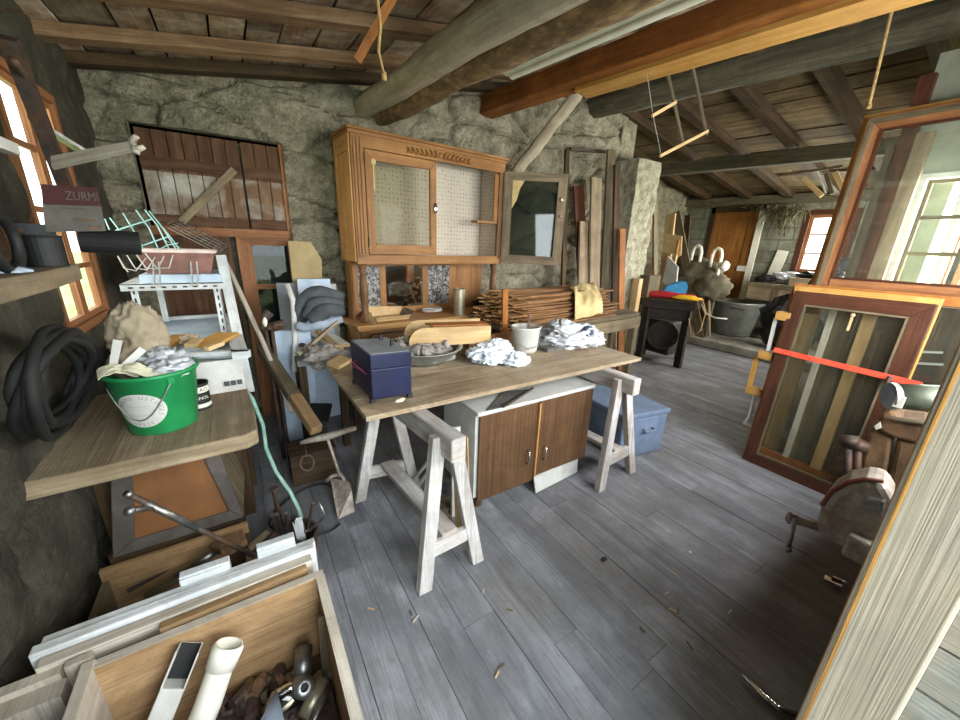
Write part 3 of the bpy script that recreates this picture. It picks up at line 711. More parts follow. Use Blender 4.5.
# rope and lath hanging left of the logs
m = MB(); p = ony(403, 2, 1.85); q = ony(357, 61, 1.95); m.bar(p + V3((.03, 0, .12)), q, .035, .012, (0, 1, 0)); tag(m.build('wooden_lath', 'orange'), 'short orange lath dangling under the boards left of the round logs', 'lath')
p = ony(375, 2, 1.8); q = ony(384, 75, 1.95); m = MB(); m.tube([p + V3((0, 0, .13)), p.lerp(q, .3) + V3((.01, 0, 0)), p.lerp(q, .65) + V3((-.012, 0, 0)), q], [.008, .007, .007, .006], 6); m.tube([q + V3((0, 0, .01)), q + V3((0, 0, -.02))], .012, 6)
tag(m.build('hanging_rope', 'rope', smooth=True), 'short knotted rope hanging beside the orange lath under the roof', 'rope')
p = ony(896, -8, .95); q = ony(869, 106, 1.0); m = MB(); m.tube([p + V3((0, 0, .1)), p, p.lerp(q, .5) + V3((.005, 0, 0)), q], .0085, 7); m.tube([q + V3((0, 0, .012)), q + V3((0, 0, -.016))], .014, 7)
tag(m.build('hanging_rope', 'rope', smooth=True), 'straight beige rope hanging down in front of the big grey beam', 'rope')
# clip spot lamp under the grey beam
p = ony(886, 66, 1.75); t = thing('spot_lamp', 'small white clip spotlight under the big grey beam near the hanging rope', 'lamp', tuple(p))
m = MB(); m.lathe([(0, 0), (.022, .002), (.028, .05), (.038, .1), (.036, .1), (.026, .05), (0, .045)], p + V3((.0, 0, -.04)), 18, (-.25, .1, -1)); m.build('lamp_shade', 'lamp_white', t, smooth=True)
m = MB(); m.tube([p + V3((.0, 0, -.05)), p + V3((.012, .0, .02)), p + V3((.0, 0, .09)), p + V3((-.0, .0, .2))], .009, 8); m.build('arm', 'lamp_white', t, smooth=True)
# hanger of laths
t = thing('lath_hanger', 'hanging rack of thin laths and wire below the orange beam', 'rack', tuple(ony(680, 100, 1.8)))
Y = 1.8
for (ax, ay, bx, by) in ((666, 66, 683, 143), (691, 60, 707, 135)):
    m = MB(); m.bar(ony(ax, ay, Y), ony(bx, by, Y), .024, .011, (0, 1, 0)); m.build('upright_lath', 'greybrown', t)
for (ax, ay, bx, by) in ((660, 156, 708, 131), (652, 116, 676, 102)):
    m = MB(); m.bar(ony(ax, ay, Y - .02), ony(bx, by, Y - .02), .012, .02); m.build('cross_lath', 'pale', t)
m = MB(); m.tube([ony(647, 74, Y), ony(653, 116, Y), ony(661, 155, Y)], .0025, 5); m.build('wire', 'greywire', t)
# forked prop leaning from the back wall to the orange beam
p = ony(578, 93, 2.95); q = ony(512, 178, 3.42); m = MB()
m.tube([p.lerp(q, i / 14) + V3((noise.noise(V3((i * .5, 2, 0))) * .015, 0, noise.noise(V3((i * .5, 9, 0))) * .015)) for i in range(15)], [.062 - .0006 * i for i in range(15)], 10, wob=.3)
tag(m.build('wooden_prop', 'log', smooth=True), 'rough bare branch slanting up from behind the cabinet to the orange beam', 'branch')
# laths stored on the far purlin
random.seed(21)
for k, (ax, ay, bx, by, wd, mt, lb) in enumerate(((843, 166, 778, 176, .03, 'greybrown', 'long thin stick lying level under the far purlin'), (803, 178, 822, 196, .05, 'pale', 'short pale board offcut sloping under the far purlin, left one'), (826, 174, 832, 194, .04, 'greybrown', 'short grey stick hanging steeply under the far purlin'), (835, 172, 848, 200, .05, 'pale', 'pale board offcut sloping under the far purlin beside the frames'), (817, 172, 826, 193, .016, 'white', 'thin white rod hanging under the far purlin'))):
    m = MB(); m.bar(onx(ax, ay, 6.0), onx(bx, by, 6.0), wd, .02, (1, 0, 0)); tag(m.build('wooden_stick', mt), lb, 'stick', 'sticks stored under the far purlin')
# dry bunch hanging by the far window
random.seed(8); m = MB(); c = V3((7.9, 2.9, 2.32))
for k in range(170):
    a = c + V3((random.gauss(0, .07), random.gauss(0, .2), random.gauss(0, .03))); b = a + V3((random.gauss(-.03, .05), random.gauss(0, .07), -random.uniform(.08, .5) * math.exp(-((a.y - c.y) / .28) ** 2)))
    m.tube([a, a.lerp(b, .5) + V3((random.gauss(0, .03), random.gauss(0, .03), 0)), b], .006, 3)
o = tag(m.build('dry_twig_bunch', 'hay'), 'bushy bunch of dry twigs hanging between the far door and window', 'twigs'); 

# ================================================================ WORK TABLE ON TRESTLES
t = None
m = MB(); random.seed(4)
q = [(0.392, 1.512), (2.39, 1.525), (2.405, 2.34), (0.385, 2.345)]
nb = 4
for k in range(nb):
    f0, f1 = k / nb, (k + 1) / nb - .003
    A = [V3((q[0][0], q[0][1], 0)).lerp(V3((q[3][0], q[3][1], 0)), f) for f in (f0, f1)]; B = [V3((q[1][0], q[1][1], 0)).lerp(V3((q[2][0], q[2][1], 0)), f) for f in (f0, f1)]
    z0, z1 = .778, .802
    m.hexa([A[0] + V3((0, 0, z0)), A[1] + V3((0, 0, z0)), A[1] + V3((0, 0, z1)), A[0] + V3((0, 0, z1)), B[0] + V3((0, 0, z0)), B[1] + V3((0, 0, z0)), B[1] + V3((0, 0, z1)), B[0] + V3((0, 0, z1))], (V3((1, 0, 0)), V3((0, 1, 0)), V3((0, 0, 1))))
tag(m.build('table_board', 'table', bevel=.003), 'wide worn wooden board used as a table top across the two trestles', 'board')
def trestle(label, near, far, nf, ff, zt=.775):
    t = thing('trestle', label, 'trestle', ((near[0] + far[0]) / 2, (near[1] + far[1]) / 2, 0), 'whitewashed trestles under the board')
    n3 = V3((near[0], near[1], zt - .055)); f3 = V3((far[0], far[1], zt - .055)); u = (f3 - n3).normalized()
    m = MB(); m.bar(n3, f3, .075, .11); m.build('top_beam', 'trestle', t, bevel=.008)
    legs = []
    for base, feet, sgn in ((n3 + u * .11, nf, 1), (f3 - u * .10, ff, -1)):
        row = []
        for k, ft in enumerate(feet):
            top = base + V3(((-.035, .035)[k], 0, .03)); foot = V3((ft[0], ft[1], 0)); m = MB()
            d = (foot - top); wdir = V3((1, 0, 0))
            c0, c1 = top, foot; A = V3((.032, 0, 0)); B = V3((0, .022, 0))
            m.hexa([c0 - A - B, c0 + A - B, c0 + A + B, c0 - A + B, c1 - A - B, c1 + A - B, c1 + A + B, c1 - A + B]); m.build('leg', 'trestle', t, bevel=.003); row.append((top, foot))
        legs.append(row)
        p0 = row[0][1].lerp(row[0][0], .26); p1 = row[1][1].lerp(row[1][0], .26); e = (p1 - p0) * .05
        m = MB(); m.bar(p0 + e * 0.2, p1 - e * .2, .03, .075); m.build('crosspiece', 'trestle', t, bevel=.003)
    c0 = (legs[0][0][1].lerp(legs[0][0][0], .26) + legs[0][1][1].lerp(legs[0][1][0], .26)) / 2; c1 = (legs[1][0][1].lerp(legs[1][0][0], .26) + legs[1][1][1].lerp(legs[1][1][0], .26)) / 2
    m = MB(); m.bar(c0 + V3((0, 0, .04)), c1 + V3((0, 0, .04)), .085, .03); m.build('rail', 'trestle', t, bevel=.003)
    return t
trestle('whitewashed wooden trestle under the left end of the board, beside the shovel', (0.685, 1.19), (0.60, 2.02), ((.535, 1.235), (.837, 1.255)), ((.453, 2.016), (.80, 1.967)))
trestle('whitewashed wooden trestle under the right end of the board, beside the blue box', (2.03, 1.29), (1.98, 2.2), ((1.855, 1.325), (2.225, 1.355)), ((1.78, 2.16), (2.17, 2.18)))

# low cupboard below the board
CX0, CX1, CY0, CY1, CZ0, CZ1 = 1.035, 1.945, 1.565, 1.97, .085, .635
t = thing('low_cabinet', 'low cupboard with two brown wood-grain doors standing under the board', 'cabinet', (1.49, 1.76, 0))
m = MB(); m.box((CX0 - .02, CY0 + .02, CZ0), (CX0, CY1, CZ1)); m.box((CX1, CY0 + .02, CZ0), (CX1 + .02, CY1, CZ1)); m.box((CX0, CY0 + .02, CZ0), (CX1, CY1, CZ0 + .02)); m.box((CX0, CY1 - .015, CZ0), (CX1, CY1, CZ1)); m.build('carcass', 'formica', t)
m = MB(); m.box((CX0 - .025, CY0 - .01, CZ1), (CX1 + .025, CY1, CZ1 + .025)); m.build('worktop', 'formica', t, bevel=.006)
xm = 1.475
for x0, x1, zlo, hx, sg in ((CX0, xm - .012, CZ0 - .02, xm - .075, 1), (xm + .0, CX1, CZ0 + .02, xm + .055, -1)):
    m = MB(); yy = CY0 if sg > 0 else CY0 - .012
    m.box((x0, yy, zlo), (x1, yy + .018, CZ1 - .004), grain=2); d = m.build('door', 'veneer', t, bevel=.002)
    m = MB(); m.tube([(hx, yy, .215), (hx, yy - .022, .225), (hx, yy - .028, .265), (hx, yy - .022, .305), (hx, yy, .315)], .0065, 8); m.build('handle', 'chrome', d, smooth=True)
m = MB(); m.box((xm - .012, CY0 - .015, CZ0), (xm, CY0, CZ1 - .01), grain=2); m.build('edge_strip', 'hutch_light', t)
m = MB(); m.box((1.62, CY0 - .013, CZ1 - .54), (1.67, CY0 - .0125, CZ1 - .01), grain=2)
for x in (CX0 + .03, CX1 - .03):
    for y in (CY0 + .05, CY1 - .05):
        m = MB(); m.box((x - .02, y - .02, 0), (x + .02, y + .02, CZ0)); m.build('foot', 'veneer', t)
m = MB(); a = onz(535, 491, 0); m.quadplate((1.455, 1.51, .004), (1.875, 1.545, .004), (1.88, 1.56, .12), (1.462, 1.548, .10), .012, (0, 1, 0)); tag(m.build('kick_board', 'formica'), 'narrow cream strip leaning under the right cupboard door', 'board')
m = MB(); m.quadplate(onz(487, 410, .667), onz(508, 405, .667), onz(533, 389, .667), onz(503, 391, .667), .006, (0, 0, -1)); tag(m.build('slate_plate', 'slate'), 'thin grey plate lying on the low cupboard under the board', 'plate')
m = MB(); m.bar(onz(503, 407, .672), onz(533, 388, .672), .012, .01); tag(m.build('metal_strip', 'iron'), 'thin dark strip lying beside the grey plate on the cupboard', 'strip')

# blue storage box on the floor
t = thing('storage_box', 'blue-grey lidded storage box on the floor behind the right trestle', 'box', (2.5, 1.72, 0))
m = MB(); m.prism([(2.27, 1.50, 0), (2.70, 1.42, 0), (2.77, 1.98, 0), (2.32, 2.05, 0)], (0, 0, .335)); m.build('body', 'bluebox', t, bevel=.015)
m = MB(); m.prism([(2.255, 1.485, .335), (2.71, 1.405, .335), (2.78, 1.99, .335), (2.31, 2.07, .335)], (0, 0, .045)); m.build('lid', 'bluebox', t, bevel=.012)
m = MB(); m.tube([(2.46, 1.455, .24), (2.46, 1.43, .225), (2.55, 1.414, .225), (2.55, 1.44, .24)], .008, 8); m.build('handle', 'bluebox', t, smooth=True)

# loose pieces inside the left trestle
m = MB(); m.bar(onz(411, 482, .03), onz(447, 440, .62), .02, .012); tag(m.build('white_strip', 'white'), 'thin white strip leaning inside the left trestle, the longer one', 'strip')
m = MB(); m.bar(onz(420, 484, .03), onz(445, 446, .6), .018, .012); tag(m.build('white_strip', 'cream'), 'thin cream strip leaning behind the longer white strip in the left trestle', 'strip')
m = MB(); m.prism([(.86, 1.52, 0), (.885, 1.40, 0.0), (.875, 1.44, .60), (.85, 1.56, .60)], (.012, .012, 0)); tag(m.build('plywood_offcut', 'pale'), 'tall yellowish plywood offcut standing between left trestle and cupboard', 'board')
m = MB(); m.box((.82, 1.62, 0), (.95, 1.74, .05)); m.box((.80, 1.56, 0), (.86, 1.64, .03)); o = tag(m.build('wood_offcut', 'greybrown'), 'small broken wood offcut on the floor inside the left trestle', 'wood')
m = MB(); m.bar((.90, 1.60, 0), (.93, 1.66, .55), .05, .02, (0, 1, 0)); tag(m.build('white_batten', 'white'), 'white batten standing in front of the cupboard side behind the trestle', 'batten')

# ---- things on the board
t = thing('metal_cash_box', 'navy blue metal box with two small knobs on the board corner', 'box', (.555, 1.79, .802))
BQ = [V3((.462, 1.645, 0)), V3((.655, 1.625, 0)), V3((.645, 1.93, 0)), V3((.45, 1.955, 0))]
m = MB(); m.prism([p + V3((0, 0, .82)) for p in BQ], (0, 0, .15)); m.build('body', 'bluemetal', t, bevel=.004)
cc = sum(BQ, V3()) / 4
m = MB(); m.prism([cc + (p - cc) * 1.02 + V3((0, 0, .972)) for p in BQ], (0, 0, .072)); lid = m.build('lid', 'bluemetal', t, bevel=.004)
m = MB(); m.prism([cc + (p - cc) * .96 + V3((0, 0, 1.0435)) for p in BQ], (0, 0, .003)); m.build('lid_dust', 'greyblue', lid)
for p in BQ:
    pp = cc + (p - cc) * .93; m = MB(); m.box(pp + V3((-.012, -.012, .802)), pp + V3((.012, .012, .822))); m.build('foot', 'black', t)
for px, py in ((381, 340), (392, 346)):
    pp = onz(px, py, 1.046); m = MB(); m.box(pp + V3((-.008, -.008, 0)), pp + V3((.008, .008, .03))); m.build('knob', 'black', t, bevel=.002)
m = MB(); m.tube([onx(350, 360, .452), onx(352, 366, .45), onx(358, 368, .45), onx(366, 374, .45), onx(362, 370, .452), onx(352, 362, .448), onx(356, 361, .45)], .0025, 5); tag(m.build('pink_string', 'pink'), 'tangled pink string stuck to the side of the navy metal box', 'string')
m = MB(); p = onz(343, 365, .802); m.prism([onz(327, 365, .802), onz(339, 370, .802), onz(352, 362, .802), onz(340, 358, .802)], (0, 0, .022)); tag(m.build('wood_block', 'pale', bevel=.002), 'flat pale wood block on the board corner behind the navy box', 'block')
m = MB(); p = onz(400, 401, .802); m.blob(p + V3((0, 0, .005)), (.028, .014, .008), .5, 2, 10, 6); tag(m.build('paper_scrap', 'paper'), 'small crumpled paper scrap beside the navy box foot', 'scrap')
t = thing('enamel_basin', 'shallow enamel basin full of rubble under the wooden tray box', 'basin', (.95, 2.2, .802))
m = MB(); m.lathe([(0, 0), (.15, 0), (.21, .045), (.245, .095), (.262, .10), (.262, .106), (.24, .102), (.2, .05), (.14, .012), (0, .012)], (.96, 2.17, .802), 36); m.build('bowl', 'zinc', t, smooth=True)
random.seed(31); m = MB()
m.blob((.96, 2.17, .86), (.2, .2, .05), .25, 3, 30, 12, 3)
for k in range(60):
    a = random.uniform(0, 6.28); r = .19 * math.sqrt(random.random()); m.blob((.96 + r * math.cos(a), 2.17 + r * math.sin(a), .895 + random.uniform(-.01, .02)), [random.uniform(.015, .04) for _ in range(3)], .4, 1.5, 7, 5, k)
o = tag(m.build('rubble', 'rubble'), 'grey plaster rubble heaped in the enamel basin', 'rubble'); o['kind'] = 'stuff'
# wooden tray box with rounded ends lying on the basin
t = thing('wooden_tray_box', 'pale open wooden tray box with rounded end corners lying over the basin', 'box', (1.13, 2.25, .90))
fl, frr = V3((.865, 2.17, .905)), V3((1.40, 2.03, .905)); u = (frr - fl).normalized(); n = V3((-u.y, u.x, 0)); D = .25; L = (frr - fl).length
def sideboard_profile(o_):
    pts = [o_, o_ + u * L, o_ + u * L + V3((0, 0, .12))]
    for k in range(9):
        a = math.pi / 2 * k / 8; pts.append(o_ + u * (.10 - .10 * math.sin(a)) + V3((0, 0, .02 + .10 * math.cos(a))))
    return pts
for k, o_ in enumerate((fl, fl + n * D)):
    m = MB(); m.prism(sideboard_profile(o_), n * .014, 0, u); m.build('side_board', 'pale', t)
m = MB(); m.prism([fl + n * .014, fl + u * L + n * .014, fl + u * L + n * D, fl + n * D], V3((0, 0, .012)), 0, u); m.build('bottom_board', 'pale', t)
m = MB(); m.prism([fl + u * (L - .014) + n * .014, fl + u * L + n * .014, fl + u * L + n * D, fl + u * (L - .014) + n * D], V3((0, 0, .10)), 0, n); m.build('end_board', 'pale', t)
m = MB(); m.prism([fl + n * .03 + u * .16 + V3((0, 0, .118)), fl + n * .03 + u * L * .98 + V3((0, 0, .118)), fl + n * .1 + u * L * .96 + V3((0, 0, .122)), fl + n * .1 + u * .12 + V3((0, 0, .122))], V3((0, 0, .012)), 0, u); tag(m.build('reddish_strip', 'orange'), 'thin reddish slat lying along the top of the wooden tray box', 'slat')
# white pot with brush
t = thing('paint_pot', 'white enamel pot with a brush and wire handle, behind the crumpled cloth', 'pot', (1.735, 2.06, .802))
pc = V3((1.72, 2.05, .802)); ax = (.04, .02, 1)
m = MB(); m.lathe([(0, 0), (.088, 0), (.094, .02), (.104, .17), (.112, .178), (.112, .188), (.1, .188), (.088, .02), (0, .015)], pc, 32, ax); m.build('body', 'white', t, smooth=True)
m = MB(); m.lathe([(0, .11), (.096, .11)], pc, 24, ax); m.build('paint', 'cream', t)
m = MB(); m.tube([pc + V3((-.105, .0, .15)), pc + V3((-.115, -.05, .09)), pc + V3((-.06, -.115, .05)), pc + V3((.03, -.12, .06)), pc + V3((.1, -.05, .12)), pc + V3((.11, 0, .16))], .003, 6); m.build('handle', 'greywire', t)
t = thing('paint_brush', 'dark paint brush standing in the white enamel pot', 'brush', tuple(pc + V3((0, 0, .1))))
b0 = pc + V3((.02, -.02, .1)); b1 = pc + V3((.05, .03, .27)); m = MB(); m.bar(b0.lerp(b1, .35), b1, .028, .012, (0, 1, 0), taper=.5); m.build('handle', 'iron', t, bevel=.003)
m = MB(); m.bar(b0, b0.lerp(b1, .35), .045, .02, (0, 1, 0)); m.build('bristles', 'black', t)
m = MB(); m.blob((1.36, 1.96, .852), (.15, .12, .062), .55, 2.2, 72, 44, 3, ridge=True, flat=-.045); m.blob((1.47, 1.83, .83), (.085, .075, .045), .55, 2.4, 48, 30, 8, ridge=True, flat=-.025); m.blob((1.42, 1.98, .885), (.09, .08, .05), .5, 2.5, 40, 26, 11, ridge=True)
tag(m.build('crumpled_cloth', 'cloth', smooth=True), 'white crumpled cloth in front of the white enamel pot', 'cloth')
p = V3((1.95, 2.06, .802))
for k, (dx, dy, z, ro, lb) in enumerate(((0, 0, 0, .1, 'flat grey slab on the board between pot and plastic bag'), (.03, .06, .03, -.15, 'grey slab lying crosswise on the other slab beside the pot'))):
    m = MB(); cr, sr = math.cos(ro), math.sin(ro)
    m.prism([p + V3((dx + a * cr - b * sr, dy + a * sr + b * cr, z)) for a, b in ((-.12, -.12), (.12, -.14), (.15, .13), (-.1, .15))], (0, 0, .03)); tag(m.build('slate_slab', 'slate', bevel=.004), lb, 'slab')
# plastic bag with cloths
t = thing('plastic_bag', 'crumpled milky plastic bag of rags at the right end of the board', 'bag', (2.2, 2.05, .802))
m = MB(); m.blob((2.16, 2.04, .87), (.25, .17, .105), .42, 1.7, 76, 46, 14, ridge=True, flat=-.066, rot=-.3); m.blob((2.05, 2.02, .95), (.12, .1, .06), .55, 2, 44, 28, 19, ridge=True, rot=.4); m.blob((2.32, 1.93, .85), (.1, .08, .055), .5, 2, 40, 24, 23, ridge=True); m.build('film', 'plastic', t, smooth=True)
m = MB(); m.blob((2.245, 1.93, .925), (.055, .04, .04), .5, 2.4, 28, 18, 6, ridge=True); m.build('rag', 'navycloth', t, smooth=True)
m = MB(); m.tube([onz(569, 336, .93), onz(583, 331, .99), onz(590, 336, .95)], .004, 6); m.build('tie', 'white', t)
p = ony(505, 323, 2.31); m = MB(); m.bar((p.x, 2.30, .802), ony(505, 289, 2.30), .05, .02, (0, 1, 0)); tag(m.build('upright_stick', 'orange'), 'short orange wooden stick standing upright behind the white pot', 'stick')
p = ony(478, 322, 2.32); m = MB(); m.prism([(1.38, 2.28, .802), (1.86, 2.28, .802), (1.86, 2.28, .90), (1.38, 2.28, .88)], (0, .025, 0)); tag(m.build('brown_board', 'redwood'), 'dark brown board standing on edge behind the wooden tray box', 'board')

# ================================================================ DRESSER: SIDEBOARD AND GLAZED HUTCH
RT = Matrix.Rotation(math.radians(4.5), 3, 'Z')
class LF:       # local frame: x along the front, y into the depth
    def __init__(s, o): s.o = V3(o)
    def __call__(s, x, y, z): return s.o + RT @ V3((x, y, z))
def lbox(m, F, x0, x1, y0, y1, z0, z1, grain=None, mi=0):
    q = [F(x, y, z) for x, y, z in ((x0, y0, z0), (x0, y1, z0), (x0, y1, z1), (x0, y0, z1), (x1, y0, z0), (x1, y1, z0), (x1, y1, z1), (x1, y0, z1))]
    d = (x1 - x0, y1 - y0, z1 - z0); g = grain if grain is not None else max(range(3), key=lambda i: d[i])
    ax = [RT @ V3((1, 0, 0)), RT @ V3((0, 1, 0)), V3((0, 0, 1))]; fr = (ax[g], ax[(g + 1) % 3], ax[(g + 2) % 3])
    m.hexa(q, fr, mi)
F = LF((.79, 3.03, 0)); SL = 1.56; SD = .40
t = thing('sideboard', 'brown wooden sideboard behind the board, carrying the glazed cabinet', 'sideboard', tuple(F(SL / 2, .2, 0)))
m = MB()
for k, (o_, z0, z1) in enumerate(((.045, .855, .885), (.03, .835, .855))): lbox(m, F, -o_, SL + o_, -o_, SD, z0, z1)
m.build('top', 'hutch_light', t, bevel=.004)
m = MB(); lbox(m, F, 0, .022, 0, SD, .06, .835, 2); lbox(m, F, SL - .022, SL, 0, SD, .06, .835, 2); lbox(m, F, 0, SL, SD - .015, SD, .06, .835); lbox(m, F, .022, SL - .022, .02, SD, .06, .08); m.build('carcass', 'hutch_light', t)
m = MB(); lbox(m, F, 0, SL, -.002, .02, .06, .13); lbox(m, F, 0, .07, -.002, .02, .06, .835, 2); lbox(m, F, SL - .07, SL, -.002, .02, .06, .835, 2); lbox(m, F, .07, SL - .07, -.002, .02, .80, .835); lbox(m, F, SL / 2 - .03, SL / 2 + .03, -.002, .02, .13, .8, 2); m.build('face_frame', 'walnut', t)
for x0, x1 in ((.08, SL / 2 - .04), (SL / 2 + .04, SL - .08)):
    m = MB(); lbox(m, F, x0, x1, -.012, .015, .14, .62, 2); d = m.build('door', 'walnut', t, bevel=.003); m = MB(); c = F(x1 - .05 if x0 < .5 else x0 + .05, -.02, .42); m.blob(c, (.016, .016, .016), 0, 1, 12, 8); m.build('knob', 'tin', d, smooth=True)
    m = MB(); lbox(m, F, x0, x1, -.012, .015, .64, .79); d = m.build('drawer', 'walnut', t, bevel=.003); m = MB(); m.blob(F((x0 + x1) / 2, -.022, .715), (.016, .016, .016), 0, 1, 12, 8); m.build('knob', 'tin', d, smooth=True)
for x in (.03, SL - .03):
    for y in (.03, SD - .03): m = MB(); lbox(m, F, x - .025, x + .025, y - .025, y + .025, 0, .06); m.build('foot', 'walnut', t)

F = LF((.805, 3.07, 0)); L = 1.47; D = .35; Z0, Z1 = 1.385, 2.315
t = thing('glazed_hutch', 'orange-brown glazed cabinet on turned legs, one door hanging open', 'cabinet', tuple(F(L / 2, .2, .885)))
m = MB()
lbox(m, F, 0, .022, .0, D, Z0, Z1, 2); lbox(m, F, L - .022, L, 0, D, Z0, Z1, 2); lbox(m, F, .022, L - .022, 0, D, Z0, Z0 + .025); lbox(m, F, .022, L - .022, 0, D, Z1 - .03, Z1 - .005); lbox(m, F, .5, .52, .02, .04, Z0, Z0 + .01)
# raised frame on the side panel
for y0, y1, z0, z1 in ((0, .05, Z0, Z1), (D - .05, D, Z0, Z1), (.05, D - .05, Z0, Z0 + .09), (.05, D - .05, Z1 - .14, Z1)): lbox(m, F, -.012, 0, y0, y1, z0, z1)
m.build('carcass', 'hutch_light', t, bevel=.002)
m = MB(); lbox(m, F, -.03, L + .03, -.035, D, Z1 - .005, Z1 + .015); lbox(m, F, -.018, L + .018, -.022, D, Z1 - .03, Z1 - .005); m.build('cornice', 'hutch', t, bevel=.004)
m = MB(); lbox(m, F, 0, L, -.018, 0.005, Z1 - .115, Z1 - .03); tr = m.build('top_rail', 'hutch', t, bevel=.003)
m = MB(); cx = L / 2 + .02
for k in range(-7, 8):
    if k == 0: m.blob(F(cx, -.022, Z1 - .07), (.022, .012, .022), 0, 1, 14, 8); continue
    sg = 1 if k > 0 else -1; xx = cx + k * .042; h = .026 * (1 - abs(k) / 11)
    m.tube([F(xx - sg * .018, -.02, Z1 - .085), F(xx, -.028, Z1 - .07 + h * .3), F(xx + sg * .016, -.026, Z1 - .065 + h)], [.012, .011, .004], 7)
    m.tube([F(xx - sg * .01, -.02, Z1 - .075), F(xx + sg * .006, -.026, Z1 - .09), F(xx + sg * .02, -.022, Z1 - .095)], [.008, .008, .003], 6)
m.build('carving', 'hutch', tr, smooth=True)
m = MB(); lbox(m, F, 0, L, -.016, .02, Z0 - .02, Z0 + .055); m.build('bottom_rail', 'hutch', t, bevel=.004)
m = MB(); lbox(m, F, 0, .095, -.016, .02, Z0 + .03, Z1 - .1, 2)
for k in range(3): lbox(m, F, .014 + k * .025, .03 + k * .025, -.026, -.016, Z0 + .06, Z1 - .05, 2)
m.build('pilaster', 'hutch', t, bevel=.003)
m = MB(); lbox(m, F, L - .06, L, -.016, .02, Z0 + .03, Z1 - .1, 2); m.build('pilaster', 'hutch_dark', t, bevel=.003)
m = MB(); q = [F(.022, D - .02, Z0 + .02), F(L - .022, D - .02, Z0 + .02), F(L - .022, D - .02, Z1 - .03), F(.022, D - .02, Z1 - .03)]; m.quadplate(*q, .008, RT @ V3((0, 1, 0))); bp = m.build('back_panel', 'wallpaper', t)
m = MB(); lbox(m, F, .025, .03, .02, D - .03, Z0 + .03, Z1 - .04); m.build('side_lining', 'wallpaper', t)
m = MB(); lbox(m, F, L - .03, L - .023, .02, D - .03, Z0 + .03, Z1 - .04); m.build('side_lining', 'wallpaper', t)
dm = L * .5 - .02
m = MB(); ia = frame4(m, F(.10, -.018, Z0 + .06), F(dm, -.018, Z0 + .06), F(dm, -.018, Z1 - .12), F(.10, -.018, Z1 - .12), [.075, .06, .07, .06], .024, RT @ V3((0, 1, 0))); dl = m.build('door', 'hutch', t, bevel=.003)
m = MB(); m.quadplate(*[p + RT @ V3((0, .012, 0)) for p in ia], .003, RT @ V3((0, 1, 0))); m.build('pane', 'dustglass', dl)
m = MB(); hp = F(dm - .015, -.03, 1.83); m.lathe([(0, -.045), (.012, -.035), (.016, 0), (.012, .035), (0, .045)], hp, 14, sq=(1, .5)); m.build('handle', 'chrome', dl, smooth=True)
m = MB(); lbox(m, F, .094, .102, -.03, -.018, Z1 - .22, Z1 - .15); lbox(m, F, .094, .102, -.03, -.018, Z0 + .12, Z0 + .19); m.build('hinge', 'iron', dl)
m = MB(); m.blob(F(.165, -.022, Z1 - .2), (.02, .008, .022), .3, 3, 12, 8); lbox(m, F, .158, .168, -.024, -.018, Z1 - .4, Z1 - .2); m.build('torn_paper', 'papery', dl)
m = MB(); lbox(m, F, L - .30, L - .06, .0, .10, 1.745, 1.765); m.build('shelf_stub', 'hutch', t)
m = MB(); lbox(m, F, L - .105, L - .06, -.0, .012, 1.77, Z1 - .13, 2); m.build('broken_stile', 'hutch', t)
# right door, swung open towards the camera
H0 = F(L - .02, -.03, 0); E0 = V3((2.715, 2.80, 0)); u = (E0 - H0); u.z = 0; wdt = .60; u.normalize(); n = V3((u.y, -u.x, 0))
if n.dot(V3((-1, -1, 0))) < 0: n = -n
za, zb = Z0 - .005, Z1 - .11
m = MB(); ia = frame4(m, H0 + V3((0, 0, za)), H0 + u * wdt + V3((0, 0, za - .01)), H0 + u * wdt + V3((0, 0, zb)), H0 + V3((0, 0, zb + .01)), [.08, .085, .075, .085], .03, -n); do = m.build('door', 'greydoor', t, bevel=.003)
m = MB(); m.quadplate(*[p - n * .014 for p in ia], .003, -n); m.build('pane', glass('reflecting_dark_glass', (.34, .38, .35, 1), .07, .06, '#5a6058'), do)
p0 = ia[3] + n * .001; U = (ia[2] - ia[3]).normalized()
m = MB(); m.prism([p0, p0 + U * .11, p0 + U * .07 + V3((0, 0, -.07)), p0 + U * .045 + V3((0, 0, -.17)), p0 + V3((0, 0, -.25))], -n * .004); m.build('torn_paper', 'papery', do)
m = MB(); m.blob(H0 + u * (wdt - .04) + n * .012 + V3((0, 0, 1.83)), (.012, .012, .012), 0, 1, 10, 7); m.blob(H0 + u * (wdt - .04) + n * .012 + V3((0, 0, 1.98)), (.02, .006, .02), 0, 1, 12, 7); m.build('latch', 'tin', do, smooth=True)
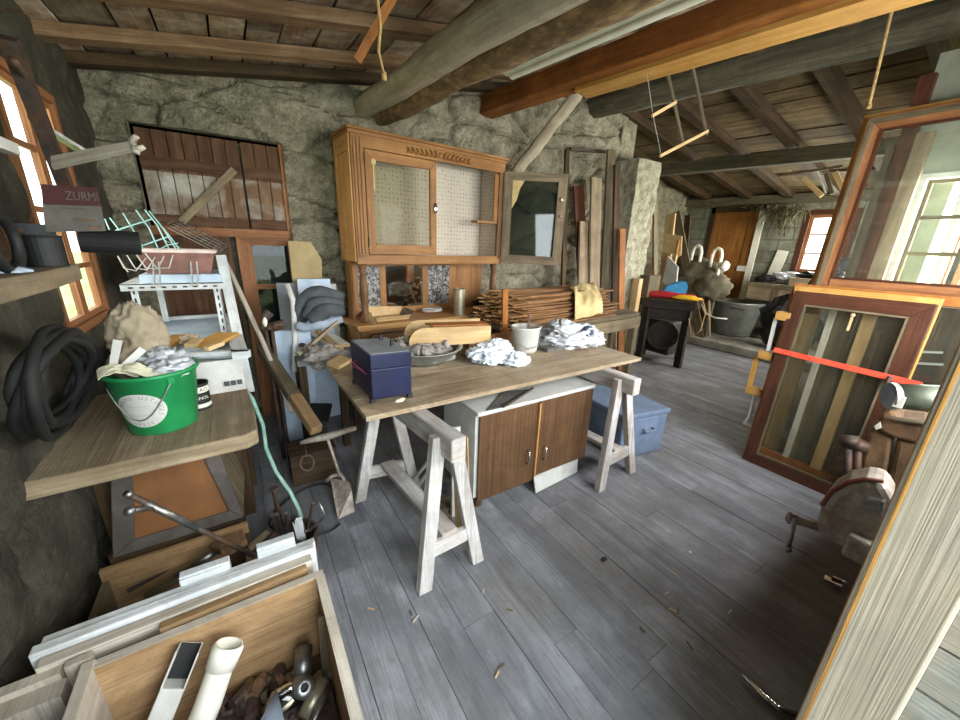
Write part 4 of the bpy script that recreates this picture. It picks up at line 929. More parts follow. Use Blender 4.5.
# turned legs
prof = [(0, 0), (.03, 0), (.034, .02), (.022, .045), (.03, .065), (.02, .085), (.03, .16), (.036, .27), (.03, .36), (.022, .42), (.033, .435), (.024, .45), (.034, .468), (.034, .5), (0, .5)]
for x in (.055, L - .05):
    m = MB(); m.lathe([(r, h * (Z0 - .02 - .885) / .5) for r, h in prof], F(x, .04, .885), 22); m.build('turned_leg', 'hutch_dark', t, smooth=True)
m = MB(); yb0, yb1 = D - .05, D - .03
for x0, x1, z0, z1 in ((0, .10, .885, Z0), (.30, .36, .885, Z0), (.74, .80, .885, Z0), (L - .10, L, .885, Z0), (.10, L - .1, Z0 - .05, Z0), (.10, L - .1, .885, .95)): lbox(m, F, x0, x1, yb0 - .005, yb1, z0, z1)
lbox(m, F, 0, .02, .18, D - .03, .885, Z0, 2); m.build('back_frame', 'hutch', t)
for x0, x1, mt, nm in ((.10, .30, 'marbled', 'patterned_panel'), (.36, .74, 'mirror', 'mirror'), (.80, 1.05, 'marbled', 'patterned_panel'), (1.05, L - .1, 'hutch', 'wood_panel')):
    m = MB(); m.quadplate(F(x0, yb0, .95), F(x1, yb0, .95), F(x1, yb0, Z0 - .05), F(x0, yb0, Z0 - .05), .006, RT @ V3((0, 1, 0))); m.build(nm, mt, t)
# things on the sideboard
p = ony(460, 316, 3.1); c = V3((p.x, 3.12, .885)); m = MB(); m.lathe([(0, 0), (.055, 0), (.058, .004), (.055, .01), (.055, .245), (.058, .25), (.055, .256), (.05, .25), (.05, .02), (0, .02)], c, 26); tag(m.build('tin_can', 'tin', smooth=False), 'tall dull metal can standing on the sideboard before the patterned panel', 'can')
t = thing('wooden_seed_tray', 'splayed pale wooden tray lying on the sideboard beside the left turned leg', 'tray', tuple(F(.3, .08, .887)))
m = MB(); lbox(m, F, .14, .44, .0, .2, .888, .898); m.build('bottom', 'pale', t)
m = MB(); m.quadplate(F(.14, .2, .898), F(.44, .2, .898), F(.48, .24, .965), F(.16, .24, .985), .01, RT @ V3((0, -1, .2))); m.build('side_board', 'pale', t)
m = MB(); m.quadplate(F(.44, 0, .898), F(.44, .2, .898), F(.51, .22, .955), F(.51, 0, .95), .01, (-1, 0, 0)); m.build('side_board', 'hutch_dark', t)
m = MB(); m.quadplate(F(.14, 0, .898), F(.44, 0, .898), F(.45, -.02, .93), F(.12, -.02, .93), .008, RT @ V3((0, 1, 0))); m.build('side_board', 'pale', t)
a = onz(361, 322, .887); m = MB(); m.prism([a, onz(376, 324, .887), onz(364, 300, 1.0)], (.012, .02, 0)); tag(m.build('wood_wedge', 'pale'), 'pale triangular wood offcut propped against the left turned leg', 'wedge')
c = onz(432, 312, .9); m = MB(); m.tube([c + V3((.1 * math.cos(k * .5), .07 * math.sin(k * .5), .006 + .0012 * k)) for k in range(28)], .0065, 6); tag(m.build('cable_loop', 'white', smooth=True), 'small loop of white cable on the sideboard in front of the mirror', 'cable')
m = MB(); m.prism([onz(470, 316, .887), onz(500, 318, .887), onz(498, 308, .887), onz(474, 308, .887)], (0, 0, .012)); tag(m.build('slate_slab', 'slate'), 'flat grey slab on the sideboard between can and right turned leg', 'slab')
m = MB(); m.blob(onz(478, 303, .94), (.05, .05, .04), .3, 2, 14, 9); tag(m.build('black_lump', 'black'), 'black lump beside the tall can on the sideboard', 'lump')

# ================================================================ BACK BENCH WITH THE STRIP PILE
A0 = V3((1.95, 2.42, 0)); A1 = V3((3.92, 2.62, 0)); u = (A1 - A0).normalized(); n = V3((-u.y, u.x, 0)); BL = (A1 - A0).length; BD = .50
t = thing('back_workbench', 'dark rough workbench behind the table carrying the pile of wooden strips', 'workbench', tuple((A0 + A1) / 2 + n * .3))
def P_(a, b, z): return A0 + u * a + n * b + V3((0, 0, z))
m = MB()
for k in range(4): m.hexa([P_(0, BD * k / 4, .81), P_(0, BD * (k + 1) / 4 - .006, .81), P_(0, BD * (k + 1) / 4 - .006, .85), P_(0, BD * k / 4, .85), P_(BL, BD * k / 4, .81), P_(BL, BD * (k + 1) / 4 - .006, .81), P_(BL, BD * (k + 1) / 4 - .006, .85), P_(BL, BD * k / 4, .85)])
m.build('top', 'greybrown', t)
m = MB(); m.bar(P_(0, .0, .74), P_(BL, .0, .74), .04, .13); m.build('front_rail', 'greybrown', t, bevel=.004)
for a in (.04, BL - .05):
    for b in (.03, BD - .05): m = MB(); m.bar(P_(a, b, 0), P_(a, b, .81), .08, .08, u); m.build('leg', 'greybrown', t)
random.seed(40)
for k, a in enumerate((1.45, 1.62, 1.78)):
    m = MB(); m.bar(P_(a, .15 + .03 * k, 0), P_(a + .03, .2, .72), .07, .025, n); tag(m.build('standing_plank', 'greybrown'), ('grey plank stored upright under the back bench, nearest the bag', 'grey plank stored upright under the back bench, middle one', 'grey plank stored upright under the back bench, nearest the bench end')[k], 'plank', 'planks under the back bench')
# pile of thin split strips: ends towards the table, all loose pieces of their own
random.seed(17)
protos = []
for k in range(4):
    Ls = (1.25, 1.45, 1.1, 1.35)[k]; m = MB(); wv = random.uniform(.05, .075); hv = random.uniform(.009, .016)
    q = []
    for x in (0, Ls): q += [V3((x, -wv / 2, 0)), V3((x, wv / 2, 0)), V3((x, wv / 2 * .9, hv)), V3((x, -wv / 2 * .9, hv))]
    m.hexa(q, None, 0, endmi=1)
    m.v = [p for p in m.v]
    o = m.build('wood_strip', ['lathpile', 'strip_end']); o['_k'] = (Ls, hv); protos.append(o)
lab = 'thin split wooden strip in the big pile on the back bench'
used = set(); layer = 0; count = 0
z = .852
while z < 1.125:
    f = (z - .85) / .275; half = .40 * (1 - .4 * f)
    b = -half
    while b < half:
        o = random.choice(protos); c = o.copy() if o.name in used else o
        if o.name in used: C.objects.link(c)
        used.add(o.name)
        ang = math.atan2(u.y, u.x) + random.gauss(.06, .05)
        st = P_(.06 + (half + b) * -.10 + random.gauss(0, .06), .27 + b * .7, z + random.uniform(0, .006))
        org = V3(o['_org']) if c is o else V3((0, 0, 0))
        c.location = st + V3((math.cos(ang), math.sin(ang), 0)) * (o['_k'][0] / 2); c.rotation_euler = (random.gauss(0, .12), random.gauss(0, .012), ang)
        tag(c, lab, 'wood strip', 'wooden strips piled on the back bench'); count += 1
        b += random.uniform(.066, .10)
    z += random.uniform(.014, .019)
for o in bpy.data.objects:
    if '_k' in o: del o['_k']
# yellowed cloth over the pile
m = MB()
p00, p10, p11, p01 = P_(.66, -.08, .90), P_(1.10, -.08, .93), P_(1.30, .22, 1.20), P_(.90, .20, 1.17)
def clf(a, b):
    q = p00.lerp(p10, a).lerp(p01.lerp(p11, a), b); return q + V3((-.4, -.5, .6)) * (.045 * noise.noise(V3((a * 2.2, b * 2.2, 2))) + .02 * noise.noise(V3((a * 6, b * 5, 5))) + .012 * math.sin(a * 9 + b * 4)) + V3((-.04, -.06, .05)) * math.sin(b * 3.1)
m.sheet(clf, 30, 30, .006); tag(m.build('yellowed_cloth', 'papery', smooth=True), 'stiff yellowed cloth draped over the near side of the strip pile', 'cloth')

# ---- planks leaning against the back wall and pillar
def leaner(a, b, y0, y1, wd, th, mat, label, z0=0, cat='plank', name='leaning_plank', group='planks leaning on the back wall'):
    """plank from foot to head, pixel columns of head; foot is straight below at floor depth y0"""
    h = ony(b[0], b[1], y1); q = ony(a[0], a[1], y0); d = (h - q).normalized(); f = q - d * ((q.z - z0) / d.z)
    m = MB(); m.bar(f, h, wd, th, (0, 1, 0)); return tag(m.build(name, mat), label, cat, group)
leaner((583, 280), (578, 186), 3.25, 3.40, .16, .03, 'mahog', 'dark reddish plank leaning on the stone wall, just right of the open glazed door')
leaner((594, 285), (596, 178), 3.14, 3.28, .17, .03, 'plank', 'orange-grey wide plank leaning on the stone wall beside the dark reddish one')
leaner((604, 290), (611, 150), 3.16, 3.34, .13, .03, 'greybrown', 'tallest grey plank leaning near the pillar')
leaner((584, 290), (586, 222), 3.17, 3.28, .21, .025, 'plank', 'short pale plank in front of the orange-grey one by the strip pile')
leaner((614, 288), (617, 165), 3.10, 3.19, .09, .03, 'darkwood', 'narrow dark plank leaning at the left edge of the pillar')
leaner((621, 290), (622, 229), 2.98, 3.08, .10, .03, 'orange', 'bright orange lath standing in front of the pillar foot')
leaner((564, 250), (567, 150), 3.3, 3.45, .06, .03, 'darkwood', 'thin dark post on the stone wall behind the open glazed door')
leaner((655, 260), (655, 182), 3.5, 3.62, .09, .03, 'greybrown', 'grey plank leaning against the right side of the pillar')
m = MB(); p = ony(603, 292, 3.0); m.bar((p.x - .15, 3.0, .852), (p.x - .13, 3.02, 1.10), .22, .05, (0, 1, 0)); tag(m.build('wood_block', 'plank'), 'square pale board end standing on the bench between the leaning planks', 'block')
m = MB(); a, b = ony(570, 149, 3.47), ony(609, 152, 3.47); m.bar(a, b, .04, .03); tag(m.build('hanging_rail', 'iron'), 'short horizontal iron bar on the stone wall above the leaning planks', 'bar')

# ---- second table with red and yellow cloth near the pillar
G0, G1 = V3((4.66, 3.10, 0)), V3((4.98, 2.55, 0)); G2, G3 = G1 + V3((.5, .28, 0)), G0 + V3((.5, .28, 0))
t = thing('machine_stand', 'dark iron machine stand with a wooden top beyond the pillar', 'stand', (5.0, 2.95, 0))
m = MB(); m.prism([p + V3((0, 0, .90)) for p in (G0, G1, G2, G3)], (0, 0, .03)); m.build('top', 'darkwood', t)
m = MB(); m.bar(G0 + V3((.03, .02, .85)), G1 + V3((.03, .02, .85)), .05, .1); m.bar(G0 + V3((.12, .0, .72)), G1 + V3((.06, .08, .72)), .14, .14); m.build('frame', 'darkiron', t)
for p in (G0.lerp(G2, .1), G1.lerp(G3, .1), G2.lerp(G0, .1), G3.lerp(G1, .1)): m = MB(); m.bar(p, p + V3((0, 0, .90)), .09, .06, (1, 0, 0)); m.build('leg', 'darkiron', t)
m = MB(); m.lathe([(0, 0), (.2, 0), (.2, .05), (.17, .05), (.17, .015), (0, .015)], G0.lerp(G1, .5) + V3((.1, .06, .42)), 26, (-.86, -.5, 0)); m.build('wheel', 'darkiron', t)
m = MB(); m.box((4.98, 2.8, .12), (5.3, 3.2, .6)); m.build('motor_housing', 'darkiron', t, bevel=.03)
p = [onz(640, 294, .86), onz(697, 299, .86)]; u2 = (p[1] - p[0])
t = None
m = MB(); GA = math.atan2((G1 - G0).y, (G1 - G0).x); gc = G0.lerp(G1, .38) + V3((.10, .06, .962)); m.blob(gc, (.42, .06, .055), .22, 2.2, 40, 20, 4, flat=-.026, rot=GA); tag(m.build('red_cloth', 'red', smooth=True), 'long folded red cloth lying on the machine stand', 'cloth')
m = MB(); m.blob(G0.lerp(G1, .82) + V3((.05, .03, .955)), (.17, .04, .04), .2, 2.5, 30, 16, 8, flat=-.02, rot=GA); tag(m.build('yellow_wrap', 'yellowcloth', smooth=True), 'yellow folded wrap at the end of the red cloth', 'wrap')
c = G0.lerp(G1, .62) + V3((.25, .14, .97)); m = MB()
m.prism([c + (G1 - G0).normalized() * a * .75 + V3((0, 0, b * .75)) for a, b in ((-.24, 0), (-.18, .14), (0, .22), (.12, .24), (.16, .16), (.15, .02), (.05, -.05))], (.03, .05, .01)); tag(m.build('dust_pan', 'bluescoop', bevel=.003), 'bright blue plastic scoop standing behind the red cloth', 'scoop')
m = MB(); m.blob(G0 + V3((.16, .04, .97)), (.04, .04, .04), .2, 2, 16, 10); tag(m.build('white_cup', 'cream', smooth=True), 'small white lump behind the left end of the red cloth', 'cup')
m = MB(); m.box((4.48, 3.08, .0), (4.56, 3.18, 1.18)); tag(m.build('wood_block', 'pale'), 'upright pale board standing between pillar and machine stand', 'block')
m = MB(); m.box((4.70, 3.08, .93), (4.95, 3.32, 1.22)); tag(m.build('dark_box', 'greybrown'), 'dark wooden box behind the pale upright block', 'box')
m = MB(); e_ = G1 + V3((.1, .06, 0)); m.tube([e_ + V3((-.06, .02, .94)), e_ + V3((-.02, -.1, .95)), e_ + V3((.03, -.14, .8)), e_ + V3((.02, -.13, .55)), e_ + V3((-.08, -.08, .45)), e_ + V3((-.12, -.02, .7))], .008, 6); tag(m.build('rope_loop', 'rope', smooth=True), 'looped cord hanging off the end of the machine stand', 'cord')
m = MB(); m.tube([onx(700, 300, 6.75), onx(705, 313, 6.5), onx(715, 318, 6.5), onx(727, 319, 6.5)], .012, 7); tag(m.build('white_hose', 'white', smooth=True), 'white bent pipe end sticking out beside the zinc tub', 'pipe')

# ---- boards and shelf in the alcove
for k, (x0, y0_, x1, y1_, X, wd, mt, lb) in enumerate(((663, 290, 671, 214, 6.1, .16, 'pale', 'narrow pale board standing in the alcove behind the pillar'), (690, 285, 676, 212, 6.6, .14, 'greybrown', 'dark sloping board leaning in the alcove near the far door'), (682, 292, 688, 215, 6.8, .1, 'darkwood', 'dark thin post standing in the alcove beside the far door'))):
    h = onx(x1, y1_, X); q_ = onx(x0, y0_, X); m = MB(); d = (h - q_).normalized(); f = q_ - d * (q_.z / d.z); m.bar(f, h, wd, .03, (1, 0, 0)); tag(m.build('leaning_board', mt), lb, 'board')
t = thing('wooden_chair', 'old wooden chair with rounded orange back behind the machine stand', 'chair', (6.05, 3.75, 0))
bx = 6.05
m = MB(); m.quadplate(onx(662, 252, bx), onx(681, 256, bx), onx(682, 236, bx), onx(663, 233, bx), .02, (1, 0, 0)); m.build('back_board', 'pale', t, bevel=.01)
m = MB(); m.box((bx - .4, 3.55, .78), (bx + .02, 3.98, .82)); m.build('seat', 'hutch_light', t)
for yy in (3.57, 3.95): m = MB(); m.bar((bx, yy, 0), (bx, yy, onx(662, 240, bx).z), .04, .04, (1, 0, 0)); m.build('leg', 'hutch_light', t); m = MB(); m.bar((bx - .38, yy, 0), (bx - .38, yy, .78), .04, .04, (1, 0, 0)); m.build('leg', 'hutch_light', t)
m = MB(); m.quadplate(onx(662, 283, 5.8), onx(676, 285, 5.8), onx(678, 267, 5.8), onx(668, 256, 5.8), .02, (1, 0, 0)); tag(m.build('white_board', 'white'), 'small tilted off-white board behind the red cloth', 'board')
m = MB(); m.box((4.65, 4.35, 1.75), (5.9, 4.7, 1.79)); tag(m.build('wall_shelf', 'darkwood'), 'dark shelf board on the alcove wall behind the pillar', 'shelf')
# canvas covered garden seat with white hoop handles
c = onx(703, 273, 6.7); t = thing('covered_barrow', 'barrow under olive canvas with two white hoop handles, before the far door', 'barrow', (6.8, 3.45, .14))
m = MB(); m.blob((6.85, 3.68, 1.16), (.3, .48, .30), .2, 1.6, 40, 24, 5); m.blob((6.8, 3.3, 1.0), (.25, .28, .24), .25, 1.6, 30, 18, 9); m.blob((6.85, 3.75, .75), (.3, .3, .4), .3, 1.6, 30, 18, 12); m.build('canvas_cover', 'canvas', t, smooth=True)
for px, py in ((697, 252), (717, 255)):
    m = MB(); cc = onx(px, py, 6.72); m.tube([cc + V3((0, .07, -.5)), cc + V3((0, .075, 0)), cc + V3((0, .05, .08)), cc + V3((0, 0, .11)), cc + V3((0, -.05, .08)), cc + V3((0, -.075, 0)), cc + V3((0, -.07, -.5))], .026, 9); m.build('handle', 'cream', t, smooth=True)
m = MB(); m.blob(onx(724, 266, 6.6), (.07, .08, .08), .2, 2, 14, 10); m.build('grip', 'cream', t, smooth=True)
for yy in (3.2, 3.75): m = MB(); m.bar((6.75, yy, .14), (6.8, yy, .9), .05, .05, (1, 0, 0)); m.build('leg', 'canvas', t)
m = MB(); m.bar((6.6, 3.05, .2), (6.75, 3.3, 1.0), .03, .03, (1, 0, 0)); tag(m.build('hay_rake_stick', 'plank'), 'thin stick leaning against the canvas barrow near the tub', 'stick')
# zinc tub
t = thing('zinc_tub', 'large grey zinc tub standing on the concrete step', 'tub', (7.45, 3.10, .14))
m = MB(); m.lathe([(0, .04), (.27, .04), (.28, 0), (.285, .03), (.385, .57), (.40, .585), (.40, .60), (.385, .60), (.27, .06), (0, .06)], (7.45, 3.08, .14), 40); m.build('body', 'zinc', t, smooth=True)
m = MB(); m.lathe([(0, .53), (.37, .535)], (7.45, 3.08, .14), 32); m.build('cover', 'greyblue', t)
c = onx(737, 309, 7.08); m = MB(); m.tube([c + V3((0.01, .1, -.01)), c + V3((-.035, .09, .01)), c + V3((-.04, 0, .015)), c + V3((-.035, -.09, .01)), c + V3((.01, -.1, -.01))], .012, 8); m.build('handle', 'iron', t, smooth=True)
# far bench under the window, with clutter
t = thing('far_workbench', 'wooden workbench under the far window', 'workbench', (7.85, 2.45, .14))
m = MB(); m.box((7.45, 1.7, 1.02), (8.15, 3.02, 1.08)); m.build('top', 'greybrown', t)
m = MB(); m.box((7.47, 1.7, .80), (7.5, 3.0, 1.02)); m.build('front_board', 'plank', t)
for x in (7.5, 8.05):
    for y in (1.8, 2.58): m = MB(); m.box((x - .04, y - .04, .14), (x + .04, y + .04, 1.02)); m.build('leg', 'greybrown', t)
m = MB(); m.box((7.5, 1.75, .42), (8.1, 2.6, .45)); m.build('lower_shelf', 'darkwood', t)
random.seed(77)
m = MB(); m.bar((8.15, 2.95, 1.08), (8.19, 2.88, 1.62), .17, .02, (1, 0, 0)); tag(m.build('white_board', 'cream'), 'narrow white board leaning on the block wall beside the far window', 'board')
m = MB(); m.box((7.5, 2.05, 1.08), (7.75, 2.45, 1.2)); tag(m.build('brown_box', 'plank'), 'brown wooden box on the front of the far workbench', 'box')
m = MB(); m.blob((7.85, 2.62, 1.17), (.14, .22, .1), .4, 2, 24, 14, 3, flat=-.09); tag(m.build('white_bag', 'plastic'), 'crumpled white bag on the far workbench below the window', 'bag')
m = MB(); m.blob((7.7, 2.86, 1.13), (.12, .15, .07), .5, 2, 20, 12, 6, flat=-.05); tag(m.build('dark_rag', 'black'), 'dark rag on the left end of the far workbench', 'rag')
m = MB(); m.blob((7.8, 2.25, 1.24), (.12, .2, .06), .5, 2, 20, 12, 9); m.blob((7.95, 2.3, 1.13), (.12, .25, .06), .5, 2, 20, 12, 9, flat=-.05); tag(m.build('black_net', 'black'), 'black heap of netting on the far workbench beside the brown box', 'netting')
t = thing('milk_churn', 'grey metal drum with a black rounded lid on the far workbench', 'drum', (7.65, 1.93, 1.08))
m = MB(); m.lathe([(0, 0), (.2, 0), (.21, .2), (.19, .28), (0, .28)], (7.65, 1.93, 1.08), 24); m.build('body', 'zinc', t, smooth=True)
m = MB(); m.lathe([(0, .27), (.23, .27), (.25, .31), (.24, .40), (.2, .45), (0, .46)], (7.65, 1.93, 1.08), 24); m.build('lid', 'blackrubber', t, smooth=True)
t = thing('black_hoses', 'bundle of black curved hoses beside the metal drum', 'hose', (7.3, 1.8, .9))
for k in range(3): m = MB(); m.tube([onx(805 + 4 * k, 291 + 4 * k, 7.0), onx(813 + 4 * k, 280 + 3 * k, 7.0), onx(824 + 3 * k, 273 + 3 * k, 7.0), onx(840 + 2 * k, 268 + 3 * k, 7.0)], .028, 9); m.build('hose', 'blackrubber', t, smooth=True)
m = MB(); m.blob((6.9, 2.1, .55), (.25, .35, .4), .35, 1.6, 28, 18, 15); tag(m.build('dark_sack', 'blackrubber'), 'dark bulging sack on the step between tub and window frames', 'sack')

# ================================================================ WINDOW FRAMES LEANING ON THE PARTITION
# order from the back: tall frame, wide orange frame, yellow frame, mahogany glazed sash
def panel(name, label, cat, base, yaw_pts, mats, wd, th, glassm=None, extra=None, group=None):
    a, b, c_, d = map(V3, yaw_pts); back = (b - a).cross(d - a).normalized()
    if back.x < 0: back = -back
    t = thing(name, label, cat, tuple((a + b) / 2), group)
    m = MB(); ia = frame4(m, a, b, c_, d, wd, th, back); m.build('frame', mats, t, bevel=.003)
    if glassm:
        m = MB(); m.quadplate(*[p + back * th * .5 for p in ia], .003, back); m.build('pane', glassm, t)
    return t, ia, back
# tall casement, standing on the floor at the back
a, b = V3((3.50, .92, 0)), V3((3.50, .12, 0)); d, c_ = onx(868, 118, 3.62), V3((3.62, .14, 0))
c_.z = d.z + .0; d0 = V3((3.62, d.y, d.z)); a.y = d.y + .02
t, ia, bk = panel('tall_casement', 'tallest orange-brown glazed window frame, standing behind the other frames', 'window frame', None, (a, b, c_, d0), 'redwood', [.15, .1, .085, .085], .05, None)
m = MB(); frame4(m, a + V3((.05, .035, 0)), b + V3((.05, -.03, 0)), c_ + V3((.05, -.03, .03)), d0 + V3((.05, .035, .03)), .05, .035, bk); m.build('outer_frame', 'yellow', t, bevel=.003)
zi = 1.30
m = MB(); m.bar(ia[0].lerp(ia[3], .55) + bk * .02, ia[1].lerp(ia[2], .55) + bk * .02, .05, .09); m.build('mid_rail', 'redwood', t)
m = MB(); m.quadplate(*[p + bk * .02 for p in (ia[0].lerp(ia[3], .57), ia[1].lerp(ia[2], .57), ia[2], ia[3])], .003, bk); m.build('pane', 'winglass', t)
m = MB(); frame4(m, *[p - bk * .008 for p in (ia[0].lerp(ia[3], .57), ia[1].lerp(ia[2], .57), ia[2], ia[3])], .016, .012, bk); m.build('glazing_bead', 'mahog', t)
m = MB(); frame4(m, *[p - bk * .006 for p in (a + V3((0, -.012, .02)), b + V3((0, .012, .02)), c_ + V3((0, .012, -.012)), d0 + V3((0, -.012, -.012)))], .03, .012, bk); m.build('dark_edge', 'greybrown', t)
m = MB(); m.bar((3.64, .76, 0), (3.71, .76, 2.30), .14, .05, (1, 0, 0)); tag(m.build('wooden_post', 'plank'), 'pale wide board standing behind the glass of the tallest frame', 'board')
m = MB(); m.bar((3.62, .86, 0), (3.70, .855, 2.25), .05, .04, (1, 0, 0)); tag(m.build('wooden_post', 'greybrown'), 'narrow grey batten behind the glass of the tallest frame', 'batten')
# wide orange frame
z1 = onx(791, 283, 3.38).z; a, b, c_, d = V3((3.28, 1.055, 0)), V3((3.28, .06, 0)), V3((3.38, .06, z1)), V3((3.38, 1.075, z1))
t, ia, bk = panel('wide_sash', 'wide orange window sash whose top rail shows above the dark glazed one', 'window frame', None, (a, b, c_, d), 'orange', [.1, .09, .055, .09], .05, None)
m = MB(); m.bar(ia[0].lerp(ia[1], .42) + bk * .02, ia[3].lerp(ia[2], .42) + bk * .02, .06, .04, bk); m.build('mullion', 'pale', t)
m = MB(); m.bar(ia[0].lerp(ia[1], .2) + bk * .02, ia[3].lerp(ia[2], .2) + bk * .02, .03, .04, bk); m.build('mullion', 'white', t)
m = MB(); m.quadplate(*[p + bk * .03 for p in ia], .003, bk); m.build('pane', 'winglass', t)
for k, (yy, wd, mt, h, lb) in enumerate(((.93, .09, 'pale', 1.15, 'pale board imitating a reflection in the dark glazed sash, left one'), (.76, .14, 'plank', 1.2, 'grey-brown board imitating a reflection in the dark glazed sash, middle one'), (.60, .08, 'batten', 1.1, 'brown board imitating a reflection in the dark glazed sash, right one'))):
    m = MB(); m.bar((3.385, yy, 0), (3.45, yy + .01, h), .02, wd, (0, 1, 0)); tag(m.build('reflection_board', mt), lb, 'board', 'boards behind the glazed sash')  # boards added behind the pane to imitate reflections in its glass
# edge fittings: bolt rods and blocks on the edge of the wide sash
for (x0, y0_, x1, y1_, nm, mt, wd, lb) in ((776, 318, 768, 351, 'window_bolt', 'white', .02, 'upper white metal bolt rod along the left edge of the frames'), (757, 357, 748, 393, 'wood_batten', 'yellow', .03, 'yellow wooden batten between two blocks at the left edge of the frames'), (755, 394, 749, 417, 'window_bolt', 'white', .018, 'lower white metal bolt rod with hook at the left edge of the frames')):
    m = MB(); m.bar(onx(x0, y0_, 3.30), onx(x1, y1_, 3.26), wd, wd, (1, 0, 0))
    if nm == 'window_bolt' and y0_ > 350: m.bar(onx(749, 417, 3.26), onx(744, 423, 3.26), wd, wd, (1, 0, 0)); m.bar(onx(744, 423, 3.26), onx(752, 427, 3.26), wd, wd, (1, 0, 0))
    tag(m.build(nm, mt), lb, 'fitting')
for (x, y_, lb) in ((765, 355, 'upper yellow wooden block on the left edge of the frames'), (755, 391, 'lower yellow wooden block on the left edge of the frames'), (783, 316, 'topmost small wooden block on the left edge of the frames')):
    p = onx(x, y_, 3.27); m = MB(); m.box(p + V3((-.02, -.05, -.03)), p + V3((.04, .04, .03))); tag(m.build('wood_block', 'yellow', bevel=.003), lb, 'block')
# yellow new frame and mahogany sash in front
LN = .10
def leanq(x, y0, y1, z1, ln): return (V3((x, y0, 0)), V3((x, y1, 0)), V3((x + ln, y1, z1)), V3((x + ln, y0, z1)))
zt = onx(790, 290, 3.27).z
t, ia, bk = panel('pine_frame', 'new yellow pine frame right behind the dark glazed sash', 'window frame', None, leanq(3.225, 1.045, .36, zt + .03, LN), 'yellow', .06, .04)
t, ia, bk = panel('mahogany_sash', 'dark brown glazed window sash in front, with a red strap across', 'window frame', None, leanq(3.165, 1.02, .365, zt, LN), 'mahog', [.085, .085, .085, .075], .045, 'dustglass')
sp = [q + bk * .0 for q in ia]
m = MB(); frame4(m, *[p - bk * .002 for p in ia], .012, .015, bk); m.build('glazing_bead', 'greybrown', t)
m = MB(); p = ia[3].lerp(ia[2], .52) - bk * .004; m.bar(p + V3((0, 0, -.02)), p + V3((0, 0, -.13)), .012, .008, bk); m.blob(p + V3((0, 0, -.03)), (.012, .012, .012), 0, 1, 10, 6); m.build('latch', 'pale', t)
# red strap and its clamp
za = .853
def fx(z): return 3.165 + LN * z / zt
m = MB(); m.quadplate((fx(.84) - .012, 1.03, .872), (fx(.84) - .012, .30, .845), (fx(.87) - .012, .30, .880), (fx(.87) - .012, 1.03, .905), .006, (1, 0, 0)); tag(m.build('red_strap', 'redstrap'), 'red strap tied across the dark glazed sash', 'strap')
p = onx(888, 382, 3.195); m = MB(); m.tube([p + V3((0, 0, .035)), p + V3((-.01, 0, 0)), p + V3((0, 0, -.04))], .012, 8); tag(m.build('strap_hook', 'iron'), 'dark hook holding the red strap on the sash edge', 'hook')
m = MB(); m.tube([onx(905, 386, 3.225), onx(930, 386, 3.2), onx(945, 386, 3.15)], .005, 6); m.tube([onx(922, 386, 3.21), onx(932, 402, 3.18)], .005, 6); tag(m.build('wire_piece', 'greywire'), 'thin bent wire at the end of the red strap', 'wire')
for k, (z, y0, y1) in enumerate(((1.02, .30, .46), (.95, .28, .44))):
    m = MB(); m.bar((3.52, y0, z), (3.50, y1, z - .03), .02, .012); tag(m.build('white_peg_or_highlight', 'white'), ('upper', 'lower')[k] + ' white bar painted as a reflected highlight right of the frames', 'strip')  # white bars stand in for highlights reflected on the dark board
m = MB(); m.box((3.55, .0, 0), (3.60, .62, 1.28)); tag(m.build('dark_board', 'darkwood'), 'dark board standing behind the right edge of the frames', 'board')
m = MB(); m.bar((3.66, .80, 0), (3.70, .80, 2.62), .07, .05, (1, 0, 0)); tag(m.build('corner_post', 'mahog'), 'dark brown post at the corner of the plastered partition', 'post')

# ================================================================ NEAR BENCH WITH THE VICES
t = thing('near_workbench', 'wooden workbench along the near wall carrying the two vices', 'workbench', (2.0, -.05, 0))
m = MB(); m.box((1.42, -.19, .62), (2.75, .10, .68)); m.build('top', 'greybrown', t)
for x in (1.5, 2.65):
    for y in (-.14, .04): m = MB(); m.box((x - .04, y - .04, 0), (x + .04, y + .04, .62)); m.build('leg', 'greybrown', t)
# grey vice
t = thing('bench_vice', 'grey cast-iron vice with rounded body and a tommy bar, nearest the door post', 'vice', (1.5, .12, .68))
def vy(px, py, x=1.5): return onx(px, py, x)
m = MB(); prof = [vy(816, 524), vy(821, 507), vy(832, 493), vy(848, 484), vy(866, 481), vy(884, 484), vy(893, 500), vy(890, 540), vy(868, 560), vy(840, 548), vy(815, 533)]
m.prism(prof, (.14, 0.02, 0)); m.build('body', 'castgrey', t, bevel=.02)
m = MB(); m.tube([p + V3((.01, .003, .002)) for p in prof[1:6]], .006, 6); m.build('painted_edge', plain('worn_red_paint', '#7a3a2e', '#8c5a48', .7), t)
m = MB(); q0, q1 = vy(822, 528, 1.53), vy(793, 519, 1.53); m.tube([q0, q1], .014, 14); m.build('screw', 'castgrey', t, smooth=True)
m = MB(); m.tube([q1 + (q1 - q0) * -.1, q1 + (q1 - q0) * .16], .021, 16); m.tube([q1 + (q1 - q0) * .16, q1 + (q1 - q0) * .24], .012, 12); m.build('screw_head', 'steel', t, smooth=True)
m = MB(); ta = vy(794, 522, 1.5); tb = vy(788, 549, 1.49); m.tube([ta + V3((0, 0, .012)), tb], .0075, 10); m.blob(tb, (.012, .012, .012), 0, 1, 12, 8); m.build('tommy_bar', 'steel', t, smooth=True)
m = MB(); m.prism([vy(860, 503, 1.46), vy(866, 499, 1.46), vy(884, 502, 1.46), vy(882, 512, 1.46), vy(866, 510, 1.46)], (.03, 0, 0)); m.build('jaw_plate', 'steel', t, bevel=.004)
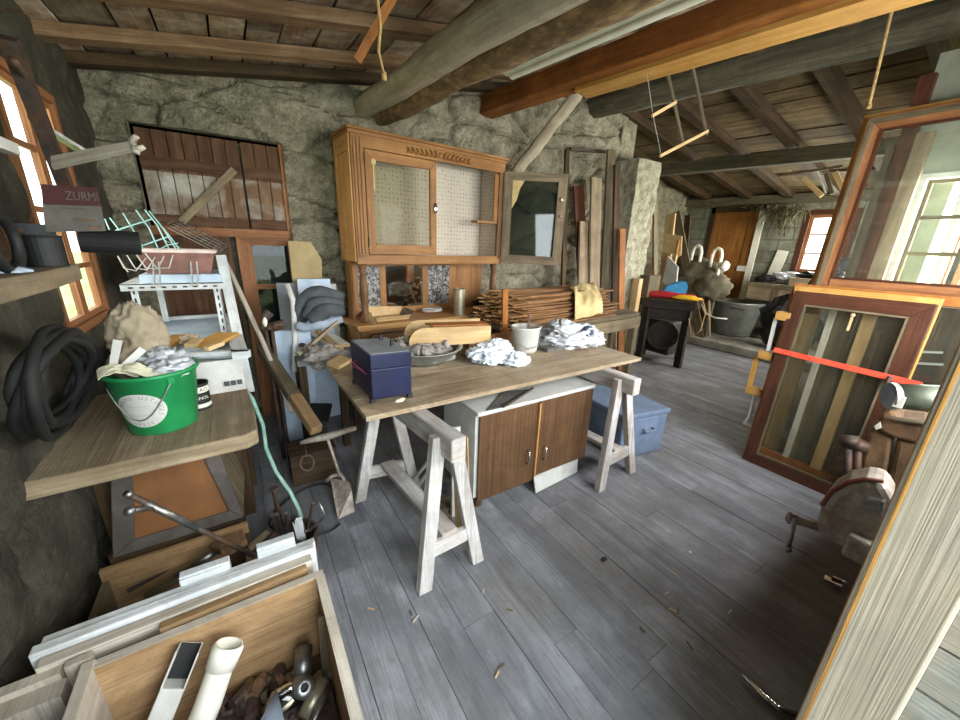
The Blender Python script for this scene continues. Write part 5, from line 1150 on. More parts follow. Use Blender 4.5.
m = MB(); m.box((1.47, -.1, .66), (1.66, .16, .74)); m.build('base', 'castgrey', t, bevel=.01)
# rusty brown vice behind
t = thing('bench_vice', 'rusty brown vice with two upright jaws behind the grey one', 'vice', (2.05, .1, .68))
def v2(px, py, d=.2): return onx(px, py, 1.95 - (d - .2) * 1.2)
m = MB(); m.prism([v2(856, 482), v2(868, 432), v2(876, 428), v2(893, 436), v2(884, 492), v2(868, 496)], (.15, .02, 0)); m.build('jaw', 'rust', t, bevel=.012)
m = MB(); m.prism([v2(886, 494), v2(897, 440), v2(925, 444), v2(918, 500)], (.15, .02, 0)); m.build('jaw', 'rust', t, bevel=.012)
m = MB(); m.prism([v2(876, 430, .21), v2(880, 412, .21), v2(892, 407, .21), v2(898, 418, .21), v2(930, 422, .21), v2(926, 446, .21), v2(892, 438, .21)], (.14, .02, 0)); m.build('top_block', 'rust', t, bevel=.012)
m = MB(); m.prism([v2(874, 426, .222), v2(880, 422, .222), v2(881, 428, .222), v2(876, 430, .222)], (.01, 0, 0)); m.build('white_tab', 'cream', t)
m = MB(); m.tube([v2(847, 443, .21), v2(868, 447, .19)], .025, 12); m.tube([v2(848, 447, .21), v2(847, 480, .24)], .014, 9); m.tube([v2(858, 448, .2), v2(855, 486, .22)], .014, 9); m.tube([v2(849, 437, .21), v2(850, 444, .21)], .03, 12); m.build('spindle', 'iron', t, smooth=True)
m = MB(); m.tube([v2(890, 418, .225), v2(930, 424, .215)], .009, 8); m.build('rod', 'greybrown', t)
m = MB(); m.box((1.93, -.1, .66), (2.15, .18, .74)); m.build('base', 'rust', t, bevel=.01)
t = thing('glass_ended_tube', 'dark green tube with a glass end lying on the rusty vice', 'tube', tuple(v2(905, 395)))
q0, q1 = v2(893, 396, .21), v2(955, 399, .13); m = MB(); m.tube([q0, q1], .046, 22); m.build('body', plain('dark_green_grey_metal', '#3f4538', '#565c4c', .5, .3), t, smooth=True)
dd = (q1 - q0).normalized(); m = MB(); m.tube([q0 - dd * .012, q0 + dd * .004], .049, 22); m.build('rim', 'greywire', t); m = MB(); m.tube([q0 - dd * .016, q0 - dd * .013], .040, 22); m.build('lens', 'greycloth2', t)
m = MB(); c = v2(899, 402, .24); m.box(c - V3((.005, .012, .02)), c + V3((.005, .012, .02))); m.build('white_label', 'cream', t)
# bits at the bench foot, metal rod on the floor
m = MB(); m.bar(onz(824, 577, .02), onz(842, 586, .02), .035, .01); m.bar(onz(832, 577, .03), onz(846, 583, .03), .012, .012); tag(m.build('metal_bracket', 'chrome'), 'small shiny metal bracket on the floor by the door post', 'bracket')
m = MB(); m.tube([onz(742, 675, .012), onz(752, 684, .012), onz(765, 697, .012), onz(777, 708, .012), onz(800, 716, .012)], [.005, .008, .011, .011, .011], 10); tag(m.build('bent_rod', 'chrome', smooth=True), 'bent steel rod lying on the floor by the door post', 'rod')
m = MB(); m.blob(onz(604, 559, .006), (.018, .012, .006), .4, 2, 12, 7); tag(m.build('dry_leaf', 'black'), 'tiny dark crumpled leaf on the open floor in front of the cupboard', 'leaf')
m = MB(); m.blob(onz(690, 552, .005), (.012, .008, .005), .4, 2, 10, 6); tag(m.build('paint_chip', 'white'), 'tiny white chip on the open floor near the blue box side', 'chip')
random.seed(140)
for k in range(14):
    px, py = random.choice(((430, 620), (480, 600), (560, 640), (640, 600), (380, 600), (520, 690), (700, 640))); c = onz(px + random.uniform(-40, 40), py + random.uniform(-30, 30), .004); a = random.uniform(0, 3.1); d = V3((math.cos(a), math.sin(a), 0)) * random.uniform(.008, .02)
    m = MB(); m.bar(c - d, c + d, .006, .004); tag(m.build('wood_chip', random.choice(['pale', 'greybrown', 'cratedge'])), 'tiny wood chip lying loose on the open floor boards', 'chip', 'wood chips on the floor')

# ================================================================ LEFT SIDE: PLANK BENCH, BUCKET, SHELVES
m = MB(); m.prism([(-.70, 1.60, .715), (-.06, 1.63, .715), (-.02, 1.66, .715), (-.02, 1.86, .715), (-.06, 2.46, .715), (-.70, 2.42, .715)], (0, 0, .065))
tag(m.build('bench_plank', 'plank', bevel=.008), 'thick worn plank bench by the left wall under the green bucket', 'bench')
m = MB(); m.bar((-.14, 2.25, 0), (-.14, 2.25, .715), .09, .09, (1, 0, 0)); tag(m.build('wooden_post', 'darkwood'), 'dark post carrying the far end of the thick plank bench', 'post')
m = MB(); m.box((-.66, 2.05, 0), (-.58, 2.4, .715)); tag(m.build('wooden_post', 'darkwood'), 'dark timber carrying the wall side of the thick plank bench', 'post')
# leaning chest below
t = thing('hopper_chest', 'tilted wooden chest with dark iron edging and brown panel under the plank bench', 'chest', (-.38, 1.75, .2))
P = [V3((-.60, 1.83, .25)), V3((-.135, 1.83, .26)), V3((-.20, 2.0, .60)), V3((-.575, 2.0, .59))]
bk = (P[1] - P[0]).cross(P[3] - P[0]).normalized()
if bk.y < 0: bk = -bk
m = MB(); ia = frame4(m, *P, [.05, .055, .05, .07], .03, bk); m.build('iron_edging', 'rustframe', t, bevel=.004)
m = MB(); m.quadplate(*[p + bk * .012 for p in ia], .015, bk); m.build('front_panel', 'brownpanel', t)
m = MB(); m.quadplate(P[1] + bk * .03, P[1] + V3((.015, .36, .02)), P[2] + V3((.015, .25, .0)), P[2] + bk * .03, .02, (-1, 0, 0)); m.build('side_panel', 'greybrown', t)
m = MB(); m.quadplate(P[0] + bk * .03, P[0] + V3((-.0, .36, .02)), P[3] + V3((0, .3, .0)), P[3] + bk * .03, .02, (1, 0, 0)); m.build('side_panel', 'darkwood', t)
for f in (.22, .88): q = P[3].lerp(P[2], f); m = MB(); m.box(q + V3((-.03, -.01, -.012)), q + V3((.03, .04, .016))); m.build('hinge', 'iron', t)
m = MB(); m.box((-.62, 1.86, 0), (-.15, 2.2, .25)); tag(m.build('timber_block', 'darkwood'), 'dark timber block under the tilted chest', 'block')
# tool crate
t = thing('tool_crate', 'low wooden crate of old tools on the floor under the plank bench', 'crate', (-.36, 1.72, 0))
K = [V3((-.62, 1.50, 0)), V3((-.115, 1.52, 0)), V3((-.12, 1.78, 0)), V3((-.62, 1.76, 0))]
for k, h in ((0, .14), (1, .22), (2, .27), (3, .22)):
    a, b = K[k], K[(k + 1) % 4]; inn = V3((-(b - a).y, (b - a).x, 0)).normalized() * .02; m = MB(); m.prism([a, b, b + inn, a + inn], (0, 0, h), 0, (b - a).normalized()); m.build('side_board', 'crate' if k == 2 else 'greybrown', t)
m = MB(); m.prism(K, (0, 0, .012)); m.build('bottom', 'darkwood', t)
random.seed(51)
spec = [((128, 590), (185, 560), .012, 'iron', 'long dark iron bar lying at the left in the tool crate'), ((145, 596), (205, 566), .013, 'greybrown', 'wooden tool handle lying beside the iron bar in the tool crate'), ((200, 566), (245, 545), .02, 'rust', 'short brown chisel handle in the tool crate'), ((175, 575), (222, 560), .010, 'steel', 'slim grey steel file in the tool crate'), ((160, 605), (215, 580), .016, 'iron', 'thick dark iron bar near the front of the tool crate'), ((212, 556), (240, 540), .008, 'steel', 'thin steel rod at the right of the tool crate'), ((250, 548), (268, 531), .02, 'greybrown', 'stubby wooden handle sticking up at the right end of the tool crate')]
for k, (a, b, r, mt, lb) in enumerate(spec):
    z = .14 + .012 * k; m = MB(); A_, B_ = onz(*a, z), onz(*b, z + .04); m.tube([A_, A_.lerp(B_, .6), B_], [r, r * .9, r * .75], 8); tag(m.build('old_tool', mt), lb, 'tool', 'old tools in the low crate')
m = MB(); m.prism([onz(210, 552, .24), onz(222, 556, .24), onz(248, 546, .26), onz(244, 534, .27), onz(228, 540, .26)], (0, 0, .03)); tag(m.build('clamp_head', 'rust', bevel=.006), 'rusty clamp head at the right end of the tool crate', 'clamp')
m = MB(); m.tube([onz(193, 567, .2) + V3((0.001 * 0, 0, 0)), onz(215, 552, .23)], .017, 9, wob=.4); tag(m.build('drill_bit', 'steel', smooth=True), 'thick spiral steel bit lying across the tool crate', 'bit')
# long pick bar with silver joint
t = thing('long_spanner_bar', 'long dark iron bar with a silver tee joint slanting above the tool crate', 'bar', tuple(onz(190, 520, .3)))
A_, B_ = ony(126, 493, 1.30), ony(254, 556, 1.44)
m = MB(); m.tube([A_, A_.lerp(B_, .5), B_], .0085, 10); m.build('rod', 'iron', t, smooth=True)
m = MB(); m.tube([A_, A_.lerp(B_, .03)], .0105, 10); c = A_.lerp(B_, .17); m.tube([A_.lerp(B_, .12), A_.lerp(B_, .48)], [.0115, .010], 10); m.build('silver_sleeve', 'steel', t, smooth=True)
m = MB(); e = ony(130, 511, 1.28); m.tube([c, c.lerp(e, .7), e], [.010, .0095, .012], 10); m.blob(e, (.0145, .0145, .0145), 0, 1, 12, 8); m.build('tee_handle', 'steel', t, smooth=True)
m = MB(); m.box(onz(254, 556, .3) + V3((-.03, -.03, -.3)), onz(254, 556, .3) + V3((.03, .03, -.05))); 

# black cable coil hanging on the wall side
t = thing('cable_coil', 'big coil of black cable leaning on the left wall behind the green bucket', 'cable', (-.58, 1.75, .8))
random.seed(61)
for k in range(9):
    m = MB(); c = V3((-.555 + .012 * (k % 3), 1.70 + .02 * random.uniform(-1, 1), 1.075 + .015 * random.uniform(-1, 1))); ry = .24 + .016 * k * .6; rz = .14 + .010 * k * .5
    m.tube([c + V3((.06 * math.sin(a * 2 + k) * .3 - .10 * math.sin(a) * -1 * .5, -ry * math.cos(a) * .9 + .18 * math.sin(a) * -.6, rz * math.sin(a))) for a in [6.28318 * i / 40 for i in range(40)]], .014, 8, closed=True); m.build('cable_loop', 'blackrubber', t, smooth=True)
# green bucket
t = thing('green_bucket', 'green plastic bucket with round white label on the thick plank bench', 'bucket', (-.335, 1.92, .78))
BC = V3((-.345, 1.90, .78))
prof_b = [(0, 0), (.108, 0), (.114, .006), (.142, .235), (.152, .24), (.155, .252), (.148, .256), (.138, .25), (.112, .02), (0, .015)]
m = MB(); m.lathe(prof_b, BC, 48); m.build('body', 'green', t, smooth=True)
def onb(ang, z, off=.0012):
    r = .114 + (.142 - .114) * (z - .006) / .229 + off; return BC + V3((r * math.cos(ang), r * math.sin(ang), z))
A0_ = math.atan2(-BC.y, -BC.x) - .52
m = MB(); o_, ti = m._new(); Rl = .074; n_ = 40; b_ = len(m.v); m.v.append(onb(A0_, .115))
for ring in range(1, 5):
    for k in range(n_): a = 6.28318 * k / n_; m.v.append(onb(A0_ + Rl * ring / 4 * 1.12 * math.cos(a) / .128, .115 + Rl * ring / 4 * .98 * math.sin(a)))
for k in range(n_):
    k2 = (k + 1) % n_; m.f.append([b_, b_ + 1 + k, b_ + 1 + k2]); m.uv.append([(0, 0)] * 3); m.t.append(.5); m.mi.append(0)
    for ring in range(3): q = b_ + 1 + ring * n_; m.f.append([q + k, q + n_ + k, q + n_ + k2, q + k2]); m.uv.append([(0, 0)] * 4); m.t.append(.5); m.mi.append(0)
lbl = m.build('round_label', 'white', t)
m = MB()
def arc_text(txt, a0, a1, rad, size, flip=False):
    for i, ch in enumerate(txt):
        if ch == ' ': continue
        a = a0 + (a1 - a0) * i / (len(txt) - 1); ca, sa = math.cos(a), math.sin(a); rot = a - math.pi / 2 + (math.pi if flip else 0); cr, sr = math.cos(rot), math.sin(rot)
        text_mb(m, ch, size, lambda x, y: onb(A0_ + (rad * ca * 1.12 + x * cr - y * sr) / .128, .115 + rad * sa + x * sr + y * cr, .0022))
arc_text('BOUNS USTINGES', 2.75, -.35, .058, .021)
arc_text('NESSE', 4.25, 5.15, .060, .016, True)
for yy, w_ in ((.02, .07), (-.02, .085)): m.tube([onb(A0_ + (-w_ / 2 + w_ * i / 8) / .128 * 1.0, .115 + yy, .002) for i in range(9)], .0006, 4)
m.build('lettering', 'greyblue', lbl)
m = MB(); ha = A0_ + .85; hb = A0_ - .95
pts = [onb(ha, .225, .004)]
for k in range(1, 12): f = k / 12; pts.append(onb(ha + (hb - ha) * f, .225 - .15 * math.sin(math.pi * f), .006))
pts.append(onb(hb, .2, .004)); m.tube(pts, .0028, 6); m.build('wire_handle', 'greywire', t, smooth=True)
m = MB(); m.box(onb(ha, .228, .002) + V3((-.01, -.008, -.014)), onb(ha, .228, .002) + V3((.01, .008, .014))); m.build('handle_ear', 'green', t)
tc = BC + V3((0, 0, .245))
m = MB(); p = tc + V3((-.02, .04, .03)); m.blob(p + V3((-.015, .05, .09)), (.088, .07, .125), .34, 1.1, 60, 40, 3, ridge=True, rot=.3); m.blob(p + V3((-.05, .02, -.02)), (.07, .06, .07), .3, 1.3, 40, 26, 7, ridge=True)
tag(m.build('brown_paper_bag', 'paperbag', smooth=True), 'crumpled brown-grey paper bag standing in the green bucket', 'bag')
m = MB(); m.blob(tc + V3((.055, -.02, .0)), (.075, .085, .04), .55, 2.2, 48, 30, 5, ridge=True); m.blob(tc + V3((.03, .04, .02)), (.08, .06, .05), .55, 2.0, 40, 26, 9, ridge=True)
tag(m.build('clear_plastic_wrap', 'plastic', smooth=True), 'crumpled clear plastic film lying in the green bucket', 'plastic film')
for k, (dx, dy, rz, sx, sy, lb) in enumerate(((-.085, -.075, .2, .11, .06, 'cream printed paper at the left rim of the green bucket'), (-.01, -.095, -.35, .12, .045, 'second cream paper strip at the front rim of the green bucket'))):
    m = MB(); c = tc + V3((dx, dy, .022)); cr, sr = math.cos(rz), math.sin(rz)
    def pf(a, b, c=c, cr=cr, sr=sr, sx=sx, sy=sy): x, y = (a - .5) * sx, (b - .5) * sy; return c + V3((x * cr - y * sr, x * sr + y * cr, .018 * math.sin(a * 4 + k) + .02 * (b - .5) + .006 * noise.noise(V3((a * 5, b * 5, k)))))
    m.sheet(pf, 14, 8, .002); tag(m.build('paper_sheet', 'paper'), lb, 'paper')
for k, (px, py, qx, qy) in enumerate(((112, 372, 118, 340), (122, 368, 143, 349))):
    m = MB(); m.bar(ony(px, py, 1.86), ony(qx, qy, 1.9), .022, .006, (0, 1, 0), taper=1.2); tag(m.build('white_strip', 'white'), ('upright white plastic strip in the green bucket', 'slanting white plastic strip in the green bucket')[k], 'strip')
# dark can
c = onz(200, 410, .78) + V3((.0, .03, 0)); t = thing('paint_can', 'small dark paint can with white lettering beside the green bucket', 'can', tuple(c))
m = MB(); m.lathe([(0, 0), (.046, 0), (.048, .004), (.046, .008), (.046, .118), (.049, .12), (.049, .126), (.043, .126), (.043, .02), (0, .02)], c, 28); m.build('body', 'black', t)
m = MB(); m.lathe([(.0468, .085), (.0468, .112)], c, 28); m.build('label_band', 'cream', t)
m = MB(); m.lathe([(.0468, .014), (.0468, .032)], c, 28); m.build('label_band', 'cream', t)
m = MB(); ca0 = math.atan2(-c.y, -c.x)
text_mb(m, 'ZOKAO', .024, lambda x, y: c + V3((.0476 * math.cos(ca0 + x / .047), .0476 * math.sin(ca0 + x / .047), .098 + y))); m.build('lettering', 'black', t)
m = MB(); text_mb(m, 'OXANOL', .020, lambda x, y: c + V3((.0476 * math.cos(ca0 + x / .047), .0476 * math.sin(ca0 + x / .047), .060 + y))); m.build('lettering', 'cream', t)
# white cardboard box
t = thing('cardboard_box', 'white cardboard box behind the dark paint can on the plank bench', 'box', (-.17, 2.3, .78))
q = [onz(213, 393, .78), V3((-.045, 2.185, .78)), V3((-.07, 2.44, .78)), V3((-.34, 2.44, .78))]; q[0] = V3((-.30, 2.17, .78))
m = MB(); m.prism(q, (0, 0, .16)); m.build('body', 'white', t)
cc = sum(q, V3()) / 4; m = MB(); m.prism([cc + (p - cc) * 1.03 + V3((0, 0, .11)) for p in q], (0, 0, .062)); m.build('lid', 'white', t)
m = MB(); 
for k in range(3): m.box((-.135 + .028 * k, 2.168 + .004 * k * .4, .815), (-.113 + .028 * k, 2.1755 + .004 * k * .4, .838))
m.build('printed_mark', 'greycloth', t)
# white tray shelf with wood pieces
Q = [V3((-.50, 2.30, .965)), V3((-.01, 2.12, .965)), V3((-.06, 3.30, .965)), V3((-.53, 3.30, .965))]
t = thing('white_tray', 'white shallow tray with a worn edge behind the cardboard box, holding wood offcuts', 'tray', tuple(sum(Q, V3()) / 4))
m = MB(); m.prism(Q, (0, 0, .012)); m.build('bottom', 'foam', t)
for k in range(4):
    a, b = Q[k], Q[(k + 1) % 4]; inn = V3((-(b - a).y, (b - a).x, 0)).normalized() * (.07 if k == 1 else .03); m = MB(); m.prism([a, b, b + inn, a + inn], (0, 0, .035), 0, (b - a).normalized()); m.build('rim', 'whitemould', t)
for x, y in ((-.5, 2.52), (-.10, 2.52), (-.12, 3.22), (-.48, 3.22)): m = MB(); m.box((x - .02, y - .02, 0), (x + .02, y + .02, .965)); m.build('leg', 'darkwood', t)
random.seed(71)
for k, (a, b, wd, mt, lb) in enumerate((((160, 348), (182, 336), .09, 'yellow', 'orange wood offcut in the white tray nearest the paper bag'), ((204, 346), (228, 334), .12, 'yellow', 'flat yellow wood offcut at the right of the white tray'), ((190, 346), (198, 340), .05, 'pale', 'small pale wood chip in the middle of the white tray'), ((206, 349), (222, 343), .03, 'pale', 'pale wood sliver lying on the flat yellow offcut'))):
    m = MB(); m.bar(onz(*a, .992 + .012 * k), onz(*b, .995 + .012 * k), wd, .022); tag(m.build('wood_offcut', mt, bevel=.003), lb, 'wood offcut', 'wood offcuts in the white tray')
m = MB(); m.blob(onz(190, 340, 1.01), (.045, .04, .03), .4, 2, 20, 12, 4); tag(m.build('brown_lump', 'paperbag'), 'brown crumpled lump among the wood offcuts', 'lump')

# ---- metal rack with planter boxes
t = thing('metal_rack', 'white slotted-angle metal rack carrying the flower trough', 'rack', (-.3, 2.75, 0))
ZR = onz(170, 286, 0).z
zt = ony(172, 284, 2.62).z
for x, y in ((-.49, 2.62), (-.10, 2.62), (-.47, 3.22), (-.12, 3.22)):
    m = MB(); sx = 1 if x < -.3 else -1; m.box((x, y, .978), (x + .032 * sx, y + .003, zt)); m.box((x, y, .978), (x + .003 * sx, y + .03, zt)); lg = m.build('leg', 'whitemould', t)
    if y < 2.7:
        m = MB()
        for k in range(6): m.box((x + .011 * sx, y - .0012, zt - .05 - .045 * k), (x + .019 * sx, y + .0005, zt - .025 - .045 * k))
        m.build('slots', 'black', lg)
m = MB(); m.box((-.52, 2.60, zt - .03), (-.08, 2.605, zt + .005)); m.box((-.52, 2.60, zt), (-.08, 3.28, zt + .005)); m.build('top_frame', 'whitemould', t)
m = MB()
for k in range(9): m.box((-.49 + .045 * k, 2.5985, zt - .018), (-.47 + .045 * k, 2.6005, zt - .010))
m.build('slots', 'black', t)
m = MB(); m.box((-.44, 2.615, zt + .005), (-.085, 3.25, zt + .05)); m.build('shelf', 'foam', t, bevel=.004)
zb = zt + .05
def trough(name, label, x0, x1, y0, y1, z0, h, mats, tilt=0):
    t = thing(name, label, 'flower trough', ((x0 + x1) / 2, (y0 + y1) / 2, z0))
    def ring(e, z): return [V3((x0 - e, y0 - e, z)), V3((x1 + e, y0 - e, z)), V3((x1 + e, y1 + e, z)), V3((x0 - e, y1 + e, z))]
    m = MB(); a, b, c_ = ring(-.03, z0), ring(0, z0 + h), ring(-.012, z0 + h); d = ring(-.04, z0 + .012)
    for k in range(4):
        k2 = (k + 1) % 4; m.hexa([a[k], a[k2], d[k2], d[k], b[k], b[k2], c_[k2], c_[k]])
    m.prism(d, (0, 0, .006)); m.build('body', mats[0], t, bevel=.008)
    m = MB(); frame4(m, *ring(.012, z0 + h - .008), .028, .018, (0, 0, 1)); m.build('rim', mats[1], t, bevel=.006)
    return t
trough('flower_trough', 'faded terracotta flower trough with pale rim on the metal rack', -.44, -.10, 2.64, 2.84, zb, .12, ('pinkbox', 'pinkrim'))
# wire hangers on the rack
for k, (px, lb) in enumerate(((152, 'left bent wire hanger over the flower trough'), (190, 'right bent wire hanger over the flower trough'))):
    m = MB()
    for dx in (0, 6): m.tube([ony(px + dx, 270, 2.63), ony(px + dx + 1, 262, 2.60), ony(px + dx + 2, 275, 2.585), ony(px + dx + 2, 287, 2.585)], .004, 6)
    tag(m.build('wire_hanger', 'greywire'), lb, 'hanger', 'wire hangers on the trough')
# mint wire rack
t = thing('wire_rack', 'mint-green coated wire rack standing askew behind the flower trough', 'wire rack', tuple(ony(145, 240, 2.8)))
m = MB()
Y = 2.78
for (a, b, c_) in (((105, 219), (110, 231), (114, 239)), ((110, 218), (120, 231), (127, 244)), ((123, 213), (135, 233), (146, 254)), ((136, 210), (149, 228), (160, 253)), ((145, 210), (157, 225), (171, 253)), ((149, 211), (164, 230), (179, 254)), ((151, 213), (168, 234), (183, 254))):
    m.tube([ony(*a, Y + .04), ony(*b, Y), ony(*c_, Y - .06)], .0035, 6)
m.tube([ony(108, 233, Y), ony(130, 226, Y), ony(152, 219, Y)], .0035, 6); m.tube([ony(133, 249, Y - .03), ony(150, 243, Y - .03), ony(170, 236, Y - .02)], .0035, 6); m.tube([ony(150, 254, Y - .05), ony(168, 245, Y - .05), ony(178, 243, Y - .05)], .003, 6)
m.build('wires', 'mintwire', t, smooth=True)
m = MB()
for k in range(4): m.tube([ony(118 + 9 * k, 256 - k, 2.62), ony(124 + 11 * k, 268, 2.60), ony(136 + 11 * k, 271 - k, 2.60), ony(146 + 9 * k, 258 - k, 2.62)], .003, 6)
m.tube([ony(118, 256, 2.62), ony(124, 266, 2.61), ony(128, 272, 2.60)], .003, 6); m.build('bent_loops', 'white', t, smooth=True)
# grey wire basket
m = MB(); m.box((-.36, 2.95, zb), (-.10, 3.2, zb + .075)); tag(m.build('dark_box', 'darkwood'), 'dark flat box on the metal rack under the grey wire basket', 'box')
t = thing('wire_basket', 'flat grey wire basket lying behind the mint wire rack', 'wire basket', tuple(ony(200, 238, 3.05)))
m = MB(); Y = 3.05
for k in range(9): f = k / 8; m.tube([ony(168 + 52 * f, 224 + 28 * f + 0, Y + .0), ony(178 + 50 * f, 218 + 26 * f, Y + .25)], .0028, 5)
for k in range(5): f = k / 4; m.tube([ony(168 + 10 * f, 228 - 8 * f, Y + .25 * f), ony(220 + 8 * f, 254 - 8 * f, Y + .25 * f)], .0028, 5)
m.tube([ony(160, 238, Y), ony(190, 252, Y), ony(221, 256, Y), ony(229, 248, Y + .2)], .003, 5); m.build('wires', 'greywire', t, smooth=True)
# white wooden post and poles behind the rack
def stick(name, label, cat, a, ya, b, yb, wd, th, mt, up=(0, 1, 0)):
    m = MB(); m.bar(ony(*a, ya), ony(*b, yb), wd, th, up); return tag(m.build(name, mt), label, cat)
stick('white_post', 'faded pink-white wooden post slanting down beside the metal rack', 'post', (221, 256), 2.72, (250, 392), 2.42, .05, .035, 'whitemould')
m = MB(); m.tube([ony(226, 262, 2.95), ony(240, 292, 2.9), ony(262, 340, 2.75), ony(282, 388, 2.62), ony(292, 412, 2.5)], [.012, .014, .015, .016, .015], 9); tag(m.build('curved_pole', 'cratedge', smooth=True), 'long pale bent pole running down from the rack to the floor', 'pole')
m = MB(); m.tube([ony(287, 284, 2.95), ony(293, 300, 2.93), ony(295, 330, 2.9), ony(294, 372, 2.85)], [.018, .02, .02, .018], 10); tag(m.build('curved_stick', 'white', smooth=True), 'smooth white curved stick standing before the blue insulation boards', 'stick')
# ---- upper shelf with tins
t = thing('wall_shelf', 'thick rough plank shelf on the left wall by the window', 'shelf', (-.6, 1.7, 1.38))
m = MB(); q = [onx(-14, 289, -.54), onz(57, 287, 1.375)]; m.prism([(-.66, .9, 1.372), (-.50, .9, 1.372), (-.485, 1.66, 1.372), (-.50, 2.02, 1.372), (-.66, 2.05, 1.372)], (0, 0, .058)); m.build('board', 'plank', t, bevel=.006)
zs = 1.43
def can(name, label, c, r, h, mt, band=None, cat='tin'):
    t = thing(name, label, cat, tuple(c)); m = MB(); m.lathe([(0, 0), (r, 0), (r * 1.03, .004), (r, .01), (r, h - .008), (r * 1.03, h - .004), (r, h), (r * .9, h - .006), (0, h - .006)], c, 26); m.build('body', mt, t)
    if band: m = MB(); m.lathe([(r * 1.012, h * .12), (r * 1.012, h * .88)], c, 26); m.build('label', band, t)
    return t
c = onz(36, 262, zs); t = thing('printed_tin', 'small rectangular tin printed orange, red and white on the wall shelf', 'tin', tuple(c))
cx = V3((c.x - .0, c.y + .02, zs)); m = MB(); m.box(cx + V3((-.055, -.02, 0)), cx + V3((.045, .03, .06))); m.build('body', plain('orange_white_print', '#c9702c', '#d9cdb4', .5, 0, 16, 0), t, bevel=.004)
m = MB(); m.lathe([(0, 0), (.020, 0)], cx + V3((-.008, -.0215, .03)), 20, (0, -1, 0)); m.lathe([(0, 0), (.013, 0)], cx + V3((-.04, -.0215, .04)), 16, (0, -1, 0)); m.build('red_print', 'red', t)
can('dark_jar', 'dark glass jar behind the printed tin on the wall shelf', V3((-.535, 1.86, zs)), .05, .10, 'black', None, 'jar')
m = MB(); m.box((-.655, 1.78, zs), (-.585, 1.95, zs + .12)); tag(m.build('dark_box', 'darkwood'), 'small dark box against the wall behind the printed tin', 'box')
t = thing('carton', 'red and white cardboard carton above the jars on the left', 'carton', (-.56, 1.9, 1.56))
a, b, c_, d = ony(45, 232, 1.95), ony(106, 231, 2.0), ony(98, 188, 2.0), ony(41, 184, 1.95)
def lp(fx_, fz): return a.lerp(b, fx_).lerp(d.lerp(c_, fx_), fz)
m = MB(); m.quadplate(lp(0, 0), lp(1, 0), lp(1, .58), lp(0, .58), .09, (-.2, 1, 0)); m.build('lower_half', 'shadedcard', t)
m = MB(); m.quadplate(lp(0, .58), lp(1, .58), lp(1, 1), lp(0, 1), .09, (-.2, 1, 0)); m.build('upper_half', plain('shaded_red_card', '#351311', '#451b19', .8), t)  # red darkened too, shade put into the colour
fn = V3((.2, -1, 0)).normalized() * .0015
m = MB(); text_mb(m, 'ZURMI', .05, lambda x, y: lp(.68 + x / .25, .78 + y / .18) + fn); m.build('lettering', 'shadedcard', t)
m = MB(); m.quadplate(*[lp(x, y) + fn for x, y in ((.45, .24), (.85, .22), (.85, .28), (.45, .31))], .001, (.2, -1, 0)); m.quadplate(*[lp(x, y) + fn for x, y in ((.3, .5), (.75, .49), (.75, .52), (.3, .53))], .001, (.2, -1, 0)); m.quadplate(*[lp(x, y) + fn for x, y in ((.7, .04), (.92, .03), (.92, .14), (.74, .14))], .001, (.2, -1, 0)); m.build('printed_lines', 'iron', t)
m = MB(); m.box((-.66, 1.92, zs), (-.54, 2.03, zs + .135)); tag(m.build('grey_canister', 'greycloth'), 'dark canister under the red and white carton', 'canister')
m = MB(); m.lathe([(0, 0), (.045, 0), (.045, .17), (0, .17)], ony(80, 240, 2.06), 18, (1, .1, -.05)); tag(m.build('dark_roll', 'blackrubber'), 'dark roll lying beside the carton near the wire rack', 'roll')
m = MB(); cc = ony(4, 243, 1.62); m.tube([cc + V3((.0, .075 * math.cos(a), .075 * math.sin(a))) for a in [6.283 * i / 20 for i in range(20)]], .014, 8, closed=True); tag(m.build('black_ring', 'black', smooth=True), 'black ring standing at the left end of the wall shelf', 'ring')
m = MB(); m.blob(onz(8, 272, zs), (.05, .05, .015), .2, 2, 14, 8); tag(m.build('white_dish', 'foam'), 'small pale dish at the left end of the wall shelf', 'dish')
m = MB(); m.prism([(-.655, 1.28, zs), (-.655, 1.72, zs), (-.655, 1.72, 2.02), (-.655, 1.28, 1.95)], (.03, 0, 0)); tag(m.build('dark_board', 'darkwood'), 'dark board standing on the wall shelf left of the window', 'board')
# ---- brackets and old post in front of the window
a, b = onx(8, 38, -.52), onx(70, 197, -.54); m = MB(); m.bar(a, b, .05, .04, (1, 0, 0)); tag(m.build('dark_post', 'iron'), 'dark slanting post across the left window', 'post')
m = MB(); m.tube([onx(13, 60, -.5), onx(24, 76, -.52), onx(28, 95, -.54), onx(33, 120, -.55)], .012, 8); tag(m.build('hooked_rod', 'iron', smooth=True), 'dark hooked rod hanging beside the slanting post', 'rod')
t = thing('forked_bar', 'grey forked metal bar jutting out in front of the left window', 'bar', tuple(ony(100, 152, 2.1)))
a, b = ony(52, 163, 2.22), ony(134, 146, 2.02); m = MB(); m.bar(a, b, .045, .03, (0, 1, .2), taper=.8); m.build('arm', 'cratedge', t, bevel=.003)
m = MB(); m.tube([b, ony(132, 141, 2.0), ony(136, 137, 1.99), ony(139, 139, 1.99)], [.012, .012, .011, .007], 8); m.tube([b, ony(139, 149, 2.0), ony(144, 147, 1.99)], [.012, .011, .008], 8); m.tube([b, ony(136, 152, 2.0), ony(140, 153, 2.0)], [.012, .01, .008], 8); m.build('fork', 'cratedge', t, smooth=True)
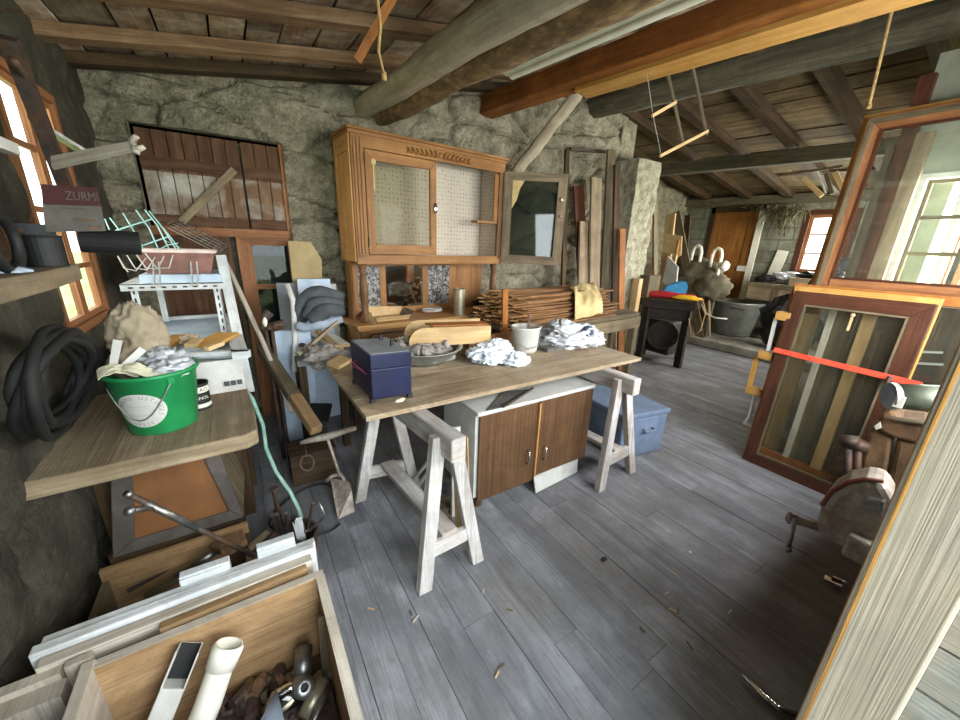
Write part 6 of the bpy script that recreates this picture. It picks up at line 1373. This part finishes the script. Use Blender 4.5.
a, b = onx(41, 126, -.55), ony(84, 152, 2.3); m = MB(); m.bar(a, b, .05, .012, (0, 0, 1)); tag(m.build('flat_bar', 'steel'), 'flat grey bar running across the window behind the forked bar', 'bar')
m = MB(); m.bar(onx(-8, 141, -.5), onx(12, 149, -.5), .03, .03); tag(m.build('white_peg_or_highlight', 'white'), 'short white peg on the left wall at the picture edge', 'peg')
m = MB(); m.tube([onx(-5, 8, -.58), onx(22, 13, -.6)], .006, 6); tag(m.build('iron_nail', 'iron'), 'long iron nail high on the left wall', 'nail')

# ---- boards and insulation in the back corner
def plate(name, label, cat, pts, y, th, mt):
    m = MB(); m.prism([ony(px, py, y + (dy if False else 0)) for px, py, dy in pts], (0, th, 0)); return tag(m.build(name, mt), label, cat)
def plate_to(name, label, cat, top, y, zlow, th, mt):
    """upright board: silhouette points along its top, straight down to zlow"""
    P_ = [ony(px, py, y) for px, py in top]; P_ = [V3((P_[0].x, y, zlow))] + P_ + [V3((P_[-1].x, y, zlow))]
    m = MB(); m.prism(P_, (0, th, 0)); return tag(m.build(name, mt), label, cat)
plate_to('plywood_sheet', 'light plywood sheet with cut corners leaning right of the shutters', 'board', [(288, 241), (311, 242), (322, 260), (322, 276)], 3.46, .0, .012, 'ply')
plate_to('grey_board', 'pale grey board standing in front of the glazed leaf below the shutters', 'panel', [(276, 283), (296, 283)], 3.36, 0, .015, 'greyblue')
plate_to('insulation_board', 'pale blue insulation board behind the folded dark tarpaulin', 'insulation', [(297, 279), (330, 279)], 3.30, 0, .04, 'foam')
plate_to('insulation_board', 'white-blue insulation board at the side of the sideboard', 'insulation', [(322, 284), (336, 284)], 3.38, 0, .03, 'white')
plate_to('insulation_board', 'low pale blue insulation board behind the white curved stick', 'insulation', [(274, 331), (310, 330)], 3.0, 0, .05, 'foam')
# tarpaulin: folded rolls
t = thing('folded_tarpaulin', 'dark grey folded tarpaulin with pale lining beside the sideboard', 'tarpaulin', tuple(ony(325, 345, 2.9)))
Y = 2.92
def roll(pts, r, y=Y): 
    m = MB(); P_ = [ony(px, py, y + dy) for px, py, dy in pts]; Q_ = []
    for i in range(len(P_) - 1):
        for k in range(5): Q_.append(P_[i].lerp(P_[i + 1], k / 5))
    Q_.append(P_[-1]); m.tube(Q_, [r * (.75 + .25 * math.sin(math.pi * i / (len(Q_) - 1))) for i in range(len(Q_))], 14, wob=.35); return m
roll([(302, 322, .02), (298, 306, .02), (310, 296, .02), (325, 293, .02), (342, 298, .05)], .055).build('fold', 'greycloth', t, smooth=True)
roll([(304, 318, -.05), (312, 306, -.05), (326, 302, -.05), (342, 305, -.02)], .045).build('fold', 'greycloth', t, smooth=True)
roll([(309, 321, -.10), (318, 315, -.1), (330, 310, -.1), (342, 311, -.06)], .05).build('fold', 'greycloth', t, smooth=True)
roll([(297, 325, -.08), (305, 328, -.1), (320, 325, -.12), (342, 319, -.1)], .035).build('lining', 'greycloth2', t, smooth=True)
# low bench with clutter
t = thing('low_bench', 'low dark bench beside the sideboard heaped with sticks and scraps', 'bench', (.48, 2.85, 0))
m = MB(); m.box((.26, 2.70, .70), (.72, 2.98, .74)); m.build('top', 'greyblue', t)
for x, y in ((.55, 2.73), (.29, 2.94), (.69, 2.94), (.29, 2.73)): m = MB(); m.box((x - .025, y - .025, 0), (x + .025, y + .025, .70)); m.build('leg', 'darkwood', t)
for k, (a, b, wd, th, z, mt, lb) in enumerate((((312, 328), (338, 345), .16, .015, .80, 'cream', 'white board lying at an angle on the low bench'), ((318, 331), (340, 349), .05, .02, .83, 'pale', 'yellow edged strip lying on the white board'))):
    m = MB(); m.bar(onz(*a, z), onz(*b, z - .02), wd, th); tag(m.build('board', mt), lb, 'board')
m = MB(); m.bar(onz(303, 352, .80), onz(337, 321, .98), .03, .02); tag(m.build('wooden_stick', 'plank'), 'grey stick rising from the heap towards the sideboard', 'stick')
m = MB(); m.bar(onz(305, 350, .80), onz(356, 344, .86), .02, .02); tag(m.build('wooden_stick', 'pale'), 'thin pale stick pointing from the heap to the navy box', 'stick')
m = MB(); m.blob(onz(326, 357, .78), (.13, .09, .07), .5, 2.2, 36, 20, 3); tag(m.build('dusty_cloth', 'rubble'), 'dusty greenish cloth heap on the low bench', 'cloth')
random.seed(90); cols = ['white', 'pale', 'iron', 'cream', 'blackrubber', 'rust', 'tin']; names = ['chalk white', 'pale wooden', 'dark iron', 'cream', 'black rubber', 'rusty brown', 'dull metal']
for k in range(7):
    c = onz(random.uniform(298, 314), random.uniform(344, 358), .78 + .01 * k); m = MB(); m.blob(c, (.022, .02, .016), .4, 1.5, 10, 7, k); tag(m.build('scrap_piece', cols[k]), names[k] + ' scrap in the heap on the low bench', 'scrap', 'scraps on the low bench')
# dark upright stand left of the insulation
t = thing('iron_stand', 'dark iron stand with clamps in front of the shutters', 'stand', tuple(ony(272, 380, 2.8)))
for k, (x0, x1) in enumerate(((266, 270), (272, 276))):
    q = ony(x0, 330, 2.75); m = MB(); m.tube([V3((q.x, q.y, 0)), q], .012, 8); m.build('post', 'iron', t, smooth=True)
m = MB(); a = ony(262, 328, 2.75); m.tube([a, ony(284, 322, 2.75)], .02, 8); m.tube([ony(264, 318, 2.75), ony(270, 312, 2.75)], .03, 8); m.blob(ony(276, 326, 2.72), (.05, .04, .03), .4, 2, 14, 8); m.build('clamp', 'iron', t)
m = MB(); m.blob(ony(265, 322, 2.7), (.014, .014, .03), .2, 2, 12, 8); m.build('white_grip', 'cream', t, smooth=True)
# ---- wooden pole tool with yoke and ring
t = thing('yoke_pole', 'thick wooden pole ending in an iron yoke with a hanging ring', 'pole tool', tuple(onz(318, 430, .42)))
a, b = ony(262, 348, 2.85), onz(317, 431, .45); m = MB(); m.bar(a, a.lerp(b, .62), .075, .075); m.build('pole', 'greybrown', t, bevel=.01); m = MB(); m.bar(a.lerp(b, .62), b, .072, .072); m.build('bare_end', 'crate', t, bevel=.012)
c = onz(326, 436, .43); e0, e1 = onz(300, 443, .42), onz(356, 428, .44); m = MB(); m.tube([e0, e0.lerp(e1, .25), e0.lerp(e1, .5) + V3((0, -.01, 0)), e0.lerp(e1, .75), e1], [.012, .020, .024, .02, .014], 10); m.build('iron_yoke', 'castgrey', t, smooth=True)
m = MB(); rc = onz(307, 463, .36); m.tube([rc + V3((.034 * math.cos(x), .012 * math.sin(x), .042 * math.sin(x))) for x in [6.283 * i / 18 for i in range(18)]], .006, 7, closed=True); m.tube([onz(305, 445, .42), rc + V3((0, 0, .04))], .005, 6); m.build('ring', 'iron', t, smooth=True)
m = MB(); m.tube([onz(327, 437, .42), onz(340, 476, .15)], .009, 8); m.build('iron_rod', 'castgrey', t, smooth=True)
t = thing('iron_shoe', 'grey iron shoe of an old tool standing on the floor by the left trestle', 'tool', tuple(onz(345, 512, 0)))
m = MB(); q = [onz(332, 486, .10), onz(352, 490, .12), onz(355, 512, .01), onz(338, 520, .01)]; m.prism(q, (.0, .05, .03)); m.build('blade', 'castgrey', t, bevel=.008)
m = MB(); m.tube([onz(326, 481, .12), onz(332, 476, .15), onz(341, 474, .15), onz(345, 482, .12)], .012, 8); m.build('socket', 'castgrey', t, smooth=True)
m = MB(); m.bar(onz(352, 386, .55), onz(358, 384, .0), .03, .03); 
# dark open box on floor behind the pole
m = MB(); m.prism([(.24, 2.62, .30), (.40, 2.56, .30), (.47, 2.76, .34), (.33, 2.84, .34)], (0, 0, .02)); m.box((.28, 2.64, 0), (.40, 2.76, .30)); tag(m.build('black_tray', 'black'), 'flat black tray lying between the wooden pole and the board', 'tray')
m = MB(); m.box((.12, 2.35, 0), (.40, 2.55, .22)); tag(m.build('dark_crate', 'darkwood'), 'dark crate on the floor under the wooden pole', 'crate')
# hose, ring and bunch of rods
m = MB(); pts = [onz(240, 384, .785), onz(252, 398, .72), onz(263, 425, .55), onz(266, 448, .46), onz(276, 472, .36), onz(290, 492, .28), onz(299, 510, .2), onz(304, 530, .10)]
P2 = []
for i in range(len(pts) - 1):
    for k in range(4): P2.append(pts[i].lerp(pts[i + 1], k / 4))
P2.append(pts[-1]); m.tube(P2, .010, 9); tag(m.build('mint_hose', 'mint', smooth=True), 'thin mint-green hose hanging from the cardboard box down to the floor', 'hose')
m = MB(); cc = V3((.16, 2.02, .02)); m.tube([cc + V3((.20 * math.cos(x), .22 * math.sin(x), .02 + .03 * math.sin(x * 2))) for x in [6.283 * i / 30 for i in range(27)]], .007, 7); tag(m.build('black_cable', 'black', smooth=True), 'thin black cable loop on the floor behind the bunch of rods', 'cable')
t = thing('rod_pot', 'small dark pot holding the bunch of iron rods behind the crate', 'pot', (.06, 1.80, 0)); m = MB(); m.lathe([(0, 0), (.09, 0), (.11, .16), (.1, .16), (.085, .02), (0, .02)], (.06, 1.72, 0), 20); m.build('body', 'iron', t)
random.seed(93)
for k, (a, za, b, zb_, r, mt, lb) in enumerate((((274, 490), .42, (284, 538), .03, .011, 'iron', 'tallest iron rod with a bolt head in the dark pot'), ((272, 515), .32, (280, 540), .03, .012, 'iron', 'short thick iron rod at the left of the dark pot'), ((277, 514), .32, (283, 540), .03, .009, 'steel', 'slim grey rod beside the short thick one in the dark pot'), ((286, 513), .32, (287, 540), .03, .008, 'steel', 'straight grey rod in the middle of the dark pot'), ((293, 517), .30, (302, 545), .03, .011, 'blackrubber', 'black rod leaning at the right of the dark pot'), ((313, 503), .38, (306, 536), .05, .007, 'iron', 'thin iron rod leaning right from the dark pot'))):
    m = MB(); A_, B_ = onz(*a, za), onz(*b, zb_); m.tube([A_, B_], r, 9)
    if k == 0: m.tube([A_ + V3((0, 0, .012)), A_], .02, 8)
    tag(m.build('iron_rod', mt), lb, 'rod', 'rods in the dark pot')
m = MB(); m.tube([onz(300, 534, .1), onz(310, 530, .22), onz(326, 516, .3), onz(318, 501, .38)], .006, 7); tag(m.build('bent_wire', 'steel', smooth=True), 'bent grey wire at the right of the dark pot', 'wire')
m = MB(); m.bar(onz(297, 519, .28), onz(303, 545, .05), .04, .012); tag(m.build('painted_stick', 'whitemould'), 'pale painted stick among the rods in the dark pot', 'stick')
m = MB(); m.tube([onz(296, 544, .12), onz(308, 546, .13), onz(318, 551, .1)], [.02, .018, .012], 8); tag(m.build('iron_fitting', 'iron'), 'dark iron fitting between the pot and the white mouldings', 'fitting')

# ================================================================ FOREGROUND CRATE WITH FITTINGS
Zc = .45
t = thing('open_crate', 'open wooden crate with greyed rims in the near left corner, full of fittings', 'crate', (-.2, .85, 0))
XR, YF, YBk = .085, .45, 1.105
m = MB(); m.box((-.46, YBk, .03), (XR + .025, YBk + .022, Zc)); m.build('back_board', 'crate', t)
m = MB(); m.box((-.46, YBk - .001, Zc), (XR + .025, YBk + .024, Zc + .003)); m.build('rim', 'cratedge', t)
m = MB(); m.box((XR, YF, .03), (XR + .025, YBk, Zc), grain=1); m.build('side_board', 'crate', t)
m = MB(); m.box((XR - .001, YF, Zc), (XR + .027, YBk, Zc + .003), grain=1); m.build('rim', 'cratedge', t)
m = MB(); m.box((XR + .025, YF, .03), (XR + .027, YBk, Zc - .001), grain=1); m.build('outer_face', 'cratedge', t)
m = MB(); m.box((-.485, YF, .03), (-.46, YBk + .022, Zc + .01), grain=1); m.build('side_board', 'cratedge', t)
m = MB(); m.box((-.46, YF, .03), (XR, YF + .022, Zc)); m.build('front_board', 'crate', t)
m = MB(); m.box((-.485, YF, .0), (XR + .025, YBk + .022, .03)); m.build('bottom', 'crate', t)
m = MB(); m.box((-.52, YBk + .03, 0), (-.47, YBk + .05, Zc + .012)); m.build('corner_post', 'cratedge', t)
# inner batten along the back
m = MB(); m.box((-.40, YBk - .022, Zc - .09), (XR, YBk, Zc - .06)); 
# boards stacked behind the crate: white painted mouldings and raw strips
def strip(label, x0, x1, y, z, wd, h, mt, name='white_moulding', dz=0.0):
    m = MB(); m.bar((x0, y, z - h / 2), (x1, y + .012, z - h / 2 + dz), wd, h); return tag(m.build(name, mt, bevel=.003), label, 'moulding', 'mouldings stacked behind the crate')
strip('orange-tinged raw strip lying directly behind the crate rim', -.33, .065, YBk + .045, Zc + .012, .025, .46, 'crate', 'raw_strip')
strip('grey-white moulding lying behind the raw strip at the crate', -.58, .085, YBk + .075, Zc + .015, .035, .46, 'cratedge')
strip('long white painted moulding with stepped profile, second from the back', -.60, .10, YBk + .112, Zc + .03, .032, .48, 'whitemould')
strip('rearmost white painted moulding behind the crate', -.59, .108, YBk + .145, Zc + .022, .028, .47, 'whitemould')
for k, (x0, x1, lb) in enumerate(((-.29, -.155, 'raised white moulding piece left of the gap behind the crate'), (-.075, .045, 'raised white moulding piece right of the gap behind the crate'))):
    m = MB(); m.box((x0, YBk + .165, 0), (x1, YBk + .195, Zc + .052 + .008 * k)); m.box((x0, YBk + .160, Zc + .0), (x1, YBk + .168, Zc + .045)); tag(m.build('white_moulding', 'whitemould', bevel=.003), lb, 'moulding', 'mouldings stacked behind the crate')
m = MB(); m.box((-.85, YBk - .02, 0), (-.52, YBk + .03, Zc - .02)); m.box((-.9, YBk + .03, 0), (-.53, YBk + .06, Zc + .0)); tag(m.build('raw_strip', 'cratedge'), 'grey raw boards continuing left of the crate corner', 'board', 'mouldings stacked behind the crate')
# pipes and fittings in the crate
zi = .20
t = thing('white_channel', 'white square plastic channel with open dark end standing in the crate', 'channel', tuple(onz(165, 700, .25)))
a, b = onz(150, 745, .22), onz(190, 647, .42); m = MB(); m.bar(a, a.lerp(b, .62), .058, .05, (0, -1, .6)); m.build('closed_part', 'white', t, bevel=.003)
d = (b - a).normalized(); up = V3((0, -1, .6)); Aa = up.cross(d).normalized(); Bb = d.cross(Aa).normalized(); q0 = a.lerp(b, .62)
m = MB()
for s1 in (-1, 1): m.bar(q0 + Aa * .027 * s1 - Bb * .002 * 0, b + Aa * .027 * s1, .004, .05, Bb)
m.bar(q0 - Bb * .023, b - Bb * .023, .058, .004, Bb); m.build('open_channel', 'white', t)
m = MB(); m.bar(q0 - Bb * .0195, b - Bb * .0195, .05, .003, Bb); m.build('dark_inside', 'black', t)
t = thing('grey_pipe', 'pale grey plastic pipe with a socket end leaning in the crate', 'pipe', tuple(onz(205, 700, .25)))
a, b = onz(192, 745, .22), onz(225, 655, .40); m = MB(); m.tube([a, a.lerp(b, .5) + V3((.0, -.01, .0)), a.lerp(b, .88), b], [.034, .034, .034, .034], 22); m.build('tube', 'cream', t, smooth=True)
dd = (b - a).normalized(); m = MB(); m.lathe([(.030, -.03), (.038, -.03), (.041, .02), (.036, .03), (.031, .03), (.028, -.02), (0, -.02)], b, 22, dd); m.build('socket', 'cream', t, smooth=True)
random.seed(101)
m = MB(); m.prism([V3((-.45, .48, .032)), V3((.08, .48, .032)), V3((.08, 1.10, .032)), V3((-.45, 1.10, .032))], (0, 0, .08)); o = tag(m.build('hardware_layer', 'iron'), 'dark mass of small hardware at the bottom of the crate', 'hardware'); o['kind'] = 'stuff'
def fitting(label, cat, name, px, py, z, mt, fn, group='fittings in the open crate'):
    c = onz(px, py, z); m = MB(); fn(m, c); tag(m.build(name, mt, smooth=True), label, cat, group)
fitting('chromed tap body with a dark round hole at the right of the crate', 'tap', 'tap_body', 303, 686, .22, 'steel', lambda m, c: (m.tube([c + V3((-.012, .03, -.02)), c + V3((.002, -.018, .018))], .03, 16), m.lathe([(.012, .0), (.03, .0), (.03, .008), (.012, .008)], c + V3((.003, -.022, .022)), 18, (.1, -.6, .8)), m.tube([c + V3((0, .02, 0)), c + V3((.02, .10, .03))], .026, 12)))
fitting('black disc painted as the dark hole of the chromed tap body', 'hole', 'dark_hole_disc', 303, 684, .25, 'black', lambda m, c: m.lathe([(0, 0), (.013, 0)], c, 14, (.1, -.6, .8)))  # flat black disc paints the shaded hole in the tap
fitting('shiny chrome elbow lying in front of the tap body', 'elbow', 'chrome_elbow', 284, 698, .21, 'chrome', lambda m, c: m.tube([c + V3((-.05, -.01, -.01)), c + V3((-.02, .01, .01)), c + V3((.02, .01, .015)), c + V3((.045, .0, .015))], [.016, .018, .016, .012], 12))
fitting('brass-coloured threaded joint under the tap body', 'joint', 'brass_joint', 316, 700, .2, 'tin', lambda m, c: m.tube([c + V3((-.04, -.03, 0)), c + V3((.03, .03, .02))], [.022, .026], 12))
fitting('thin chrome pipe lying against the right side of the crate', 'pipe', 'chrome_pipe', 322, 708, .2, 'steel', lambda m, c: m.tube([c + V3((-.06, -.06, 0)), c + V3((.03, .03, .03))], .011, 10))
fitting('grey flat wedge in the middle of the crate', 'wedge', 'grey_wedge', 272, 715, .22, 'greycloth2', lambda m, c: m.prism([c + V3((-.05, -.05, 0)), c + V3((.03, -.05, 0)), c + V3((.02, .04, .02))], (0, 0, .025)))
fitting('large flat iron nut near the middle of the crate', 'nut', 'iron_nut', 248, 698, .16, 'iron', lambda m, c: m.lathe([(.014, 0), (.034, 0), (.034, .016), (.014, .016), (.014, 0)], c, 6, (-.3, -.5, .8)))
fitting('second iron nut beside the grey pipe in the crate', 'nut', 'iron_nut', 228, 706, .15, 'iron', lambda m, c: m.lathe([(.012, 0), (.028, 0), (.028, .016), (.012, .016), (.012, 0)], c, 6, (.2, -.5, .8)))
adj = ['dark', 'rusty', 'grey', 'brownish', 'dull', 'blackish', 'worn', 'pitted', 'stained', 'pale', 'dusty', 'oily', 'corroded', 'scratched']
lab = 'small metal fitting lying loose in the heap inside the open crate'
for k in range(26):
    px, py = random.uniform(235, 330), random.uniform(672, 722); z = random.uniform(.12, .19); c = onz(px, py, z)
    c.x = max(-.43, min(.055, c.x)); c.y = max(.52, min(1.05, c.y)); a = random.uniform(0, 6.28); d = V3((math.cos(a), math.sin(a), random.uniform(-.2, .5))) * random.uniform(.02, .05); m = MB()
    r = random.uniform(.010, .02); m.tube([c - d, c + d * .2, c + d], [r, r * 1.25, r * .8], random.choice((6, 8, 10)))
    if k % 3 == 0: m.tube([c, c + V3((-d.y, d.x, .015))], r * .8, 8)
    tag(m.build('metal_fitting', random.choice(['iron', 'iron', 'rust', 'steel', 'castgrey', 'tin'])), lab, 'fitting', 'loose fittings in the open crate')
m = MB(); m.bar((XR - .012, .98, .18), (XR - .004, 1.0, .40), .014, .03, (1, 0, 0)); tag(m.build('wood_sliver', 'greybrown'), 'loose wood sliver against the right inner side of the crate', 'wood')

for o in bpy.data.objects:
    if '_org' in o: del o['_org']
